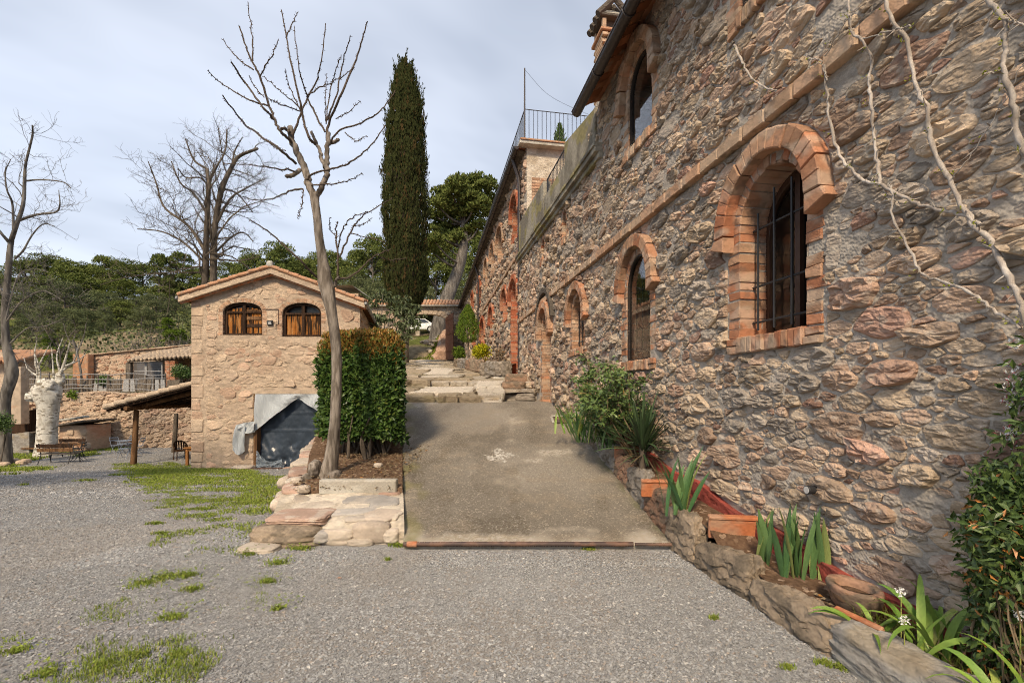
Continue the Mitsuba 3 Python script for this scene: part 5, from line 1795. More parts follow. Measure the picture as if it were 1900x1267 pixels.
# roof: slabs, plaster fascia under the verge, rows of verge tiles
RF_ = numbered(BARN + '__roof')
over, ey = .34, .36
for sgn, xe, ze in ((-1, xl, zl), (1, xr, zr_)):
    sl = (za - ze) / abs(xm - xe)
    x2, z2 = xe + sgn * .30, ze - .30 * sl
    q0 = np.array([[xm, 0, za], [x2, 0, z2]])
    mb = MB()
    V = []
    for dz in (0.0, .16):
        V += [[xm, HY - over, za + dz], [x2, HY - over, z2 + dz], [x2 - (1.6 if sgn > 0 else 0), bz + .3, z2 + dz], [xm, bz + .3, za + dz]]
    v, f = fix(np.array(V), np.array([[0, 1, 2, 3], [4, 5, 6, 7], [0, 1, 5, 4], [1, 2, 6, 5], [2, 3, 7, 6], [3, 0, 4, 7]]))
    mb.add(v, f, [.5, .5])
    put('slab', mb, 'm_wood', RF_)
    mb = MB()
    V = []
    for yy in (HY - over - .03, HY - .02):
        V += [[xm, yy, za - .07], [x2, yy, z2 - .07], [x2, yy, z2 + .19], [xm, yy, za + .19]]
    v, f = fix(np.array(V), np.array([[0, 1, 2, 3], [4, 5, 6, 7], [0, 1, 5, 4], [1, 2, 6, 5], [2, 3, 7, 6], [3, 0, 4, 7]]))
    mb.add(v, f, [.5, .5]); put('verge_plaster', mb, 'm_mortar_warm', RF_)
    L = math.hypot(xm - x2, za - z2)
    n = int(L / .40)
    for r, yy in enumerate((HY - over - .02, HY - over + .2, HY - over + .42)):
        for k in range(n):
            p0 = np.array([xm + (x2 - xm) * (k - .08) / n, yy, za + (z2 - za) * (k - .08) / n + .235 - .02])
            p1 = np.array([xm + (x2 - xm) * (k + 1) / n, yy, za + (z2 - za) * (k + 1) / n + .235])
            mb = MB(); mb.tube([p0 + rng.normal(0, .008, 3), p1 + rng.normal(0, .008, 3)], [.075, .095], 8)
            put('roof_tile', mb, 'm_tile', RF_, smooth=True)
    # lower moulding under the verge
    mb = MB(); mb.tube([[xm, HY - over * .6, za - .09], [x2, HY - over * .6, z2 - .09]], .05, 8); put('verge_mould', mb, 'm_terracotta', RF_, smooth=True)
    mb = MB()
    mb.tube([[x2 + sgn * .06, HY - over - .05, z2 + .10], [x2 + sgn * .06 - (1.6 if sgn > 0 else 0), bz, z2 + .08]], .075, 8)
    put('eaves_gutter', mb, 'm_zinc', RF_, smooth=True)
v, f = rock((xm, HY - over - .02, za + .30), (.24, .2, .26), 3, 2); put('apex_stone', (v, f), 'm_cement', RF_, smooth=True)
# shutters
for k, (x0, x1, z0, z1, z2) in enumerate(SHUT):
    SW = numbered(BARN + '__window')
    pol = seg_arch(x0, x1, z0, z1, z2)
    c = (x0 + x1) / 2
    nb = 8
    for q in range(nb):
        a0, a1 = x0 + .10 + (x1 - x0 - .2) * q / nb, x0 + .10 + (x1 - x0 - .2) * (q + 1) / nb - .008
        t = (a0 + a1) / 2
        top = z1 + .02 if k == 1 else z1 + (z2 - z1) * .55 * math.sqrt(max(.05, 1 - ((t - c) / ((x1 - x0) / 2)) ** 2))
        v, f = piece(HF, [(a0, z0 + .08), (a1, z0 + .08), (a1, top), (a0, top)], -.24, -.20, .006, .003, rng)
        put('board', (v, f), 'm_board', SW, uv=np.tile(rng.random(2), (len(v), 1)))
    fm = MB()
    for q in ([(x0, z0), (x0 + .10, z0), (x0 + .10, z1 + .06), (x0, z1)], [(x1 - .10, z0), (x1, z0), (x1, z1), (x1 - .10, z1 + .06)], [(c - .06, z0), (c + .06, z0), (c + .06, z2 - .04), (c - .06, z2 - .04)], [(x0 + .1, z0), (x1 - .1, z0), (x1 - .1, z0 + .10), (x0 + .1, z0 + .10)], [(x0 + .08, z1), (x1 - .08, z1), (x1 - .08, z1 + .07), (x0 + .08, z1 + .07)]):
        fm.add(*piece(HF, q, -.26, -.13 + .006 * rng.random(), .01, .003, rng))
    th = np.linspace(0, PI, 15)
    a, b = (x1 - x0) / 2, z2 - z1
    for t0, t1 in zip(th[:-1], th[1:]):
        q = [(c + (a + d) * math.cos(t), z1 + (b + d) * math.sin(t) ** .8) for d, t in ((-.10, t0), (.0, t0), (.0, t1), (-.10, t1))]
        fm.add(*piece(HF, q, -.26, -.12, .008, 0, rng))
    put('frame', fm, 'm_wood_dark', SW)
    if k == 0:
        for zz in (z0 + .35, z0 + .66, z0 + .95):
            v, f = piece(HF, [(c + .08, zz), (x1 - .1, zz), (x1 - .1, zz + .14), (c + .08, zz + .14)], -.2, -.17, .006, .003, rng)
            put('cross_board', (v, f), 'm_wood_dark' if zz < z0 + .6 else 'm_wood', SW, uv=np.tile(rng.random(2), (len(v), 1)))
    put('pane', poly_hole_mesh(HF, pol.buffer(.02), -.27), 'm_car_glass', SW)
# lamp and conduit
FL = numbered(BARN + '__flood_lamp')
mb = MB(); mb.box([hx(503.5), HY - .10, hz(600)], (.24, .09, .20), rotx(.25), bev=.015); put('case', mb, 'm_iron', FL)
mb = MB(); mb.box([hx(503.5), HY - .152, hz(600.5)], (.14, .012, .10), rotx(.25)); put('glass', mb, 'm_steel', FL)
mb = MB(); mb.tube([HF.w(hx(488), hz(574), .03), HF.w(hx(517), hz(574), .03), HF.w(hx(517.5), hz(601), .03), HF.w(hx(508), hz(603), .03)], .016, 5)
put('conduit', mb, 'm_rust', BARN)
# doorway: post, dark sheet, blocks behind, sill, grate
mb = MB(); mb.add(*piece(HF, [(DOOR[0] - .11, DOOR[2]), (DOOR[0] + .04, DOOR[2]), (DOOR[0] + .04, DOOR[3] + .01), (DOOR[0] - .11, DOOR[3] + .01)], -.34, .05, .012, .003, rng)); put('door_post', mb, 'm_wood', BARN)
mb = MB(); mb.add(np.array([[DOOR[0] - .5, HY + .9, -2], [DOOR[1] + .5, HY + .9, -2], [DOOR[1] + .5, HY + .9, 2], [DOOR[0] - .5, HY + .9, 2]]), [[0, 1, 2, 3]], [.5, .5])
put('dark_inside', mb, 'm_interior', BARN)
nx_, nz_ = 60, 60
X, Z = np.meshgrid(np.linspace(DOOR[0] + .02, DOOR[1], nx_), np.linspace(-1.82, DOOR[3], nz_))
U_ = (X - DOOR[0]) / (DOOR[1] - DOOR[0]); Wt = (Z + 1.82) / 3.3
wr = meshkit.fbm(np.stack([X * 1.8, Z * .9, 0 * X], -1), 4, 3) - .5
cr = np.abs(meshkit.fbm(np.stack([X * 3 + Z * 2, Z * 2 - X, 0 * X], -1), 3, 9) - .5)
low_ = np.clip(1 - Wt * 2.4, 0, 1) * np.clip(1.3 - U_ * 1.6, 0, 1)
Yv = HY + .22 + .20 * wr + .10 * cr - .35 * low_ * (.3 - 1.6 * cr) - .02 * (np.abs(((Z + 9) / .72) % 1 - .5) < .03)
V = np.stack([X, Yv, Z], -1).reshape(-1, 3)
i, j = np.meshgrid(np.arange(nz_ - 1), np.arange(nx_ - 1), indexing='ij')
a = i * nx_ + j
q = np.stack([a, a + 1, a + nx_ + 1, a + nx_], -1).reshape(-1, 4)
put('door_sheet', (V, np.vstack([q[:, [0, 1, 2]], q[:, [0, 2, 3]]])), 'm_plastic', BARN, smooth=True, label='dark blue plastic sheet closing the wide doorway')
# a clear crumpled flap low on the left of the sheet
X, Z = np.meshgrid(np.linspace(hx(478), hx(530), 40), np.linspace(-1.80, -.75, 40))
cr = np.abs(meshkit.fbm(np.stack([X * 5 + Z * 3, Z * 4 - X * 2, 0 * X], -1), 3, 19) - .5)
top = -.80 - .25 * np.abs(np.sin((X - hx(478)) * 3.1)) - .35 * (X - hx(478))
Zc = -1.80 + (Z + 1.80) / 1.05 * (top + 1.80)
V = np.stack([X, HY - .10 + .6 * cr - .25 * (1 - (Zc + 1.8)), Zc], -1).reshape(-1, 3)
i, j = np.meshgrid(np.arange(39), np.arange(39), indexing='ij')
a = i * 40 + j
q = np.stack([a, a + 1, a + 41, a + 40], -1).reshape(-1, 4)
put('sheet_fold', (V, np.vstack([q[:, [0, 1, 2]], q[:, [0, 2, 3]]])), 'm_plastic_clear', BARN, smooth=False, label='crumpled glossy fold of the plastic sheet')
CT = thing('curtain', 'grey fabric curtain gathered and knotted to the left of the barn doorway', 'curtain')


def cloth(top, bot, n=60, m=18, pleat=.05, k=16, y0=HY - .06):
    """A pleated sheet of cloth between two curves given in pixels at the barn front."""
    T_, B_ = spline(top, n), spline(bot, n)
    rows = []
    for v_ in np.linspace(0, 1, m):
        p = T_ * (1 - v_) + B_ * v_
        uu = np.linspace(0, 1, n)
        w = pleat * 3.2 * (meshkit.fbm(np.stack([uu * k * .7 - v_ * 2.0, 0 * uu + v_ * 1.2, 0 * uu + k], 1), 3, 3) - .5) * (.4 + .8 * v_) + .04 * np.sin(uu * 7 + v_ * 4)
        rows.append(np.stack([hx(p[:, 0]), y0 - .05 - w, hz(p[:, 1])], 1))
    V = np.array(rows).reshape(-1, 3)
    i, j = np.meshgrid(np.arange(m - 1), np.arange(n - 1), indexing='ij')
    a = i * n + j
    q = np.stack([a, a + 1, a + n + 1, a + n], -1).reshape(-1, 4)
    return V, np.vstack([q[:, [0, 1, 2]], q[:, [0, 2, 3]]])


put('left_drape', cloth([(476, 731), (510, 731), (556, 731)], [(474, 800), (512, 771), (556, 737)]), 'm_curtain', CT, smooth=True)
put('right_drape', cloth([(553, 731), (575, 731), (600, 731)], [(553, 738), (575, 752), (602, 768)], k=9), 'm_curtain', CT, smooth=True)
put('knot', cloth([(478, 781), (462, 783), (446, 787)], [(477, 801), (462, 803), (447, 799)], k=5, n=30, y0=HY - .16, pleat=.07), 'm_curtain', CT, smooth=True)
put('tail', cloth([(443, 788), (452, 786), (461, 790)], [(436, 834), (449, 842), (459, 836)], k=5, n=30, y0=HY - .18, pleat=.06), 'm_curtain', CT, smooth=True)
mb = MB(); mb.box([(DOOR[0] + DOOR[1]) / 2 - .3, HY - .12, float(yard(-9, HY)) - .01], (3.2, .5, .10), bev=.02); put('door_sill', mb, 'm_pave', BARN)
mb = MB()
for x in np.arange(hx(470), hx(535), .075):
    mb.box([x, HY - .62, float(yard(x, HY - .6)) + .02], (.04, .34, .03))
put('drain_grate', mb, 'm_rust', label='rusty slotted drain grate in front of the barn doorway', cat='drain grate')
v, f = rock((hx(462), HY - .4, float(yard(-10, 20)) + .05), (.9, .5, .26), 8, 3, 4); put('door_stone', (v, f), 'm_pave', smooth=True, uv=np.tile([.6, .6], (len(v), 1)), label='flat stone block lying at the left foot of the barn doorway', cat='stone block')
# small grey roofed hut seen over the barn's right roof slope
HUT = thing('roof_hut', 'small grey roofed hut showing behind the right slope of the barn', 'hut')
mb = MB(); p = at(640, 560, 29)
mb.box(p + [0, 1, -2.5], (1.6, 2, 6.0)); put('wall', mb, 'm_brick', HUT)
mb = MB(); V = np.array([p + [-1.0, -.2, .95], p + [.5, -.2, .95], p + [1.1, -.2, .50], p + [-1.0, 2.2, .95], p + [.5, 2.2, .95], p + [1.1, 2.2, .5]])
mb.add(V, [[0, 1, 4], [0, 4, 3], [1, 2, 5], [1, 5, 4]], [.5, .5]); put('roof', mb, 'm_cement', HUT)
# ================================================================ THE LOWER YARD
rng = np.random.default_rng(51)
def gp(px, py):
    x, y = on_yard(px, py)
    return np.array([x, y, float(yard(x, y))])


# retaining wall of the upper terrace
RY = 28.2
RW = Frame([0, RY, 0], [1, 0, 0], [0, 0, 1], [0, -1, 0])
rx = lambda px: (px - CX) * RY / F
rz = lambda py: EYE - (py - CY) * RY / F
RT = thing('retaining_wall', 'tall dry stone retaining wall holding the terrace behind the lower yard', 'wall')
topz = lambda s: np.interp(s, [-36, rx(20), rx(70), rx(160), rx(250), rx(360)], [1.35, 1.35, 1.45, 1.62, 1.55, 1.5]) + .05 * np.sin(s * 2.3)
ss = np.linspace(-36, -11.5, 60)
pol = Polygon([(-36, -2.0), (-11.5, -2.0)] + [(s, float(topz(s))) for s in ss[::-1]])
wk = numbered(RT + '__body')
scene[wk] = mikit.ply(poly_hole_mesh(RW, pol), 'm_mortar_warm', False)
V = np.vstack([RW.w(ss, topz(ss), 0), RW.w(ss, topz(ss), -.55)])
k = np.arange(59)
put('top', (V, np.stack([k, k + 1, k + 61, k + 60], 1)), 'm_mortar_warm', RT)
pb = pol.buffer(-.02); shapely.prepare(pb)
st = rubble(RW, rx(140), -12.5, -1.75, 1.7, lambda s, t: shapely.contains_xy(pb, s, t), [(.36, .35), (.26, .8), (.17, 1.8), (.11, 2.5)], aspect=2.0, gap=.02, seed=61, M=14, rings=4, relief=.05, drop=.02, hue=(.1, .9))
st += rubble(RW, -31, rx(140), -1.75, 1.7, lambda s, t: shapely.contains_xy(pb, s, t), [(.22, .8), (.15, 1.8), (.10, 2.5)], aspect=1.6, gap=.03, seed=62, M=12, rings=3, relief=.035, drop=.08, hue=(.3, 1))
place_stones(st, wk, 'm_stone_warm', 260)
for k, (px, py, s) in enumerate([(283, 829, (.85, .5, .5)), (168, 834, (1.0, .4, .42)), (192, 832, (.7, .4, .45)), (262, 831, (.5, .4, .3)), (310, 828, (.7, .4, .3))]):
    p = gp(px, py)
    v, f = rock(p + [0, 0, s[2] * .4], s, 300 + k, 3, 3.0, .10)
    put('footing_stone', (v, f), 'm_stone_warm', RT, smooth=True, uv=np.tile([.6, .4 + .1 * k], (len(v), 1)))
# climbing weeds on the wall
def bush(name, label, cat, c, size, n, leaf, bsdf, seed, group=None, w=.55, stem=None, clumps=9, parent=None, key='foliage'):
    """A small leafy shrub made of clumps of leaves about a few stems."""
    r = np.random.default_rng(seed)
    t = parent or thing(name, label, cat, group)
    c = np.asarray(c, float); size = np.asarray(size, float)
    cc = unit(r, clumps) * r.random((clumps, 1)) ** .4 * .6
    k = r.integers(0, clumps, n)
    d = unit(r, n)
    loc = cc[k] + d * (.30 + .22 * r.random((n, 1)))
    p = c + loc * size / 2
    nrm = d + .6 * unit(r, n) + [0, 0, .5]
    up = unit(r, n) + .5 * d
    v, f = leaf_quads(p, leaf * r.uniform(.6, 1.3, n), nrm, up, w)
    br = np.clip(.2 + .5 * r.random(clumps)[k] + .3 * r.random(n), 0, 1)
    u = np.repeat(np.stack([br, r.random(n)], 1), 4, 0)
    put(key, MB().add(v, f, u), bsdf, t)
    if stem is not None:
        mb = MB()
        for q in range(stem[1]):
            e = c + cc[q % clumps] * size / 2
            b = np.array(stem[0]) + r.normal(0, .03, 3) * [1, 1, 0]
            mb.tube(spline([b, (b + e) / 2 + r.normal(0, .04, 3), e], 6), np.linspace(stem[2], stem[2] * .4, 6), 5)
        put('stem', mb, 'm_bark_dark', t)
    return t


bush('wall_weed', 'round green weed growing on the retaining wall above the low shed', 'plant', RW.w(rx(140), rz(732), .2), (.6, .5, .7), 300, .10, 'm_shrub', 1, stem=(RW.w(rx(140), rz(742), .02), 3, .02))
bush('wall_weed', 'smaller green weed hanging on the retaining wall near the white trunk', 'plant', RW.w(rx(111), rz(738), .2), (.45, .4, .6), 200, .10, 'm_shrub', 2, stem=(RW.w(rx(111), rz(745), .02), 3, .02))

# fence along the terrace
FN = thing('terrace_fence', 'grey rail and wire fence along the edge of the terrace wall', 'fence')
fy = 28.55
k = 0
for px in list(range(44, 90, 9)) + [117, 128, 139, 152, 163, 172, 181, 200, 205, 222, 240, 252, 270, 285, 297, 308]:
    x = (px - CX) * fy / F
    h = rng.uniform(.85, 1.25)
    mb = MB(); mb.tube([[x, fy, 1.4], [x + rng.normal(0, .05), fy, 1.5 + h]], rng.uniform(.03, .065), 6)
    put('post', mb, 'm_wood_grey', FN)
for zz in (1.75, 2.05, 2.35, 2.6):
    mb = MB(); xs_ = np.linspace((44 - CX) * fy / F, (308 - CX) * fy / F, 12)
    mb.tube(np.stack([xs_, np.full(12, fy - .04), zz + rng.normal(0, .03, 12)], 1), .022, 5); put('rail', mb, 'm_zinc', FN)
mb = MB()
for x in np.arange((44 - CX) * fy / F, (308 - CX) * fy / F, .22):
    mb.tube([[x, fy + .03, 1.5], [x, fy + .03, 2.45]], .007, 3)
put('wire', mb, 'm_zinc', FN, kind='stuff')

# long outbuilding on the terrace
OB = thing('outbuilding', 'long low stone outbuilding with an old tiled lean-to roof behind the fence', 'outbuilding')
OY = 34.0
OF = Frame([0, OY, 0], [1, 0, 0], [0, 0, 1], [0, -1, 0])
ox = lambda px, Y=OY: (px - CX) * Y / F
oz = lambda py, Y=OY: EYE - (py - CY) * Y / F
x0, x1 = ox(150), ox(420)
zt0, zt1 = oz(661), oz(661) + (oz(641) - oz(661)) * (420 - 150) / 205
pol = Polygon([(x0, 1.4), (x1, 1.4), (x1, zt1), (x0, zt0)])
wk = numbered(OB + '__wall')
scene[wk] = mikit.ply(poly_hole_mesh(OF, pol), 'm_mortar_warm', False)
pb2 = pol.buffer(-.03); shapely.prepare(pb2)
st = rubble(OF, x0, x1, 1.4, 5.6, lambda s, t: shapely.contains_xy(pb2, s, t), [(.26, .8), (.18, 1.8), (.12, 2.5)], aspect=1.8, gap=.03, seed=64, M=10, rings=3, relief=.035, drop=.05, hue=(.5, 1))
place_stones(st, wk, 'm_stone_warm', 0, rest='rubble')
mb = MB()
for x in np.arange(x0 - .1, x1, .5):
    zz = zt0 + (zt1 - zt0) * (x - x0) / (x1 - x0)
    mb.box([x + .25, OY - .02, zz + .05], (.49, .36, .09), roty(-math.atan2(zt1 - zt0, x1 - x0)), bev=.02)
put('coping', mb, 'm_tile_old', OB)
# lean-to roof of old tiles
ey_ = 31.2
e0, e1 = ox(234, ey_), ox(420, ey_)
ze_ = lambda x: oz(669, ey_) + (oz(661, ey_) - oz(669, ey_)) * (x - e0) / (ox(355, ey_) - e0)
zr2 = lambda x: oz(664) + (oz(646) - oz(664)) * (x - ox(240)) / (ox(355) - ox(240))
n = int((e1 - e0) / .26)
mb2 = MB()
for k in range(n):
    xa = e0 + (k + .5) * (e1 - e0) / n
    xb = xa * OY / ey_ * .985
    p0, p1 = np.array([xa, ey_, ze_(xa)]), np.array([xa - .4, OY - .05, float(zr2(xa)) + .05])
    m = 6
    for j in range(m):
        a, b = p0 + (p1 - p0) * j / m, p0 + (p1 - p0) * (j + 1.1) / m
        mb = MB(); mb.tube([a + rng.normal(0, .012, 3), b + rng.normal(0, .012, 3) - [0, 0, .02]], [.125, .10], 7)
        if j == 0 or k < 8:
            put('roof_tile', mb, 'm_tile_old', OB, smooth=True)
        else:
            mb2.add(mb.v[0], mb.f[0], mb.u[0])
put('roof_tiles_behind', mb2, 'm_tile_old', OB, smooth=True, kind='stuff')
mb = MB(); V = np.array([[e0, ey_ + .05, ze_(e0) - .1], [e1, ey_ + .05, ze_(e1) - .1], [e1, OY, float(zr2(e1)) - .1], [e0, OY, float(zr2(e0)) - .1]]); mb.add(V, [[0, 1, 2, 3]], [.5, .5]); put('roof_boards', mb, 'm_wood_dark', OB)
def yz(px, Y): return (px - CX) * Y / F
for (pa, pb_, m_, nm, top) in ((306, 325, 'm_brick', 'brick_pillar', 3.55), (232, 241, 'm_wood_grey', 'timber_post', 3.5)):
    xa, xb = yz(pa, 31.3), yz(pb_, 31.3)
    if m_ == 'm_brick':
        for zz in np.arange(1.5, top, .10):
            for j in range(2):
                mb = MB(); mb.box([xa + (xb - xa) * (j + .5) / 2, 31.45, zz + .05], ((xb - xa) / 2 - .012, .35, .09), bev=.008); put('pillar_brick', mb, 'm_brick', OB, uv=np.tile([rng.random(), rng.uniform(.05, .5)], (mb.n, 1)))
    else:
        mb = MB(); mb.box([(xa + xb) / 2, 31.45, (1.5 + top) / 2], (xb - xa, .25, top - 1.5), bev=.02); put(nm, mb, m_, OB)
mb = MB(); mb.box([(yz(241, 33) + yz(330, 33)) / 2, 33.4, 2.5], (yz(330, 33) - yz(241, 33), .1, 2.4)); put('dark_bay', mb, 'm_interior', OB)
GD = numbered(OB + '__glazed_door')
for pa, pb_ in ((244, 272), (270, 301)):
    xa, xb = yz(pa, 31.6), yz(pb_, 31.6)
    mb = MB()
    for x in (xa, xb): mb.box([x, 31.6, 2.5], (.07, .06, 2.1))
    for zz in (1.5, 2.35, 2.95, 3.5): mb.box([(xa + xb) / 2, 31.6, zz], (xb - xa, .06, .06))
    put('frame', mb, 'm_zinc', GD)
    mb = MB(); mb.add(np.array([[xa, 31.62, 1.5], [xb, 31.62, 1.5], [xb, 31.62, 3.5], [xa, 31.62, 3.5]]), [[0, 1, 2, 3]], [.5, .5]); put('pane', mb, 'm_glass', GD)
mb = MB(); mb.box([(ox(150) + ox(178)) / 2, 33.6, 3.0], (ox(178) - ox(150), .5, 2.4), bev=.03); put('brick_lean', mb, 'm_tile', OB)
# planks and sheets leaning behind the fence
SBK = thing('timber_stack', 'grey weathered boards leaning behind the terrace fence', 'boards')
for k in range(11):
    x = yz(45, 29.2) + k * .30
    mb = MB(); mb.box([x, 29.2, 1.9], (.27, .05, rng.uniform(.9, 1.25)), rotx(rng.normal(-.1, .05)) @ roty(rng.normal(0, .04))); put('board', mb, 'm_wood_grey', SBK)
for k in range(7):
    x = yz(160, 30) + k * .9
    mb = MB(); mb.box([x, 30, 1.95], (.8, .06, .8), rotx(rng.normal(-.15, .06))); put('panel', mb, 'm_zinc' if k % 2 else 'm_wood_grey', SBK)

# pillar and roof at the far left
LH = thing('left_cottage', 'pinkish brick cottage corner with a tiled roof at the left edge', 'cottage')
mb = MB(); mb.box([yz(31, 27), 27.2, 1.4], (.55, .5, 3.2), bev=.02); put('pillar', mb, 'm_tile_old', LH)
mb = MB(); mb.box([yz(2, 29) - 2.4, 30, 2.0], (5.2, 2.0, 4.0)); put('wall', mb, 'm_mortar_warm', LH)
for k in range(13):
    x = yz(30, 28.5) - k * .27
    mb = MB(); mb.tube([[x, 28.3, 3.35], [x - .1, 31, 4.2]], [.13, .13], 7); put('roof_tile', mb, 'm_tile', LH, smooth=True)

# low shed against the wall, concrete block and hutch
LS = thing('low_shed', 'low reddish shed with a slab roof weighted by stones against the retaining wall', 'shed')
c = gp(126, 833); c[1] = 26.6; X0, X1 = yz(103, 26), yz(155, 26)
mb = MB(); mb.box([(X0 + X1) / 2, 27.0, -.95], (X1 - X0, 1.6, 1.5), bev=.03); put('wall', mb, 'm_stone_warm', LS, uv=np.tile([.5, .97], (mb.n, 1)))
for k in range(7):
    v, f = rock((X0 + .15 + k * .24, 26.18, -1.3 + .35 * (k % 3)), (.36, .1, .3), 400 + k, 2, 4, .1); put('stone', (v, f), 'm_stone_warm', LS, smooth=True, uv=np.tile([rng.random(), .9], (len(v), 1)))
mb = MB(); mb.box([(X0 + X1) / 2, 26.9, -.10], (X1 - X0 + .4, 2.2, .10), roty(-.16), bev=.02); put('roof', mb, 'm_wood_grey', LS)
for k in range(6):
    v, f = rock((X0 + .1 + k * .3, 26.0, .04 + k * .045), (.32, .28, .12), 420 + k, 2, 4, .1); put('roof_stone', (v, f), 'm_cement', LS, smooth=True)
HC = thing('hutch', 'small dark timber hutch between the white trunk and the cement block', 'hutch')
p = gp(57, 842)
for dx in (-.3, .3):
    mb = MB(); mb.box(p + [dx, .5, .55], (.08, .5, 1.1)); put('side', mb, 'm_wood_dark', HC)
for k in range(4):
    mb = MB(); mb.box(p + [-.24 + .16 * k, .72, .6], (.13, .04, .9)); put('slat', mb, 'm_wood_grey', HC)
mb = MB(); mb.box(p + [0, .45, 1.12], (.9, .75, .07), roty(-.12)); put('roof', mb, 'm_wood_grey', HC)
mb = MB(); mb.box(p + [0, .2, .28], (.9, .5, .07)); put('shelf', mb, 'm_wood', HC)
CB = thing('cement_wall', 'low grey cement wall left of the white trunk', 'wall')
p = gp(32, 842)
v = np.array([[-1.3, 0, -.2], [.62, 0, -.2], [.62, 1.2, -.2], [-1.3, 1.2, -.2], [-1.3, 0, .9], [.62, 0, 1.15], [.62, 1.2, 1.15], [-1.3, 1.2, .9]]) + p
mb = MB(); mb.add(*fix(v, BOXF)); put('block', mb, 'm_greyrock', CB)
SHD = thing('dark_shed', 'dark open shed with a sloping tile edge at the left border', 'shed')
p = np.array([yz(22, 27.4), 27.6, -.2])
mb = MB(); mb.box(p + [0, .3, 0], (1.3, .5, 1.5)); put('back', mb, 'm_wood_dark', SHD)
mb = MB(); mb.box(p + [0, -.15, .85], (1.6, 1.0, .10), roty(-.22)); put('roof', mb, 'm_tile', SHD)

# lean-to pergola on the barn
PG = thing('pergola', 'open lean-to of round posts with an old tiled roof on the barn side', 'pergola')
zA, zB = 1.98, .84
xA, xB = xl, -17.45
y0, y1 = 20.7, 26.6
sl = (zA - zB) / (xA - xB)
zs_ = lambda x: zB + sl * (x - xB)
for px, py, yy in ((248, 852, 21.6), (323, 832, 26.0)):
    x = (px - CX) * yy / F
    zt_ = zs_(x) - .22
    mb = MB(); mb.tube([[x - .02, yy, -1.75], [x + .06, yy, zt_ * .3 - .8], [x + .12, yy, zt_]], [.125, .115, .10], 9); put('post', mb, 'm_bark_dark' if yy > 25 else 'm_wood', PG, smooth=40)
    mb = MB(); mb.tube([[xB + .25, yy, zs_(xB + .25) - .13], [xA + .1, yy, zs_(xA) - .13]], .095, 8); put('rafter', mb, 'm_wood', PG, smooth=40)
for yy in np.arange(y0 + .15, y1, .75):
    mb = MB(); mb.tube([[xB + .05, yy, zs_(xB) - .05], [xA, yy, zs_(xA) - .05]], .055, 6); put('rafter', mb, 'm_wood_dark', PG)
mb = MB(); mb.tube([[xB + .95, y0, zs_(xB + .95) - .20], [xB + .95, y1, zs_(xB + .95) - .20]], .09, 8); put('beam', mb, 'm_wood', PG)
for k in range(14):
    xa = xB + (xA - xB) * k / 14
    mb = MB(); mb.box([xa + .15, (y0 + y1) / 2, zs_(xa + .15) + .02], (.27, y1 - y0, .03), roty(-math.atan(sl))); put('board', mb, 'm_wood_dark', PG)
mb2 = MB()
rowsn = int((y1 - y0) / .30)
for k in range(rowsn):
    yy = y0 + (k + .3) * .30
    for j in range(9):
        a = xB + (xA - xB) * j / 9; b = xB + (xA - xB) * (j + 1.12) / 9
        mb = MB(); mb.tube([[a, yy + rng.normal(0, .02), zs_(a) + .13 + rng.normal(0, .015)], [b, yy + rng.normal(0, .02), zs_(b) + .09 + rng.normal(0, .012)]], [.14, .105], 8)
        if k < 3:
            put('roof_tile', mb, 'm_tile_old', PG, smooth=True)
        else:
            mb2.add(mb.v[0], mb.f[0], mb.u[0])
put('roof_tiles_behind', mb2, 'm_tile_old', PG, smooth=True, kind='stuff')


def chair(name, label, cat, p, rz, bsdf, group=None, style='bistro'):
    t = thing(name, label, cat, group)
    R = rotz(rz)
    q = lambda *a: np.array(p) + R @ np.array(a, float)
    if style == 'bistro':
        for k in range(6):
            mb = MB(); mb.box(q(0, -.16 + .065 * k, .45), (.40, .045, .018), R); put('seat_slat', mb, bsdf, t)
        for k in range(2):
            mb = MB(); mb.box(q(0, .22, .70 + .13 * k), (.40, .018, .06), R); put('back_slat', mb, bsdf, t)
        for s in (-1, 1):
            mb = MB(); mb.tube([q(s * .20, -.24, 0), q(s * .20, .05, .42), q(s * .20, .24, .88)], .012, 6); put('leg', mb, bsdf, t)
            mb = MB(); mb.tube([q(s * .18, .26, 0), q(s * .18, -.18, .46)], .012, 6); put('leg', mb, bsdf, t)
    else:
        mb = MB(); mb.box(q(0, 0, .44), (.50, .50, .06), R, bev=.02); put('seat', mb, bsdf, t)
        for k in range(9):
            a = PI * (k / 8) + 0
            x, y = .27 * math.cos(a), .22 * math.sin(a) + .05
            mb = MB(); mb.tube([q(x * .9, y * .9, .44), q(x, y + .06 * math.sin(a), .44 + .20 + .22 * math.sin(a))], .03, 6); put('back_stave', mb, bsdf, t)
        mb = MB(); mb.tube([q(.28 * math.cos(a), .24 * math.sin(a) + .07, .64 + .24 * math.sin(a)) for a in np.linspace(-.35, PI + .35, 14)], .032, 7); put('back_rim', mb, bsdf, t)
        for s in (-1, 1):
            for u in (-1, 1):
                mb = MB(); mb.tube([q(s * .22, u * .2, .42), q(s * .24, u * .23, 0)], .022, 6); put('leg', mb, bsdf, t)
    return t


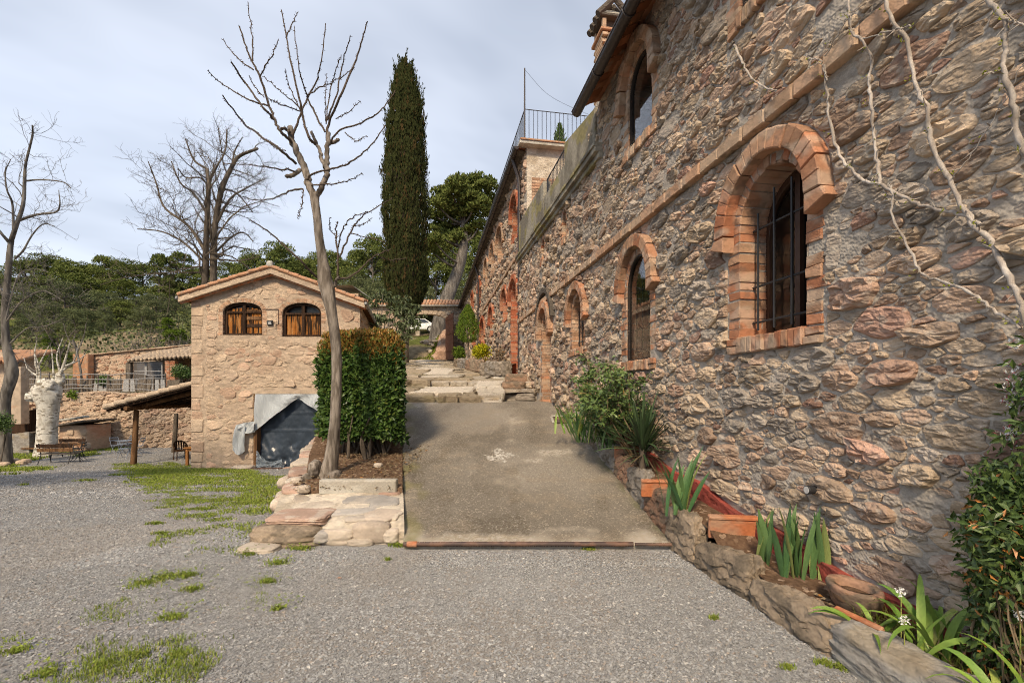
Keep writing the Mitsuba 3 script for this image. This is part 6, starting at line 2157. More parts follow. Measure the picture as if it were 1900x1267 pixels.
# bistro set
p0 = gp(234, 843)
BT = thing('bistro_table', 'small pale blue folding table among the bistro chairs', 'table')
for k in range(7):
    mb = MB(); mb.box(p0 + [0, -.27 + .09 * k, .72], (.62, .075, .02)); put('top_slat', mb, 'm_bistro', BT)
for s in (-1, 1):
    mb = MB(); mb.tube([p0 + [s * .26, -.28, 0], p0 + [s * .26, .28, .70]], .013, 6); put('leg', mb, 'm_bistro', BT)
    mb = MB(); mb.tube([p0 + [s * .24, .28, 0], p0 + [s * .24, -.28, .70]], .013, 6); put('leg', mb, 'm_bistro', BT)
chair('bistro_chair', 'blue grey folding bistro chair left of the small table', 'chair', gp(216, 842), 1.2, 'm_bistro')
chair('bistro_chair', 'blue grey folding bistro chair in front of the small table with its back to us', 'chair', gp(231, 849), PI + .25, 'm_bistro')
chair('bistro_chair', 'blue grey folding bistro chair between the small table and the pergola post', 'chair', gp(257, 843), -1.4, 'm_bistro')
chair('bistro_chair', 'blue grey folding bistro chair behind the small table', 'chair', gp(240, 838), -.2, 'm_bistro')

# long wooden table and wicker chairs under the pergola
p0 = np.array([xl - .15, 21.6, float(yard(xl, 21.6))])
TB = thing('wooden_table', 'long orange brown wooden table under the pergola beside the barn corner', 'table')
for k in range(6):
    mb = MB(); mb.box(p0 + [0, -.42 + .17 * k, .76], (1.9, .16, .05), bev=.008); put('top_plank', mb, 'm_wood_table', TB)
mb = MB(); mb.box(p0 + [0, -.40, .68], (1.7, .04, .10)); put('apron', mb, 'm_wood_table', TB)
for s in (-1, 1):
    for u in (-1, 1):
        mb = MB(); mb.box(p0 + [s * .82, u * .40, .36], (.11, .11, .72), bev=.01); put('leg', mb, 'm_wood_table', TB)
chair('wicker_chair', 'dark wicker armchair at the left end of the wooden table', 'chair', gp(325, 855) + [0, .4, 0], .9, 'm_wicker', style='wicker')
chair('wicker_chair', 'dark wicker armchair behind the wooden table', 'chair', p0 + [-.25, .95, 0], 0, 'm_wicker', style='wicker')
chair('wicker_chair', 'dark wicker chair in front of the wooden table against the barn corner', 'chair', p0 + [.05, -.15, 0], PI, 'm_wicker', style='wicker')

# bench and picnic seat
def bench(label, p, rz, L=1.45, name='garden_bench'):
    t = thing(name, label, 'bench')
    R = rotz(rz)
    q = lambda *a: np.array(p) + R @ np.array(a, float)
    for k in range(3):
        mb = MB(); mb.box(q(0, -.18 + .16 * k, .44), (L, .14, .035), R, bev=.006); put('seat_plank', mb, 'm_wood_grey', t)
    for k in range(2):
        mb = MB(); mb.box(q(0, -.30 - .03 * k, .62 + .19 * k), (L, .035, .165), R @ rotx(.15), bev=.006); put('back_plank', mb, 'm_wood_dark' if k else 'm_wood', t)
    for s in (-1, 1):
        x = s * (L / 2 - .12)
        mb = MB(); mb.tube([q(x, -.42, 0), q(x, -.24, .42), q(x, -.36, .92)], .022, 6); put('leg', mb, 'm_bench_iron', t)
        mb = MB(); mb.tube([q(x, .30, 0), q(x, .22, .42), q(x, -.26, .42)], .022, 6); put('leg', mb, 'm_bench_iron', t)
        mb = MB(); mb.tube([q(x, -.28, .68), q(x, .22, .66), q(x, .24, .44)], .018, 6); put('arm_rest', mb, 'm_bench_iron', t)
    return t


bench('dark slatted garden bench with iron legs seen from behind on the gravel', gp(112, 859), .12)
bench('second smaller iron and wood bench facing the slatted bench', gp(113, 851) + [0, .3, 0], PI + .1, 1.2)
chair('iron_chair', 'black iron garden chair standing at the right end of the slatted bench', 'chair', gp(146, 855), -1.2, 'm_bench_iron')

# white limewashed pollard trunk
PT = thing('pollard_trunk', 'thick whitewashed pollarded plane trunk with knobbly top and few bare shoots', 'tree')
pb3 = gp(85, 846)
th = np.linspace(0, 2 * PI, 28, endpoint=False)
prof = [(-.1, .66), (.12, .58), (.5, .50), (1.2, .47), (1.9, .49), (2.35, .50), (2.6, .52), (2.85, .60), (3.15, .66), (3.4, .58), (3.62, .42), (3.72, .2)]
V = []
for h, r in prof:
    lean = .05 * h
    k = np.clip((h - 2.4) / .8, 0, 1)
    rr = r * (1 + .10 * (meshkit.fbm(np.stack([np.cos(th) * 1.5 + 5, np.sin(th) * 1.5, np.full(28, h * 1.3)], 1), 3, 3) - .5) * (1 + 4 * k))
    rr = rr * .86
    V.append(np.stack([rr * np.cos(th) + lean, rr * np.sin(th), np.full(28, h) + k * .18 * np.sin(th * 3 + h * 4)], 1))
V = np.array(V); nr = len(prof)
i, j = np.meshgrid(np.arange(nr - 1), np.arange(28), indexing='ij')
a, b = i * 28 + j, i * 28 + (j + 1) % 28
q = np.stack([a, b, b + 28, a + 28], -1).reshape(-1, 4)
put('trunk', (V.reshape(-1, 3) + pb3, np.vstack([q[:, [0, 1, 2]], q[:, [0, 2, 3]]])), 'm_whitewash', PT, smooth=True)
for k, (d, s) in enumerate([((-.48, -.2, 2.95), (.55, .5, .5)), ((.35, -.2, 3.5), (.55, .5, .6)), ((.62, .1, 3.85), (.38, .35, .7)), ((.0, .1, 3.5), (.5, .5, .45)), ((-.2, -.3, 3.3), (.4, .35, .4))]):
    v, f = rock(pb3 + np.array(d), s, 500 + k, 3, 2.4, .16, freq=5); put('burl', (v, f), 'm_whitewash', PT, smooth=True)
SH = [((.75, 0, 4.1), (1.0, 0, 4.9), (1.2, 0, 5.7)), ((.7, 0, 4.2), (.55, 0, 5.0), (.75, .1, 5.9)), ((.9, 0, 4.3), (1.35, .1, 4.8), (1.6, 0, 5.6)), ((.4, 0, 3.9), (.35, 0, 4.6), (.2, .1, 5.4)), ((-.5, 0, 3.2), (-.42, 0, 4.0), (-.55, 0, 4.7)), ((-.42, 0, 4.0), (-.9, 0, 4.35), (-1.2, .1, 4.9)),
      ((-.45, 0, 4.3), (-.15, 0, 4.9), (.15, 0, 5.5)), ((-.5, 0, 4.5), (-.55, 0, 5.2), (-.45, 0, 5.75)), ((1.0, 0, 4.5), (1.7, -.1, 4.75), (2.0, 0, 5.1)), ((-.4, 0, 3.5), (-.30, 0, 4.2), (-.5, 0, 5.0))]
for k, pts in enumerate(SH):
    mb = MB(); mb.tube(spline(np.array(pts) + pb3, 8), np.linspace(.085 if k in (0, 4, 9) else .05, .015, 8), 6); put('shoot', mb, 'm_whitewash', PT, smooth=True)

# ================================================================ GATEWAY AND WHAT IS BEHIND
GY = 41.0
GF = Frame([0, GY, 0], [1, 0, 0], [0, 0, 1], [0, -1, 0])
g = lambda px: (px - CX) * GY / F
gz = lambda py: EYE - (py - CY) * GY / F
GT = thing('gateway', 'tiled stone gateway with a flat arch and open brown double doors', 'gateway')
ga0, ga1 = g(752), g(829)
gpoly = Polygon([(g(690), 3.5), (g(862), 3.5), (g(862), gz(568)), (g(690), gz(568))])
gop = seg_arch(ga0, ga1, 3.5, gz(598), gz(583))
wk = numbered(GT + '__wall')
scene[wk] = mikit.ply(poly_hole_mesh(GF, gpoly.difference(gop)), 'm_mortar_warm', False)
ga_ = gpoly.buffer(-.03).difference(seg_arch(ga0, ga1, 3.5, gz(598), gz(583), d=.4)); shapely.prepare(ga_)
place_stones(rubble(GF, g(690), g(862), 3.5, 9, lambda s, t: shapely.contains_xy(ga_, s, t), [(.3, .8), (.2, 1.8)], aspect=1.8, gap=.03, seed=71, M=10, rings=3, relief=.04, hue=(.05, .6)), wk, 'm_stone', 0, rest='rubble')
c, a, z1, z2 = (ga0 + ga1) / 2, (ga1 - ga0) / 2, gz(598), gz(583)
for k in range(15):
    t0, t1 = PI * k / 15 + .01, PI * (k + 1) / 15 - .01
    q = [(c + (a + d) * math.cos(t), z1 + (z2 - z1 + d) * math.sin(t) ** .8) for d, t in ((0, t0), (.34, t0), (.34, t1), (0, t1))]
    v, f = piece(GF, q, -.5, .05, .02, .006, rng); put('arch_block', (v, f), 'm_mortar_warm', GT)
for s, x in ((-1, ga0), (1, ga1)):
    mb = MB(); mb.add(*piece(GF, [(x, 3.5), (x + s * .35, 3.5), (x + s * .35, z1), (x, z1)], -.5, .03, .02, .004, rng)); put('jamb', mb, 'm_mortar_warm', GT)
mb = MB(); mb.box([(g(690) + g(862)) / 2, GY + .55, 6.3], (.01, .01, .01)); 
nt = int((g(862) - g(690)) / .27)
for k in range(nt):
    x = g(690) + (k + .5) * .27
    mb = MB(); mb.tube([[x, GY - .35, gz(567)], [x, GY + .45, gz(556)]], [.15, .13], 7); put('roof_tile', mb, 'm_tile', GT, smooth=True)
mb = MB(); mb.box([(g(690) + g(862)) / 2, GY - .12, gz(568.5)], (g(862) - g(690) + .2, .6, .10), bev=.02); put('eaves', mb, 'm_cement', GT)
for nm, x0, x1, yb, tt in (('door_leaf', ga1 - .05, (841 - CX) * 39.2 / F, 39.2, gz(590)), ('door_leaf', ga0 + .05, (744 - CX) * 39.4 / F, 39.4, gz(596))):
    a = np.array([x0, GY - .2, 0]); b = np.array([x1, yb, 0])
    L = np.linalg.norm(b - a); d = (b - a) / L
    LF = numbered(GT + '__' + nm)
    nb = 7
    for k in range(nb):
        mid = a + d * L * (k + .5) / nb
        z0_, z1_ = float(path_z(mid[1])) + .06, tt + .15 * math.sin(PI * .5 * k / nb)
        mb = MB(); mb.box([mid[0], mid[1], (z0_ + z1_) / 2], (L / nb - .012, .07, z1_ - z0_), rotz(math.atan2(d[1], d[0])), bev=.008); put('plank', mb, 'm_door_rust', LF)
    for zz in (5.0, 6.4, 7.6):
        mid = a + d * L / 2 + np.array([d[1], -d[0], 0]) * .05
        mb = MB(); mb.box([mid[0], mid[1], zz], (L * .94, .05, .12), rotz(math.atan2(d[1], d[0]))); put('ledge', mb, 'm_door_rust', LF)

CS = thing('car_shelter', 'dark open shelter with pale posts behind the parked car', 'shelter')
cy_ = 57.0
cx = lambda px: (px - CX) * cy_ / F
cz = lambda py: EYE - (py - CY) * cy_ / F
mb = MB(); mb.box([(cx(760) + cx(850)) / 2, cy_ + 3, (cz(640) + cz(575)) / 2], (cx(850) - cx(760), .2, cz(575) - cz(640))); put('back_wall', mb, 'm_interior', CS)
mb = MB(); mb.box([(cx(760) + cx(850)) / 2, cy_ + 1, cz(574)], (cx(850) - cx(760), 5, .25)); put('roof', mb, 'm_tile', CS)
for px in (776, 823, 846):
    mb = MB(); mb.box([cx(px), cy_ - .2, (cz(640) + cz(576)) / 2], (.45, .45, cz(576) - cz(640))); put('post', mb, 'm_lime', CS)

CAR = thing('parked_car', 'white saloon car parked on the bank seen through the gateway', 'car')
cp = at(776, 617.5, 52); cp[0] = (776 - CX) * 52 / F
body = np.array([(-2.1, .32), (2.1, .30), (2.16, .62), (2.0, .82), (1.15, .93), (.55, 1.38), (-.75, 1.42), (-1.45, .98), (-2.05, .92), (-2.15, .6)])
Vb = []
for y, sc in ((-.85, .97), (-.78, 1.0), (.78, 1.0), (.85, .97)):
    for x, z in body:
        Vb.append([x * sc, y * (1 - max(0, z - .9) * .38), z * (1 if sc == 1 else .985)])
Vb = np.array(Vb); m = len(body)
f = []
for k in range(3):
    for j in range(m):
        l = (j + 1) % m
        f += [[k * m + j, k * m + l, (k + 1) * m + l], [k * m + j, (k + 1) * m + l, (k + 1) * m + j]]
tri = trimesh.creation.triangulate_polygon(Polygon(body), engine='earcut')[1]
f += list(tri) + [list(t[::-1] + 3 * m) for t in tri]
Rc = rotz(PI + .12)
v, f = fix(Vb, np.array(f))
put('body', (v @ Rc.T + cp, f), 'm_car_white', CAR, smooth=35)
for q in ([(1.0, .97), (.52, 1.32), (-.05, 1.35), (-.05, .97)], [(-.15, .97), (-.15, 1.35), (-.72, 1.35), (-1.25, .99)]):
    for s in (-1, 1):
        V = np.array([[x, s * (.86 * (1 - max(0, z - .9) * .38)), z] for x, z in q])
        put('window', ((V @ Rc.T) + cp, np.array([[0, 1, 2], [0, 2, 3]])), 'm_car_glass', CAR)
for x in (-1.3, 1.32):
    for s in (-1, 1):
        w = np.array([[x, s * .70, .32], [x, s * .875, .32]])
        W_ = numbered(CAR + '__wheel')
        mb = MB(); mb.tube(w @ Rc.T + cp, .33, 18); put('tyre', mb, 'm_tyre', W_)
        mb = MB(); mb.tube((w + [0, s * .01, 0]) @ Rc.T + cp, .20, 14); put('rim', mb, 'm_steel', W_)

# low stone planter before the far wing, with its shrubs
LP = thing('low_planter', 'low stone planter wall curving before the far wing of the building', 'planter')
pts = spline([at(846, 676, 24), at(866, 681, 21), at(890, 684, 19.3), at(915, 683, 18.4), at(946, 678, 17.6)], 12)
for k in range(11):
    a, b = pts[k], pts[k + 1]
    mid = (a + b) / 2
    d = b - a; L = np.linalg.norm(d[:2])
    zg = float(path_z(mid[1])) - .05
    hgt = .52 + .06 * (k > 6)
    v, f = rock((0, 0, 0), (L * 1.04, .28, hgt), 600 + k, 4, 5, .10, freq=6)
    v += (.05 * (np.abs(meshkit.noise(v * [8, 12, 18] + k, 7) - .5) - .25))[:, None] * [.3, 1, 1]
    v = v @ rotz(math.atan2(d[1], d[0])).T + np.array([mid[0], mid[1], zg + hgt / 2])
    put('stone', (v, f), 'm_planterrock', LP, smooth=30, uv=np.tile([.4 + .4 * rng.random(), rng.uniform(.1, .75)], (len(v), 1)))
V = np.vstack([pts + [0, .1, 0], [at(960, 676, 18.5) + [.3, 3, 0]], [at(852, 660, 27) + [2.2, 1, 0]], [at(852, 660, 27)]])
V[:, 2] = path_z(V[:, 1]) + .38
cen = V.mean(0)
f = [[k, (k + 1) % len(V), len(V)] for k in range(len(V))]
put('soil_fill', (np.vstack([V, cen]), np.array(f)), 'm_soil', LP)
p = at(868, 675, 21); p[2] = float(path_z(21)) + .3
CN = thing('conical_shrub', 'clipped conical evergreen on a bare stem beside the path', 'shrub')
r = np.random.default_rng(3)
n = 5200
h = r.random(n) ** .8
rad = np.interp(h, [0, .15, .4, .75, 1], [.18, .44, .47, .27, .04]) * np.sqrt(r.uniform(.55, 1.1, n))
a = r.uniform(0, 2 * PI, n)
lump = 1 + .16 * np.sin(a * 5 + h * 14) + .10 * np.sin(a * 9 - h * 23)
c = p + np.stack([rad * lump * np.cos(a), rad * lump * np.sin(a), .85 + h * 1.62], 1)
v, f = leaf_quads(c, r.uniform(.05, .09, n), np.stack([np.cos(a), np.sin(a), 0 * a + .4], 1) + .5 * unit(r, n), np.stack([.4 * np.cos(a), .4 * np.sin(a), 0 * a + 1], 1) + .4 * unit(r, n), .5)
put('foliage', MB().add(v, f, np.repeat(np.stack([np.clip(.3 + .5 * r.random(n), 0, 1), r.random(n)], 1), 4, 0)), 'm_shrub', CN)
mb = MB(); mb.tube([p, p + [.02, 0, .5], p + [0, 0, 1.6]], [.05, .04, .02], 6); put('stem', mb, 'm_bark_dark', CN)
p = at(855, 672, 23); p[2] = float(path_z(23)) + .65
bush('round_shrub', 'small round green conifer left of the conical shrub stem', 'shrub', p + [0, 0, .1], (.75, .7, .85), 1500, .08, 'm_shrub', 7, stem=(p - [0, 0, .4], 3, .03), clumps=16)
p = at(893, 668, 19.6); p[2] = float(path_z(19.6)) + .80
bush('yellow_shrub', 'low yellow and green leaved shrub in the stone planter', 'shrub', p + [0, .2, .02], (1.0, .8, .75), 2000, .08, 'm_yellow', 8, stem=(p - [0, 0, .5], 3, .03), clumps=18)
p = at(928, 668, 18.4); p[2] = float(path_z(18.4)) + .75
bush('dry_shrub', 'thin brownish shrub between the yellow shrub and the red arch', 'shrub', p + [0, .2, 0], (.8, .5, .8), 500, .07, 'm_drystem', 9, stem=(p - [0, 0, .5], 6, .02), clumps=14)
# ================================================================ TREES
def twigs(mb, pts, rad, level, r, depth=1.0, up=.35, dens=1.0, rmin=.006, kink=.22, L0=None, sides=4):
    """Side branches along a limb, and side branches of those."""
    pts = np.asarray(pts, float)
    seg = np.linalg.norm(np.diff(pts, axis=0), axis=1)
    L = seg.sum()
    n = int(dens * (3 + L * 2.2)) if level > 1 else int(dens * (2 + L * 4))
    cum = np.concatenate([[0], np.cumsum(seg)]) / L
    for _ in range(n):
        u = r.uniform(.18, 1.0)
        i = min(np.searchsorted(cum, u) - 1, len(pts) - 2)
        k = (u - cum[i]) / (cum[i + 1] - cum[i] + 1e-9)
        p = pts[i] * (1 - k) + pts[i + 1] * k
        t = (pts[i + 1] - pts[i]) / (seg[i] + 1e-9)
        d = t * .55 + r.normal(0, .62, 3) + np.array([0, 0, up])
        d /= np.linalg.norm(d)
        l = (L0 or L) * r.uniform(.22, .55) * (1.15 - .6 * u)
        m = 5
        q = [p]
        for s in range(m):
            d = d + r.normal(0, kink, 3) + np.array([0, 0, .05])
            d /= np.linalg.norm(d)
            q.append(q[-1] + d * l / m)
        ra = float(np.interp(u, [0, 1], [rad[0], rad[-1]])) * r.uniform(.22, .42)
        ra = max(ra, rmin)
        rr = np.linspace(ra, max(ra * .3, rmin * .6), m + 1)
        mb.tube(q, rr, sides if ra > .02 else 3, cap=False)
        if level > 1:
            twigs(mb, q, rr, level - 1, r, depth, up * .8, dens, rmin, kink, None, 3)


def limb_from_px(px, Y, dy=0.0, n=None, seed=0):
    """A limb through photograph pixels, near depth Y, wandering in depth by dy."""
    k = len(px)
    w = np.cumsum(np.random.default_rng(seed).normal(0, 1, k)) * dy / max(k, 1) ** .5
    w -= w[0]
    return spline([at(x, y, Y + w[i]) for i, (x, y) in enumerate(px)], n or 4 * k)


# ---- the leaning pollarded tree in front of the hedge
MT = thing('pollarded_tree', 'tall bare pollarded tree leaning in front of the clipped hedge', 'tree')
TY = 6.85
pxs = [(604, 895), (611, 868), (616, 842), (621, 790), (624, 720), (625, 670), (622, 630), (617, 590), (610, 550), (603, 515), (598, 480), (592, 440), (588, 400), (584, 372), (585, 360)]
wid = [44, 30, 25, 20, 18.5, 18, 18, 19, 24, 27, 18, 15.5, 14.5, 15.5, 17]
c = np.array([at(x, y, TY) for x, y in pxs])
cs = spline(np.column_stack([c, np.array(wid) * .5 * TY / F]), 70)
v, f = tube(cs[:, :3], cs[:, 3], 20)
q = meshkit.fbm(v * np.array([9, 9, 4]), 4, 3) - .5
ax = np.repeat(cs[:, :3], 20, 0); ax = np.vstack([ax, cs[:1, :3], cs[-1:, :3]])
knob = np.exp(-((v[:, 2] - at(0, 520, TY)[2]) / .12) ** 2)
v = ax + (v - ax) * (1 + q * (.22 + .5 * knob))[:, None]
put('trunk', (v, f), 'm_bark', MT, smooth=True)
for k, (px, py, s) in enumerate([(573, 890, (.2, .3, .2)), (585, 870, (.16, .3, .24)), (620, 885, (.2, .24, .2))]):
    v, f = rock(at(px, py, TY - .05), s, 700 + k, 3, 2.4, .12); put('root', (v, f), 'm_bark', MT, smooth=True)
LIMBS = [
    (24, 18, [(583, 366), (572, 340), (566, 313), (554, 290), (547, 275), (541, 258), (538, 236)]),
    (18, 13, [(588, 362), (596, 348), (606, 326), (606, 305), (607, 280), (609, 262), (610, 248)]),
    (13, 9, [(603, 312), (596, 290), (590, 272), (582, 256), (577, 244)]),
    (8, 4, [(541, 265), (521, 243), (508, 223), (488, 199), (455, 155), (429, 116)]),
    (7, 3.5, [(512, 228), (499, 197), (482, 141), (468, 115), (457, 88), (444, 49)]),
    (4, 2, [(470, 130), (440, 108), (411, 73)]), (4, 1.8, [(469, 113), (467, 66), (460, 4)]), (3.5, 1.6, [(483, 141), (504, 104), (517, 73)]),
    (4.5, 2, [(497, 197), (457, 183), (413, 157), (385, 131)]), (3, 1.5, [(490, 181), (475, 165), (462, 141)]),
    (6, 2.5, [(543, 251), (557, 214), (570, 183), (588, 150), (596, 115), (604, 44)]),
    (8, 3, [(585, 268), (574, 256), (563, 223), (554, 177), (539, 115), (532, 71), (522, 19)]), (3.5, 1.8, [(532, 68), (552, 24)]),
    (6, 2, [(603, 245), (579, 199), (568, 175), (554, 119), (546, 49)]), (3.5, 1.6, [(557, 205), (535, 155), (529, 128)]), (3.5, 1.6, [(557, 207), (517, 192), (497, 183)]), (3.5, 1.6, [(557, 201), (521, 170), (486, 142)]),
    (8, 3, [(607, 261), (610, 230), (636, 170), (658, 119), (669, 82), (682, 40)]), (5, 2, [(607, 223), (625, 172), (636, 119), (650, 66)]), (4, 1.7, [(605, 230), (614, 163), (623, 130), (633, 102)]),
    (4, 1.8, [(570, 177), (603, 159), (632, 146), (658, 126)]), (5, 2.4, [(614, 265), (627, 245), (663, 231), (696, 214), (716, 194), (733, 168)]), (3, 1.5, [(623, 221), (647, 208), (669, 188)]), (3, 1.5, [(604, 225), (604, 181), (605, 137)]),
    (6, 2.6, [(566, 338), (583, 322), (626, 311), (657, 298), (688, 270), (715, 233)]), (4, 1.8, [(577, 345), (614, 341), (645, 336), (672, 322)]), (5, 2, [(563, 352), (534, 356), (503, 370), (469, 371), (441, 362)]),
    (7, 3, [(549, 304), (518, 276), (478, 250), (445, 222), (413, 177)]), (5, 2, [(547, 319), (509, 311), (472, 307), (414, 305)]), (3.5, 1.5, [(563, 353), (560, 384), (552, 405)]),
    (14, 12, [(556, 316), (545, 324), (531, 329)]), (12, 10, [(609, 268), (620, 264), (628, 259)]), (7, 6, [(538, 246), (530, 240), (522, 238)]),
    (12, 8, [(610, 548), (618, 537), (624, 522), (628, 513)]), (6, 2.5, [(627, 515), (626, 464), (623, 433), (626, 411)]), (5, 2, [(629, 478), (651, 430), (666, 408), (691, 390), (728, 368)]), (6, 2.4, [(627, 519), (657, 510), (691, 479), (725, 462)]),
    (4, 1.6, [(627, 460), (638, 421), (657, 402), (682, 393)]), (3, 1.4, [(651, 433), (688, 442), (712, 448)]), (6, 2.6, [(590, 516), (552, 479), (509, 439), (463, 408)]), (3, 1.4, [(700, 474), (725, 482), (755, 479)]),
    (3, 1.3, [(625, 440), (612, 425), (612, 404)]), (3, 1.3, [(655, 420), (670, 418), (688, 406)]), (3, 1.4, [(530, 280), (510, 275), (497, 262)]), (3, 1.3, [(640, 246), (660, 262), (680, 252)])]
r = np.random.default_rng(12)
for k, (w0, w1, px) in enumerate(LIMBS):
    L = limb_from_px(px, TY + (.0 if w0 > 9 else .0), .42 if w0 < 12 else .12, 4 * len(px) + 2, 100 + k)
    L[1:-1] += r.normal(0, .006, (len(L) - 2, 3))
    rad = np.linspace(w0, w1, len(L)) * .5 * (.58 if w0 > 9 else .68) * TY / F
    mb = MB(); mb.tube(L, rad, 10 if w0 > 9 else 6)
    if w0 < 9:            # buds along the shoots
        for j in range(2, len(L)):
            for _ in range(2):
                u = r.random()
                p = L[j - 1] * (1 - u) + L[j] * u
                d = unit(r, 1)[0]
                mb.tube([p, p + d * (.022 + .012 * r.random())], [.006, .003], 4)
    put('limb' if w0 > 9 else 'shoot', mb, 'm_bark' if w0 > 9 else 'm_twig', MT, smooth=True)

# ---- bare tree at the left edge
LT = thing('bare_tree', 'large bare tree at the left edge rising beside the gravel', 'tree')
pb4 = gp(8, 862); LY = pb4[1]
r = np.random.default_rng(31)
pxs = [(8, 868), (9, 800), (10, 740), (22, 690), (12, 640), (9, 580), (14, 520), (18, 470), (21, 445)]
c = np.array([at(x, y, LY) for x, y in pxs])
wid = np.array([26, 18, 16, 19, 13, 11, 10, 9, 8]) * .5 * LY / F
cs = spline(np.column_stack([c, wid]), 40)
mb = MB(); mb.tube(cs[:, :3], cs[:, 3], 14); put('trunk', mb, 'm_bark_grey', LT, smooth=True)
for k, (w0, w1, px) in enumerate([(14, 4, [(20, 449), (31, 416), (43, 379), (46, 329), (48, 303), (60, 253), (60, 233)]), (9, 2, [(36, 409), (66, 399), (103, 394), (111, 379), (109, 353)]), (6, 2, [(48, 336), (76, 334), (116, 338), (132, 350)]), (8, 2, [(25, 430), (23, 379), (13, 353), (10, 320), (20, 296)]),
                                  (7, 2, [(28, 480), (43, 465), (60, 436), (80, 416), (101, 420)]), (10, 3, [(17, 450), (0, 430), (-30, 390), (-50, 330)]), (6, 2, [(10, 600), (40, 560), (80, 540), (120, 560)]), (6, 2, [(12, 560), (-10, 520), (-40, 500)]), (5, 2, [(16, 640), (50, 610), (85, 605), (120, 590)]), (5, 2, [(22, 690), (40, 670), (70, 690), (95, 655)]), (5, 2, [(0, 640), (30, 520), (60, 500), (90, 505)])]):
    L = limb_from_px(px, LY, 1.0, 4 * len(px), 300 + k)
    rad = np.linspace(w0, w1, len(L)) * .28 * LY / F
    mb = MB(); mb.tube(L, rad, 7)
    put('limb', mb, 'm_bark_grey', LT, smooth=True)
    mb = MB(); twigs(mb, L, rad, 2, r, up=.28, dens=1.0 if k < 6 else 1.3, rmin=.006, kink=.3); put('twigs', mb, 'm_bark_grey', LT, kind='stuff')
for k in range(7):
    a = k * .9
    v, f = rock(pb4 + [.75 * math.cos(a), .6 * math.sin(a), .08], (.4, .3, .24), 800 + k, 2, 3, .1); put('ring_stone', (v, f), 'm_stone_warm', thing('tree_ring', 'ring of stones round the foot of the bare tree at the left edge', 'stone ring') if k == 0 else 'tree_ring', smooth=True, uv=np.tile([.5, .5], (len(v), 1)))
bush('ivy_ball', 'clipped round green bush against the trunk at the left edge', 'bush', at(2, 786, LY - .6), (.9, .8, 1.1), 1400, .09, 'm_hedge', 44, clumps=16, stem=(pb4 + [.2, -.4, 0], 3, .03))

# ---- big bare trees behind the barn
BTY = 37.0
for nm, lab, limbs, sd, dn in (
        ('bare_tree', 'tall bare lichen spotted tree behind the left slope of the barn roof', [(26, 9, [(379, 575), (382, 480), (384, 420), (387, 345), (384, 314)]), (26, 8, [(396, 575), (396, 470), (400, 410), (412, 350), (430, 310), (444, 290), (478, 276)]), (9, 3, [(384, 314), (362, 300), (352, 280), (344, 258)]), (9, 3, [(387, 340), (402, 310), (418, 280), (421, 240)]), (12, 3, [(383, 470), (350, 420), (305, 385), (290, 340), (275, 300)]),
                                                                                          (10, 3, [(400, 420), (425, 372), (452, 352), (490, 333)]), (9, 3, [(383, 490), (340, 450), (300, 430), (255, 425)]), (9, 3, [(386, 400), (360, 360), (335, 340), (318, 300)]), (8, 3, [(398, 470), (430, 440), (452, 432), (470, 448)]), (8, 3, [(412, 350), (440, 360), (470, 395)]), (7, 2.5, [(387, 345), (370, 330), (345, 330), (330, 312)]), (7, 2.5, [(430, 310), (436, 280), (450, 255)])], 71, 1.5),
        ('bare_tree', 'thin pale bare tree in front of the terrace fence', [(8, 6, [(152, 720), (150, 690), (143, 655), (135, 630)]), (5, 2, [(143, 655), (155, 625), (160, 600)]), (4, 2, [(140, 645), (125, 625), (118, 600)]), (3, 1.5, [(149, 680), (160, 650), (175, 640)])], 72, .8),
        ('bare_tree', 'brown bare thicket tree above the low shed roof', [(6, 4, [(110, 700), (112, 660), (106, 630)]), (4, 2, [(112, 660), (125, 630), (140, 612)]), (4, 2, [(108, 650), (92, 625), (80, 605)])], 73, 2.2)):
    t = thing(nm, lab, 'tree')
    r = np.random.default_rng(sd)
    Yt = BTY if sd == 71 else 30.0 if sd == 72 else 33.0
    for k, (w0, w1, px) in enumerate(limbs):
        L = limb_from_px(px, Yt, 1.6 if sd == 71 else .5, 4 * len(px), sd * 10 + k)
        rad = np.linspace(w0 * .5, w1 * .6, len(L)) * .5 * Yt / F
        mb = MB(); mb.tube(L, rad, 7); put('trunk' if k == 0 else 'limb', mb, 'm_bark_grey' if sd != 71 else 'm_bark_dark', t, smooth=True)
        mb = MB(); twigs(mb, L, rad, 2, r, up=.25, dens=dn * (.55 if k < 2 else .75), rmin=.010, kink=.36); put('twigs', mb, 'm_bark_dark', t, kind='stuff')


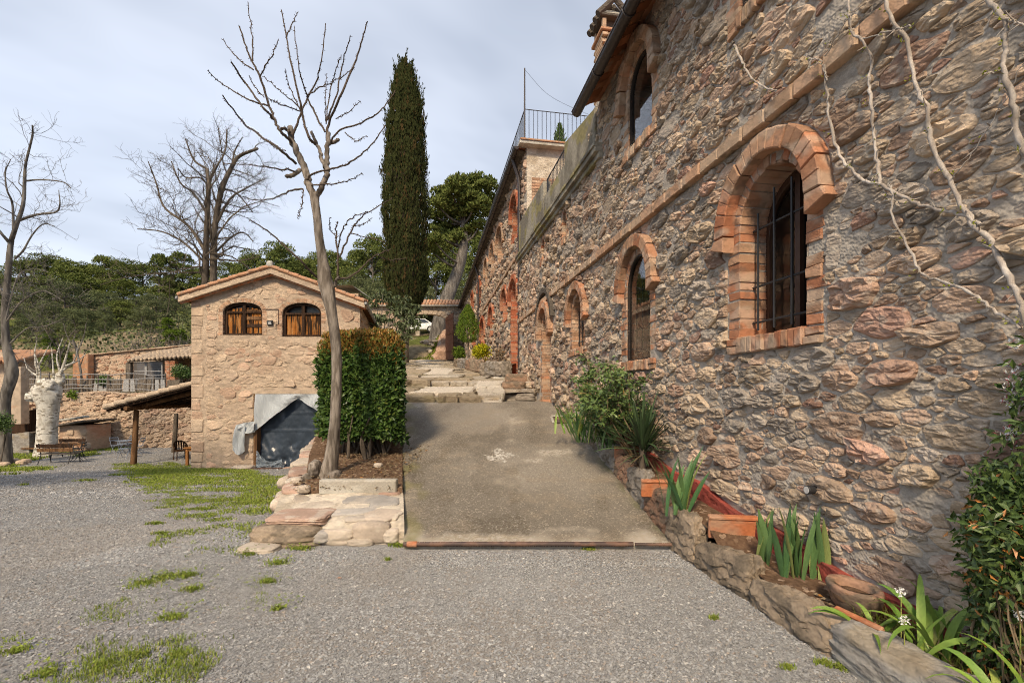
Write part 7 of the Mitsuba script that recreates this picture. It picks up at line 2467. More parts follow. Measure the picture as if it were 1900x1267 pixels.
# ---- foliage trees
def crown_mesh(kind, seed):
    """Unit tree (height 1): clumps of leaf-sized faces round the ends of limbs, and a trunk with those limbs."""
    r = np.random.default_rng(seed)
    if kind == 'pine':
        nc = 48
        z = r.uniform(.30, .97, nc)
        rad = np.interp(z, [.30, .5, .75, 1.0], [.22, .30, .25, .07]) * np.sqrt(r.random(nc)) * 1.1
        n, leaf, flat, cr = 10000, .0245, .82, (.06, .135)
    elif kind == 'oak':
        nc = 52
        z = r.uniform(.15, .95, nc)
        rad = np.interp(z, [.15, .4, .7, 1.0], [.42, .50, .40, .14]) * np.sqrt(r.uniform(.15, 1, nc))
        n, leaf, flat, cr = 10500, .026, .85, (.08, .16)
    else:
        nc = 34
        z = r.uniform(.25, .97, nc)
        rad = np.interp(z, [.25, .5, .8, 1.0], [.22, .28, .20, .06]) * np.sqrt(r.random(nc))
        n, leaf, flat, cr = 7500, .027, .8, (.05, .11)
    a = r.uniform(0, 2 * PI, nc)
    cc = np.stack([rad * np.cos(a), rad * np.sin(a), z], 1)
    rr = r.uniform(*cr, nc)
    k = r.choice(nc, n, p=rr ** 2 / (rr ** 2).sum())
    d = unit(r, n); d[:, 2] = np.where(d[:, 2] < -.3, -d[:, 2] * .6, d[:, 2])
    p = cc[k] + d * (rr[k] * r.uniform(.6, 1.05, n) ** .6)[:, None] * [1, 1, flat]
    up = .6 * d + .6 * unit(r, n) + [0, 0, .25]
    v, f = leaf_quads(p, leaf * r.uniform(.6, 1.4, n), d + .45 * unit(r, n) + [0, 0, .2], up, .62)
    u = np.repeat(np.stack([np.clip(.15 + .5 * r.random(nc)[k] + .4 * r.random(n), 0, 1), r.random(n)], 1), 4, 0)
    mb = MB(r)
    bend = r.normal(0, .03, 2)
    top = .92 if kind != 'oak' else .7
    tr = [[0, 0, -.08], [bend[0], bend[1], .25], [bend[0] * .5, bend[1] * 1.5, .55], [0, 0, top]]
    mb.tube(spline(tr, 9), np.linspace(.026, .006, 9), 7)
    for q in r.choice(nc, min(nc, 22), replace=False):
        zb_ = max(.12, cc[q, 2] - r.uniform(.1, .22))
        b = np.array([bend[0] * .7, bend[1], zb_])
        mb.tube([b, (b + cc[q]) / 2 + [0, 0, .02], cc[q]], [.008, .006, .003], 4)
    return (v, f, u), mb


PROTO = {}
for kind, n in (('pine', 4), ('oak', 3), ('light', 2)):
    for k in range(n):
        (v, f, u), mb = crown_mesh(kind, 900 + 17 * k + len(kind))
        PROTO[kind, k] = ({kk: mikit.ply((v, f), {'pine': 'm_pine', 'oak': 'm_oak', 'light': 'm_shrub' if k else 'm_pine'}[kind], False, uv=u) for kk in (0,)}[0], mikit.ply(mb.mesh(), 'm_bark_grey', True, uv=mb.uv()))


def forest_tree(kind, var, x, y, height, wide, rz, label):
    t = thing({'pine': 'pine_tree', 'oak': 'evergreen_oak', 'light': 'pine_tree'}[kind], label, 'tree', None)
    z = float(terrain(x, y)) - .2
    M = T().translate([x, y, z]).rotate([0, 0, 1], rz).scale([height * wide, height * wide, height])
    c, tr = PROTO[kind, var]
    scene[t + '__crown'] = {**c, 'to_world': M}
    scene[t + '__trunk'] = {**tr, 'to_world': M}
    return t


r = np.random.default_rng(77)
# (pixel x, pixel y of the top, depth, kind, width factor): the trees of the hillside as they stand from left to right
TREES = [(-40, 500, 62, 'oak', 1.1), (8, 512, 74, 'pine', 1.2), (45, 482, 80, 'pine', 1.1), (88, 476, 82, 'pine', 1.2), (128, 486, 78, 'pine', 1.1), (165, 492, 86, 'pine', 1.1), (196, 478, 80, 'pine', 1.0), (228, 486, 84, 'pine', 1.2), (262, 490, 88, 'pine', 1.1), (300, 478, 64, 'light', 1.2), (340, 474, 66, 'light', 1.2),
         (375, 500, 86, 'pine', 1.1), (428, 490, 84, 'pine', 1.2), (466, 470, 74, 'pine', .9), (518, 456, 72, 'pine', 1.2), (552, 482, 84, 'pine', 1.1), (585, 476, 80, 'pine', 1.1), (612, 470, 76, 'pine', 1.0), (640, 486, 82, 'pine', 1.1), (690, 442, 66, 'pine', 1.1), (664, 470, 74, 'pine', 1.1), (730, 470, 70, 'pine', 1.1), (772, 460, 74, 'pine', 1.1),
         (806, 440, 68, 'pine', 1.1), (850, 450, 72, 'pine', 1.1), (890, 430, 66, 'pine', 1.1), (925, 420, 64, 'pine', 1.1), (960, 400, 62, 'pine', 1.1),
         (60, 530, 55, 'oak', 1.1), (118, 522, 53, 'oak', 1.15), (165, 540, 57, 'oak', 1.0), (205, 545, 60, 'oak', 1.0), (252, 548, 60, 'oak', .9), (290, 545, 56, 'oak', .95), (330, 552, 58, 'oak', 1.0), (10, 560, 50, 'oak', 1.0), (225, 520, 68, 'pine', 1.2), (150, 512, 68, 'pine', 1.3), (80, 515, 66, 'pine', 1.3), (312, 518, 68, 'pine', 1.3),
         (440, 530, 62, 'oak', 1.0), (480, 540, 58, 'oak', 1.0), (560, 540, 60, 'oak', 1.0), (620, 535, 58, 'oak', 1.1), (655, 512, 46, 'oak', .85), (690, 520, 52, 'oak', .9), (735, 530, 56, 'oak', 1.0), (785, 530, 60, 'oak', .9), (870, 500, 60, 'oak', 1.0), (845, 535, 64, 'oak', .8),
         (60, 585, 47, 'oak', 1.1), (135, 580, 48, 'oak', 1.1), (262, 585, 49, 'oak', 1.0), (225, 560, 54, 'pine', 1.1), (100, 560, 52, 'oak', 1.1), (315, 600, 44, 'light', 1.5), (95, 620, 38, 'light', 1.4), (-20, 600, 40, 'oak', 1.0), (400, 560, 50, 'oak', 1.0), (192, 590, 50, 'oak', .7)]
NAMES = {'pine': 'pine', 'oak': 'dark evergreen oak', 'light': 'bright green bushy tree'}
def where(px, py, Y):
    col = 'at the left edge' if px < 30 else 'left of the white trunk' if px < 75 else 'above the white trunk' if px < 130 else 'above the terrace fence' if px < 210 else 'above the long outbuilding' if px < 350 else 'behind the barn gable' if px < 600 else 'right of the leaning bare tree' if px < 705 else 'behind the cypress' if px < 792 else 'beside the leaning tall pine'
    row = 'on the skyline' if Y > 70 else 'half way up the hill' if Y > 57 else 'low on the slope'
    return row + ' ' + col
cnt = {}
for px, py, Y, kind, wd in TREES:
    x = (px - CX) * Y / F
    zt_ = EYE - (py - CY) * Y / F
    z0 = float(terrain(x, Y))
    hgt = max(3.0, zt_ - z0 + .2)
    w = where(px, py, Y)
    key = (kind, w)
    cnt[key] = cnt.get(key, 0) + 1
    lab = NAMES[kind] + ' ' + w
    same = sum(1 for q in TREES if q[3] == kind and where(q[0], q[1], q[2]) == w)
    if same > 1:
        lab = ('leftmost ', 'second ', 'third ', 'fourth ', 'fifth ', 'sixth ')[cnt[key] - 1] + lab if cnt[key] > 1 else 'first ' + lab
    t = forest_tree(kind, int(r.integers(0, {'pine': 4, 'oak': 3, 'light': 2}[kind])), x, Y, hgt, wd * (min(1.5, 8.5 / hgt) if kind == 'pine' else .9), float(r.uniform(0, 360)), lab)
    labels[t]['group'] = 'trees on the hillside'
# undergrowth
r = np.random.default_rng(6)
mb = MB()
n = 26000
Y = r.uniform(36, 75, n); X = r.uniform(-55, 6, n)
cl = meshkit.fbm(np.stack([X * .22, Y * .22, 0 * X], 1), 3, 9)
ok_ = (cl > .47) & ~((X > -13) & (Y < 43)) & ~((X > -12.5) & (X < -4) & (Y < 60))
X, Y, cl = X[ok_], Y[ok_], cl[ok_]
n = len(X)
hh = (cl - .45) * 9 * r.random(n)
v, f = leaf_quads(np.stack([X, Y, terrain(X, Y) + hh], 1), r.uniform(.18, .4, n), unit(r, n) + [0, 0, .6], unit(r, n) + [0, 0, .5], .6)
mb.add(v, f, np.repeat(np.stack([r.random(n), r.random(n)], 1), 4, 0))
put('undergrowth', mb, 'm_oak', kind='stuff', label='dark green undergrowth covering the hillside between the trees')
mb = MB()
for k in range(420):
    x, y = r.uniform(-34, -20), r.uniform(40, 47)
    b = np.array([x, y, float(terrain(x, y))])
    d = unit(r, 1)[0] * [.8, .8, .4] + [0, 0, .7]
    mb.tube([b, b + d * .9, b + d * 1.7 + r.normal(0, .15, 3)], [.03, .02, .008], 3)
put('dead_brush', mb, 'm_bark_grey', kind='stuff', label='grey leafless brush on the slope above the outbuilding')

# ---- cypress
CY_ = thing('cypress', 'very tall narrow dark cypress beside the gateway', 'tree')
r = np.random.default_rng(15)
cyy = 31.0
base = at(752, 600, cyy)
zb_, ztp = 6.3, at(0, 122, cyy)[2]
H = ztp - zb_
n = 34000
u = r.random(n) ** .92
prof = lambda q: np.interp(q, [0, .03, .10, .40, .58, .76, .89, .96, 1.0], [.50, .95, 1.25, 1.40, 1.36, 1.14, .82, .42, .04])
a = r.uniform(0, 2 * PI, n)
lump = meshkit.fbm(np.stack([np.cos(a) * 2.2, np.sin(a) * 2.2, u * 26], 1), 3, 4)
lump2 = meshkit.noise(np.stack([np.cos(a) * 5, np.sin(a) * 5, u * 60], 1), 14)
rad = prof(u) * (.62 + .50 * lump + .22 * lump2) * np.sqrt(r.uniform(.60, 1.0, n))
# the top splits into a few spires
sp = np.array([[-.38, .0, .955], [.10, .1, 1.0], [-.12, -.2, .975], [.34, 0, .94]])
k = r.integers(0, 4, n)
topf = np.clip((u - .86) / .14, 0, 1)
cx_ = sp[k, 0] * topf * 1.0; cyo = sp[k, 1] * topf
rad = rad * (1 - .45 * topf)
uz = np.where(topf > 0, .86 + .14 * topf * sp[k, 2] / 1.0, u)
c = np.stack([base[0] + cx_ + rad * np.cos(a), cyy + cyo + rad * np.sin(a), zb_ + uz * H + r.normal(0, .05, n)], 1)
out = np.stack([np.cos(a), np.sin(a), 0 * a], 1)
v, f = leaf_quads(c, r.uniform(.12, .30, n), out + .5 * unit(r, n), .35 * out + .25 * unit(r, n) + [0, 0, 1.0], .34)
cm = MB().add(v, f, np.repeat(np.stack([np.clip(.55 * lump + .45 * r.random(n), 0, 1), r.random(n)], 1), 4, 0))
# upright sprays that stand out of the crown and leave hollows between them
nt = 900
ti = r.choice(n, nt, replace=False)
m = 26
tl = r.uniform(.35, .85, nt)
u_ = r.random((nt, m))
ax = .22 * out[ti] + .12 * unit(r, nt) + [0, 0, 1.0]
tp = c[ti][:, None] + out[ti][:, None] * .05 + ax[:, None] * (tl[:, None] * u_)[..., None] + unit(r, nt * m).reshape(nt, m, 3) * (.13 * (1 - u_) + .02)[..., None]
v, f = leaf_quads(tp.reshape(-1, 3), r.uniform(.10, .22, nt * m), np.repeat(out[ti], m, 0) + .6 * unit(r, nt * m), np.repeat(ax, m, 0) + .3 * unit(r, nt * m), .36)
cm.add(v, f, np.repeat(np.stack([np.clip(np.repeat(r.random(nt), m) * .7 + .3 * r.random(nt * m), 0, 1), np.repeat(r.random(nt), m)], 1), 4, 0))
put('crown', cm, 'm_cypress', CY_)
mb = MB(); mb.tube([[base[0], cyy, 2], [base[0], cyy, zb_ + .93 * H]], [.28, .04], 8); put('trunk', mb, 'm_bark_dark', CY_)
core = MB(); m = 24
core.tube(np.stack([np.full(m, base[0]), np.full(m, cyy), zb_ + np.linspace(0, .92, m) * H], 1), prof(np.linspace(0, .92, m)) * .62, 10); put('inner_branches', core, 'm_twig', CY_, smooth=True)

# ---- leaning tall pine behind the gateway
PN = thing('leaning_pine', 'tall pine with a leaning grey trunk and broad crown behind the gateway', 'tree')
r = np.random.default_rng(23)
PY = 47.5
tr = limb_from_px([(800, 690), (808, 640), (815, 600), (830, 552), (845, 515), (856, 480), (862, 440), (858, 400), (852, 365)], PY, .5, 40, 5)
mb = MB(); mb.tube(tr, np.interp(np.linspace(0, 1, 40), [0, .3, .6, 1], [15, 13, 10, 3]) * PY / F, 10); put('trunk', mb, 'm_bark_grey', PN, smooth=True)
CL = [(820, 440, 20), (800, 465, 16), (845, 440, 20), (862, 395, 22), (835, 350, 16), (818, 360, 16), (876, 430, 16), (845, 400, 20), (850, 352, 26), (880, 345, 26), (905, 350, 22), (915, 372, 20), (830, 368, 22), (812, 382, 20), (804, 400, 16), (826, 400, 22), (850, 385, 26), (880, 380, 26), (900, 398, 20), (840, 425, 22), (815, 425, 18), (866, 410, 20), (806, 448, 16), (830, 455, 18), (818, 475, 14), (890, 420, 14), (870, 365, 24), (798, 425, 10)]
mb = MB()
lv, N = MB(), 0
for k, (px, py, pr) in enumerate(CL):
    c = at(px, py, PY + r.normal(0, 1.6)); R_ = pr * PY / F
    j = int(np.argmin(np.abs(tr[:, 2] - (c[2] - 1.2)))); b = tr[min(max(j, 18), 36)]
    mb.tube(spline([b, (b + c) / 2 + [0, 0, -.3], c], 6), np.linspace(.14, .05, 6), 5)
    n = int(760 * (pr / 20) ** 2)
    sub = c + unit(r, 9) * R_ * .6 * [1, 1, .7]
    q = r.integers(0, 9, n); d = unit(r, n); d[:, 2] = np.abs(d[:, 2]) * .9 - .15
    p = sub[q] + d * R_ * r.uniform(.35, .62, (n, 1))
    v, f = leaf_quads(p, r.uniform(.2, .42, n), d + .8 * unit(r, n), .6 * d + .6 * unit(r, n) + [0, 0, .4], .55)
    lv.add(v, f, np.repeat(np.stack([np.clip(.2 + .4 * r.random(9)[q] + .4 * r.random(n), 0, 1), r.random(n)], 1), 4, 0))
put('limbs', mb, 'm_bark_grey', PN, smooth=True)
put('crown', lv, 'm_pine', PN)
# bare roots and earth bank at its foot
BR = thing('bank_rocks', 'loose rocks lying on the earth bank behind the gateway', 'rocks')
for k in range(9):
    v, f = rock(at(r.uniform(770, 824), r.uniform(632, 660), 43.4 + .25 * k), (r.uniform(.3, .7), .4, r.uniform(.2, .4)), 40 + k, 2, 3, .14); put('rock', (v, f), 'm_pave', BR, uv=np.tile([.5, .5], (len(v), 1)))
RT2 = thing('root_stump', 'gnarled grey root stump on the earth bank seen through the gateway', 'stump')
v, f = rock(at(812, 640, 46.5), (3.2, 1.6, 1.2), 9, 4, 2.2, .25, freq=5); put('root', (v, f), 'm_bark_grey', RT2, smooth=True)
v, f = rock(at(836, 628, 46.2), (3.0, 1.2, .8), 10, 4, 2.2, .2, freq=5); put('root', (v, f), 'm_greyrock', RT2, smooth=True)
EB = at(812, 668, 43.5)
xs = np.linspace(-9.4, -3.5, 60); ys = np.linspace(42.2, 47.4, 52)
def bank(X, Y):
    k = np.clip((Y - 42.6) / 3.2, 0, 1); side = sstep(-8.0, -6.2, X)
    return 4.3 + (3.1 * k ** .8) * side + 1.2 * k * (1 - side) + .7 * (meshkit.fbm(np.stack([X * 1.4, Y * 1.4, 0 * X], -1), 5, 5) - .5)
n = 5000
X, Y = r.uniform(-9.4, -6.9, n), r.uniform(42.4, 47, n)
k = meshkit.noise(np.stack([X, Y, 0 * X], 1), 3) + .25 * (X < -7.6) > .52
mb = MB(); v, f, u = grass_blades(X[k], Y[k], .08, .25, .03, r, zf=bank); mb.add(v, f, u)
put('bank_grass', mb, 'm_grass', kind='stuff', label='bright green grass on the bank behind the gateway')
put('earth_bank', grid_mesh(xs, ys, bank), 'm_earth', kind='structure', label='reddish earth bank rising behind the gateway')

# ---- loquat beside the path
LQ = thing('loquat_tree', 'loquat tree with long grey green leaves left of the gateway', 'tree')
r = np.random.default_rng(33)
qY = 25.5
b0 = at(703, 640, qY); b0[2] = 2.4
cl = [(700, 560), (728, 555), (752, 562), (768, 575), (690, 585), (715, 590), (740, 595), (762, 602), (695, 615), (722, 618), (745, 625), (770, 590), (710, 545), (738, 570), (683, 600), (758, 618)]
mb, lv = MB(), MB()
for px, py in cl:
    c = at(px, py, qY + r.normal(0, .5))
    mb.tube(spline([b0, (b0 + c) / 2 + [0, 0, -.15], c], 7), np.linspace(.05, .015, 7), 5)
    for _ in range(9):
        t = c + unit(r, 1)[0] * r.uniform(.1, .55)
        n = 13
        a = r.uniform(0, 2 * PI, n)
        up = np.stack([np.cos(a), np.sin(a), r.uniform(-.9, .25, n)], 1)
        v, f = leaf_quads(np.tile(t, (n, 1)), r.uniform(.20, .34, n), np.stack([.3 * np.cos(a), .3 * np.sin(a), np.ones(n)], 1), up, .27, .5)
        lv.add(v, f, np.repeat(np.stack([np.clip(r.random() * .6 + .4 * r.random(n), 0, 1), r.random(n)], 1), 4, 0))
put('stem', mb, 'm_bark_grey', LQ, smooth=True); put('foliage', lv, 'm_loquat', LQ)
# topiary on the terrace and an evergreen outside the picture that shades the yard
for px, py, Y, s, lab in ((340, 690, 29.6, (1.5, 1.2, 1.0), 'mushroom shaped clipped tree on the terrace beside the barn'), (193, 706, 30, (1.1, .9, .7), 'small dark clipped bush behind the middle of the fence')):
    c = at(px, py, Y)
    bush('topiary_tree', lab, 'tree', c, s, 1700, .12, 'm_hedge', int(px), clumps=18, stem=(c * [1, 1, 0] + [0, 0, 1.55], 4, .05))
forest_tree('oak', 1, -15.4, 7.6, 9.5, .62, 40, 'evergreen oak standing beside the yard outside the picture')

# ================================================================ HEDGE
HG = thing('hedge', 'large clipped laurel like hedge with reddish brown new growth on top', 'hedge')
r = np.random.default_rng(9)
hz0, hz1 = .74, 2.56
hy0, hy1 = 7.75, 11.3
def hedge_pt(n, front_share=.62):
    """Points near the faces of the clipped block, with their outward directions."""
    which = r.random(n)
    y = np.where(which < front_share, hy0, r.uniform(hy0, hy1, n))
    xL = lambda yy: np.interp(yy, [hy0, hy1], [-3.12, -3.9]); xR = lambda yy: -.2145 * yy - .13
    x = xL(y) + (xR(y) - xL(y)) * r.random(n)
    z = r.uniform(hz0, hz1, n)
    d = np.zeros((n, 3))
    fr_ = which < front_share
    d[fr_] = [0, -1, 0]
    lf = (~fr_) & (which < front_share + .12); x = np.where(lf, xL(y), x); d[lf] = [-1, 0, 0]
    rt = (~fr_) & ~lf & (which < front_share + .24); x = np.where(rt, xR(y), x); d[rt] = [1, 0, 0]
    tp = (~fr_) & ~lf & ~rt; z = np.where(tp, hz1, z); d[tp] = [0, 0, 1]
    # round the corners and let the surface swell
    m = np.stack([(x - (xL(y) + xR(y)) / 2) / ((xR(y) - xL(y)) / 2), (z - (hz0 + hz1) / 2) / ((hz1 - hz0) / 2)], 1)
    e = np.clip(np.abs(m) - .68, 0, 1) / .32
    yoff = .16 * (e ** 2).sum(1) * fr_
    zoff = -.24 * np.clip(e[:, 0], 0, 1) ** 2 * np.clip((m[:, 1] - .2) / .6, 0, 1)
    sw = .15 * (meshkit.fbm(np.stack([x * 2.2, y * 2.2, z * 2.2], 1), 3, 3) - .5)
    p = np.stack([x, y + yoff, z + zoff], 1) + d * sw[:, None]
    return p, d, m


p, d, m = hedge_pt(22000)
p -= d * (r.random((len(p), 1)) ** 1.6) * .24
bot = (p[:, 2] < hz0 + .26 * meshkit.noise(np.stack([p[:, 0] * 5, p[:, 1] * 5, 0 * p[:, 0]], 1), 2))
p, d, m = p[~bot], d[~bot], m[~bot]
edge_z = hz1 - .36 + .22 * (meshkit.fbm(np.stack([p[:, 0] * 4, p[:, 1] * 4, 0 * p[:, 0]], 1), 2, 6) - .5)
top = (p[:, 2] > edge_z + .12 * r.normal(0, 1, len(p)))
n1 = (~top).sum()
q, dd = p[~top], d[~top]
v, f = leaf_quads(q, r.uniform(.070, .120, n1), dd + .8 * unit(r, n1) + [0, 0, .3], .5 * dd + .8 * unit(r, n1) + [0, 0, .1], .55, .3)
put('foliage', MB().add(v, f, np.repeat(np.stack([r.random(n1) ** 1.3, r.random(n1)], 1), 4, 0)), 'm_hedge', HG)
q, dd = p[top], d[top]
ex, ed, em = hedge_pt(14000, .45)
kk = ex[:, 2] > hz1 - .38
q, dd = np.vstack([q, ex[kk] - ed[kk] * .08 * r.random((kk.sum(), 1))]), np.vstack([dd, ed[kk]])
n2 = len(q)
v, f = leaf_quads(q + [0, 0, .02], r.uniform(.045, .085, n2), dd + .7 * unit(r, n2), .5 * dd + .6 * unit(r, n2) + [0, 0, .8], .42, .3)
put('new_growth', MB().add(v, f, np.repeat(np.stack([r.random(n2), r.random(n2)], 1), 4, 0)), 'm_hedge_top', HG, label='reddish brown new shoots along the hedge top')
mb = MB()
V = np.array([[x, y, z] for z in (hz0 + .3, hz1 - .3) for x, y in ((-2.92, hy0 + .3), (-2.02, hy0 + .3), (-2.75, hy1 - .4), (-3.6, hy1 - .4))])
mb.add(*fix(V, BOXF)); put('twig_core', mb, 'm_twig', HG)
for k in range(34):
    y = r.uniform(7.75, 9.2)
    x = r.uniform(-2.95, -.2244 * y - .12)
    b = np.array([x, y, float(bed_z(y)) - .05])
    mb = MB()
    for q in range(2):
        e = b + [r.normal(0, .12), r.normal(0, .08), .75]
        mb.tube(spline([b + r.normal(0, .02, 3), (b + e) / 2 + r.normal(0, .05, 3), e], 8), np.linspace(r.uniform(.015, .034), .012, 8), 6)
    put('stem', mb, 'm_bark_dark', HG, smooth=True)

# ================================================================ PLANTER PLANTS
def leafy(name, label, cat, base, n, L, W, spread, seed, bsdf, droop=(.1, .5), lean=(.02, .35), fan=None, group=None, segs=7, belly=.35, single=True):
    """A clump of long leaves, each its own part."""
    t = thing(name, label, cat, group)
    r = np.random.default_rng(seed)
    mb = MB(r)
    for k in range(n):
        h = r.uniform(0, 2 * PI) if fan is None else fan + (0 if r.random() < .5 else PI) + r.normal(0, .25)
        b = np.array(base) + [r.normal(0, spread), r.normal(0, spread * .7), -.02]
        v, f = blade(b, h, r.uniform(*L), r.uniform(*W), r.uniform(*lean), r.uniform(*droop), segs, r.normal(0, .5), .2, belly=belly)
        u = np.tile([r.random(), r.random()], (len(v), 1))
        if single:
            put('leaf', (v, f), bsdf, t, smooth=True, uv=u)
        else:
            mb.add(v, f, u)
    if mb.n:
        put('leaves', mb, bsdf, t, smooth=True)
    return t


def soil_pt(px, py):
    Y = 4.0
    for _ in range(60):
        Y = .5 * Y + .5 * F * (EYE - float(soil_z(Y))) / max(py - CY, 1)
    return np.array([(px - CX) * Y / F, Y, float(soil_z(Y))])


leafy('iris', 'fan of broad iris leaves between the terracotta planks', 'plant', soil_pt(1262, 950), 18, (.48, .74), (.045, .070), .06, 1, 'm_iris', (.1, .7), (.05, .55), fan=.3)
leafy('iris', 'small iris with a few upright leaves just past the nearer terracotta plank', 'plant', soil_pt(1422, 1042), 8, (.36, .56), (.045, .068), .03, 2, 'm_iris', (.02, .3), (.02, .28), fan=.2)
leafy('iris', 'tall upright iris clump before the stone trough', 'plant', soil_pt(1474, 1070), 11, (.42, .60), (.05, .075), .035, 3, 'm_iris', (.02, .25), (.02, .22), fan=.1)
leafy('iris', 'bluish iris leaves standing behind the tall upright clump', 'plant', soil_pt(1512, 1074), 9, (.42, .60), (.045, .07), .04, 4, 'm_iris', (.02, .3), (.02, .22), fan=.6)
leafy('iris', 'far thick clump of narrow iris leaves at the top of the planter', 'plant', soil_pt(1098, 818), 46, (.45, .75), (.030, .050), .18, 5, 'm_iris', (.1, .8), (.1, .6))
leafy('iris', 'second clump of narrow iris leaves behind the spiky plant', 'plant', soil_pt(1140, 830), 30, (.45, .7), (.030, .046), .14, 6, 'm_iris', (.1, .8), (.1, .6))
leafy('iris', 'bright iris tuft beside the metal plate', 'plant', soil_pt(1075, 802), 30, (.40, .62), (.028, .044), .13, 7, 'm_strap', (.1, .8), (.1, .6))
YP = soil_pt(1193, 872)
YC = thing('yucca', 'spiky dark yucca like plant with stiff leaves on a short trunk', 'plant')
r = np.random.default_rng(3)
for k in range(84):
    h = r.uniform(0, 2 * PI)
    low = r.random()
    v, f = blade(YP + [.02 * math.cos(h), .02 * math.sin(h), .22 + .14 * r.random()], h, r.uniform(.52, .80), r.uniform(.032, .046), .15 + low * 1.35, r.uniform(.1, .6), 6, r.normal(0, .2), .3, belly=.5)
    put('leaf', (v, f), 'm_yucca', YC, smooth=True, uv=np.tile(r.random(2), (len(v), 1)))
for k in range(26):
    h = r.uniform(0, 2 * PI)
    v, f = blade(YP + [.02 * math.cos(h), .02 * math.sin(h), .16 + .08 * r.random()], h, r.uniform(.25, .42), .022, 1.5 + .6 * r.random(), .8, 5, 0, .3)
    put('dry_leaf', (v, f), 'm_drystem' if k % 2 else 'm_yucca', YC, smooth=True, uv=np.tile(r.random(2), (len(v), 1)))
mb = MB(); mb.tube([YP - [0, 0, .05], YP + [0, 0, .32]], [.045, .05], 8); put('trunk', mb, 'm_bark_dark', YC)

# rose bush on the wall
RB = thing('rose_bush', 'tangled rose bush with small leaves climbing below the tall window', 'bush')
r = np.random.default_rng(19)
mb, lv = MB(), MB()
for k in range(48):
    b = soil_pt(r.uniform(1100, 1225), 838) * [1, 1, 1] + [r.normal(0, .12), r.normal(0, .3), 0]
    b[0] = np.clip(b[0], float(planter_x(b[1])) + .12, float(WX(b[1])) - .10)
    b[2] = float(soil_z(b[1]))
    e = at(r.uniform(1085, 1238), r.uniform(668, 770) + 40 * r.random() * (k % 2), r.uniform(6.3, 7.7))
    e[0] = min(e[0], float(WX(e[1])) - .06)
    L = spline([b, b * .5 + e * .5 + [r.normal(-.03, .10), r.normal(0, .12), .10], e, e + [r.normal(-.06, .06), r.normal(0, .08), r.normal(-.02, .05)]], 14)
    mb.tube(L, np.linspace(.010, .004, 14), 5)
    for j in range(4, 14):
        if r.random() < .88:
            for _ in range(2):
                st = L[j] + r.normal(0, .03, 3)
                n = 7
                a = r.uniform(0, 2 * PI)
                tv = np.array([math.cos(a), math.sin(a), r.uniform(-.3, .5)])
                c = st + tv * np.linspace(0, .13, n)[:, None] + r.normal(0, .012, (n, 3))
                c[:, 0] = np.minimum(c[:, 0], WX(c[:, 1]) - .04)
                v, f = leaf_quads(c, r.uniform(.045, .078, n), np.tile([0, -.4, 1.0], (n, 1)) + .6 * unit(r, n), tv + .9 * unit(r, n), .62)
                lv.add(v, f, np.repeat(np.stack([np.clip(.5 * r.random() + .5 * r.random(n), 0, 1), r.random(n)], 1), 4, 0))
put('canes', mb, 'm_drystem', RB); put('foliage', lv, 'm_rose', RB)
for k, (px, py, Y) in enumerate([(1098, 733, 8.2), (1106, 738, 8.1), (1092, 742, 8.3)]):
    t = thing('iris_flower', ('violet iris bloom highest on its stalk left of the rose bush', 'violet iris bloom nearest the rose bush', 'violet iris bloom lowest and leftmost left of the rose bush')[k], 'flower')
    c = at(px, py, Y)
    n = 9
    v, f = leaf_quads(np.tile(c, (n, 1)), .09, unit(r, n) + [0, 0, .5], unit(r, n) + [0, 0, .2], .7); put('petals', (v, f), 'm_violet', t)
    mb = MB(); mb.tube([[c[0], c[1], float(soil_z(c[1]))], c], .006, 5); put('stalk', mb, 'm_iris', t)

# strap-leaved plants at the near right
leafy('strap_plant', 'arching strap leaved plant behind the big grey stone', 'plant', np.array([2.27, 2.62, .16]), 18, (.36, .58), (.030, .046), .06, 11, 'm_strap', (1.2, 3.2), (.1, .5), segs=10)
leafy('strap_plant', 'small strap leaved plant leaning over the planter stones', 'plant', np.array([2.12, 2.86, .18]), 8, (.20, .36), (.024, .036), .03, 12, 'm_strap', (.6, 2.4), (.3, 1.0))
leafy('strap_plant', 'strap leaved plant in the lower right corner', 'plant', np.array([2.20, 2.16, .14]), 12, (.30, .5), (.030, .044), .05, 13, 'm_strap', (1.2, 2.8), (.1, .6), segs=9)

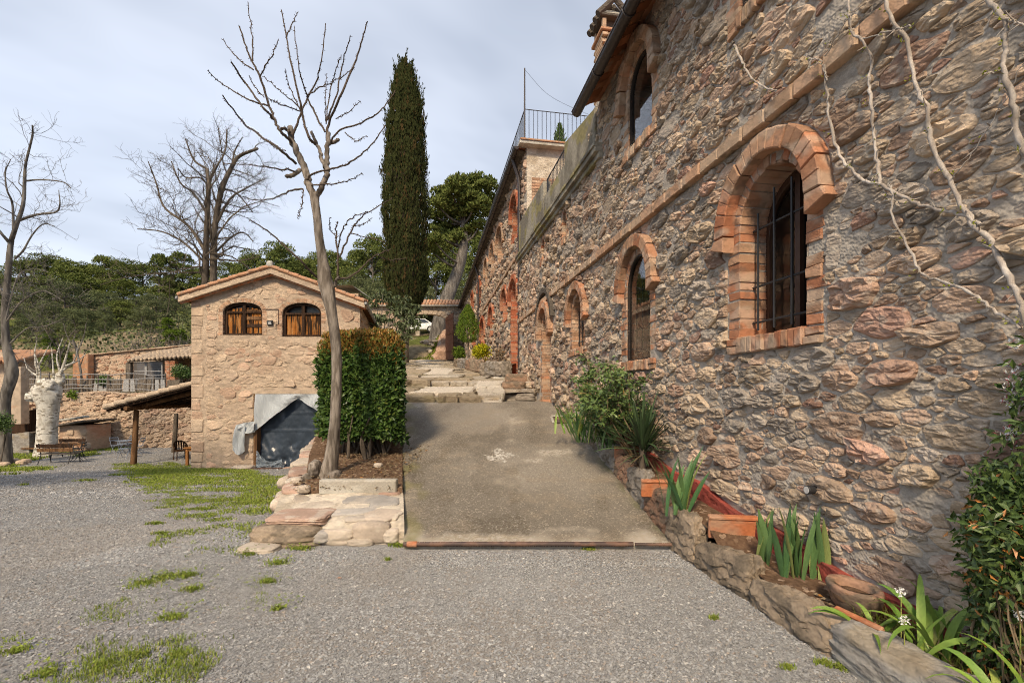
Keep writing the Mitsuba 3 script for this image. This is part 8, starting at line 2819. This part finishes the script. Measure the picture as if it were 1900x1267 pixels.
# flowering creeper at the right edge
JB = thing('jasmine', 'dense flowering jasmine with orange dead leaves at the right edge', 'climber')
r = np.random.default_rng(29)
lv, st, dl = MB(), MB(), MB()
sm = lambda z: np.interp(z, [.1, .35, .6, .85, 1.1, 1.3, 1.5, 1.7, 1.95, 2.2], [2.50, 2.60, 2.66, 2.68, 2.64, 2.58, 2.46, 2.36, 2.28, 2.1])
nc = 260
for k in range(nc):
    z = r.uniform(.12, 2.0) if k < 110 else r.uniform(.15, 1.2)
    s_ = sm(z) * SL - abs(r.normal(0, .10)) * .6 - (r.random() ** 1.0) * 1.5 * (k % 4 > 0) - .03
    hh = .04 + (.10 + .22 * np.exp(-((z - .75) / .5) ** 2)) * r.random()
    edge = np.interp(z, [.1, .4, .85, 1.1, 1.4, 1.6, 1.9], [1835, 1822, 1800, 1820, 1856, 1874, 1890]) + 12 * r.normal()
    s_ = min(s_, 900 * (2.95 - hh * 1.013) / (edge - 805) * SL - .06)
    c = WALL.w(s_, z, hh)
    n = 46
    p = c + unit(r, n) * (.12 * r.random((n, 1)) ** .5)
    d = unit(r, n)
    dead = (z < 1.1) & (r.random(n) < .17)
    v, f = leaf_quads(p[~dead], r.uniform(.036, .072, (~dead).sum()), d[~dead] + [-.5, -.4, .6], unit(r, (~dead).sum()) + [0, -.1, -.25], .42, .3)
    lv.add(v, f, np.repeat(np.stack([np.clip(r.random() * .5 + .5 * r.random((~dead).sum()), 0, 1), r.random((~dead).sum()) * .8], 1), 4, 0))
    if dead.any():
        v, f = leaf_quads(p[dead], r.uniform(.025, .05, dead.sum()), d[dead], unit(r, dead.sum()) + [0, 0, -.4], .45, .4)
        dl.add(v, f, np.repeat(np.stack([r.random(dead.sum()), np.full(dead.sum(), .97)], 1), 4, 0))
    b = WALL.w(s_ - r.uniform(-.1, .3), .12, .05 + .2 * r.random())
    if k % 4 == 0: st.tube(spline([b, (b + c) / 2 + r.normal(0, .06, 3), c], 7), .004, 4)
put('foliage', lv, 'm_jasmine', JB); put('dead_leaves', dl, 'm_jasmine', JB); put('stems', st, 'm_drystem', JB)
for k, (px, py) in enumerate([(1872, 715), (1878, 745), (1890, 640), (1880, 800), (1893, 740), (1868, 805), (1895, 820), (1885, 690)]):
    c = at(px, py, 2.42)
    n = 26
    fl = MB()
    v, f = leaf_quads(c + r.normal(0, .018, (n, 3)), .022, unit(r, n), unit(r, n), .5); fl.add(v, f)
    put('blossom', fl, 'm_petal', JB, kind='stuff')
    n = 12
    bd = MB(); v, f = leaf_quads(c + r.normal(0, .02, (n, 3)) - [.01, 0, 0], .028, unit(r, n), unit(r, n) + [-.4, -.3, .2], .16); bd.add(v, f)
    put('buds', bd, 'm_bud', JB, kind='stuff')

# white garlic flowers and dead stems on the near soil
for k, (px, py, Y, lab) in enumerate([(1672, 1098, 2.72, 'white garlic flower head beside the stone trough'), (1678, 1150, 2.62, 'white garlic flower head below the strap leaves of the small plant'), (1893, 1140, 2.2, 'white garlic flower head at the right edge')]):
    t = thing('garlic_flower', lab, 'flower')
    c = at(px, py, Y)
    n = 60
    v, f = leaf_quads(c + unit(r, n) * .024 * r.random((n, 1)) ** .3, .013, unit(r, n), unit(r, n), .6); put('blossom', (v, f), 'm_petal', t)
    mb = MB(); mb.tube([[c[0], c[1], .14], c], .003, 4); put('stalk', mb, 'm_strap', t)
mb = MB()
for k in range(230):
    y = r.uniform(1.7, 3.2)
    x = r.uniform(float(planter_x(y)) + .18, float(WX(y)) - .03)
    b = np.array([x, y, float(soil_z(y))])
    d = unit(r, 1)[0] * [1, 1, .5] + [0, 0, .45 * (k % 3 == 0)]
    l = r.uniform(.08, .26)
    mb.tube([b, b + d * l * .5 + [0, 0, .02], b + d * l + [0, 0, .0]], [.003, .0025, .0015], 3)
n = 700
y = r.uniform(1.6, 3.4, n); x = planter_x(y) + .16 + (WX(y) - planter_x(y) - .2) * r.random(n)
v, f = leaf_quads(np.stack([x, y, soil_z(y) + r.uniform(.0, .03, n)], 1), r.uniform(.015, .045, n), unit(r, n) + [0, 0, 1.4], unit(r, n) * [1, 1, .3], .5)
mb.add(v, f, np.repeat(r.random((n, 2)), 4, 0))
put('leaf_litter', mb, 'm_drystem', kind='stuff', label='dead stems and dry leaves on the near planter soil')
mb = MB()
n = 900
y = r.uniform(1.7, 3.1, n); x = planter_x(y) + .2 + (WX(y) - planter_x(y) - .22) * r.random(n)
v, f, u = grass_blades(x, y, .04, .15, .0022, r, zf=lambda a, b: soil_z(b)); mb.add(v, f, u)
put('thin_weeds', mb, 'm_grass', kind='stuff', label='thin grass and weeds in the near planter soil')
# fallen leaves on the gravel
for k, (px, py, m_, lab) in enumerate([(1457, 1240, 'm_spring', 'single yellow green leaf lying on the gravel near the grey stone'), (624, 1076, 'm_terracotta', 'single orange fallen leaf lying on the gravel left of the ramp foot')]):
    x, y = on_yard(px, py)
    v, f = leaf_quads(np.array([[x, y, float(yard(x, y)) + .018]]), .05, np.array([[0, 0, 1.0]]), np.array([[1.0, .3, 0]]), .6)
    put('fallen_leaf', (v, f), m_, label=lab, cat='leaf')

# ================================================================ BARE VINES ON THE WALL
VN = thing('bare_vine', 'pale bare vine stems climbing across the stone wall at upper right', 'vine')
r = np.random.default_rng(37)
VINES = [(13, 8, [(1905, 612), (1890, 555), (1870, 512), (1840, 452), (1802, 412), (1770, 347), (1742, 300), (1724, 243), (1722, 206), (1704, 166), (1692, 128), (1680, 72), (1652, 30), (1640, -20)]),
         (9, 5, [(1818, 418), (1790, 402), (1740, 388), (1690, 372), (1640, 345), (1600, 332), (1560, 290), (1542, 235), (1535, 182), (1530, 120)]),
         (8, 5, [(1632, 345), (1628, 300), (1620, 240), (1618, 190), (1612, 150), (1617, 110), (1600, 76), (1580, 58), (1577, 30), (1573, -15)]),
         (8, 5, [(1893, 610), (1855, 582), (1812, 552), (1762, 527), (1712, 510), (1690, 470), (1658, 402), (1655, 356), (1640, 345)]),
         (13, 10, [(1912, 300), (1888, 245), (1880, 190), (1862, 132), (1866, 88), (1862, 42), (1838, 5), (1820, -20)]), (7, 4, [(1862, 30), (1880, 42), (1905, 48)]),
         (6, 3, [(1362, 85), (1375, 112), (1390, 140), (1410, 158), (1442, 168)]), (4, 2.5, [(1500, 108), (1520, 112), (1530, 128), (1534, 150)]), (3, 2, [(1770, 330), (1800, 290), (1850, 210), (1900, 120)]), (3, 2, [(1530, 105), (1570, 40), (1600, 10)]), (4, 2.5, [(1690, 50), (1660, 55), (1600, 72)]), (4, 2.5, [(1862, 130), (1840, 135), (1822, 140)])]
for k, (w0, w1, px) in enumerate(VINES):
    q = []
    for j, (x, y) in enumerate(px):
        h = .078 + .015 * math.sin(j * 1.7 + k)
        if 3.8 < WALL.hit(x, y, h)[1] < 4.2: h = .12
        s_, t_ = WALL.hit(x, y, h)
        q.append(WALL.w(s_, t_, h))
    L = spline(q, 5 * len(q))
    L[1:-1] += r.normal(0, .004, (len(L) - 2, 3))
    ym = L[:, 1].mean()
    rad = np.linspace(w0, w1, len(L)) * .5 * np.clip(L[:, 1], 1.5, 9) / F * .78
    rad *= 1 + .18 * r.normal(0, 1, len(L)).clip(-1, 1)
    mb = MB(); mb.tube(L, rad, 8)
    for j in range(3, len(L) - 1, 4):
        d = -WALL.n * 0 + unit(r, 1)[0] * .03 + WALL.n * .015
        mb.tube([L[j], L[j] + d, L[j] + d * 1.7 + unit(r, 1)[0] * .008], [.004, .003, .002], 4)
    put('stem', mb, 'm_vine', VN, smooth=True)
    lv = MB()
    for j in range(2, len(L), 7):
        n = 4
        v, f = leaf_quads(L[j] + WALL.n * .03 + r.normal(0, .012, (n, 3)), .018, unit(r, n), unit(r, n) + [0, 0, .5], .5); lv.add(v, f)
    put('young_leaves', lv, 'm_spring', VN)
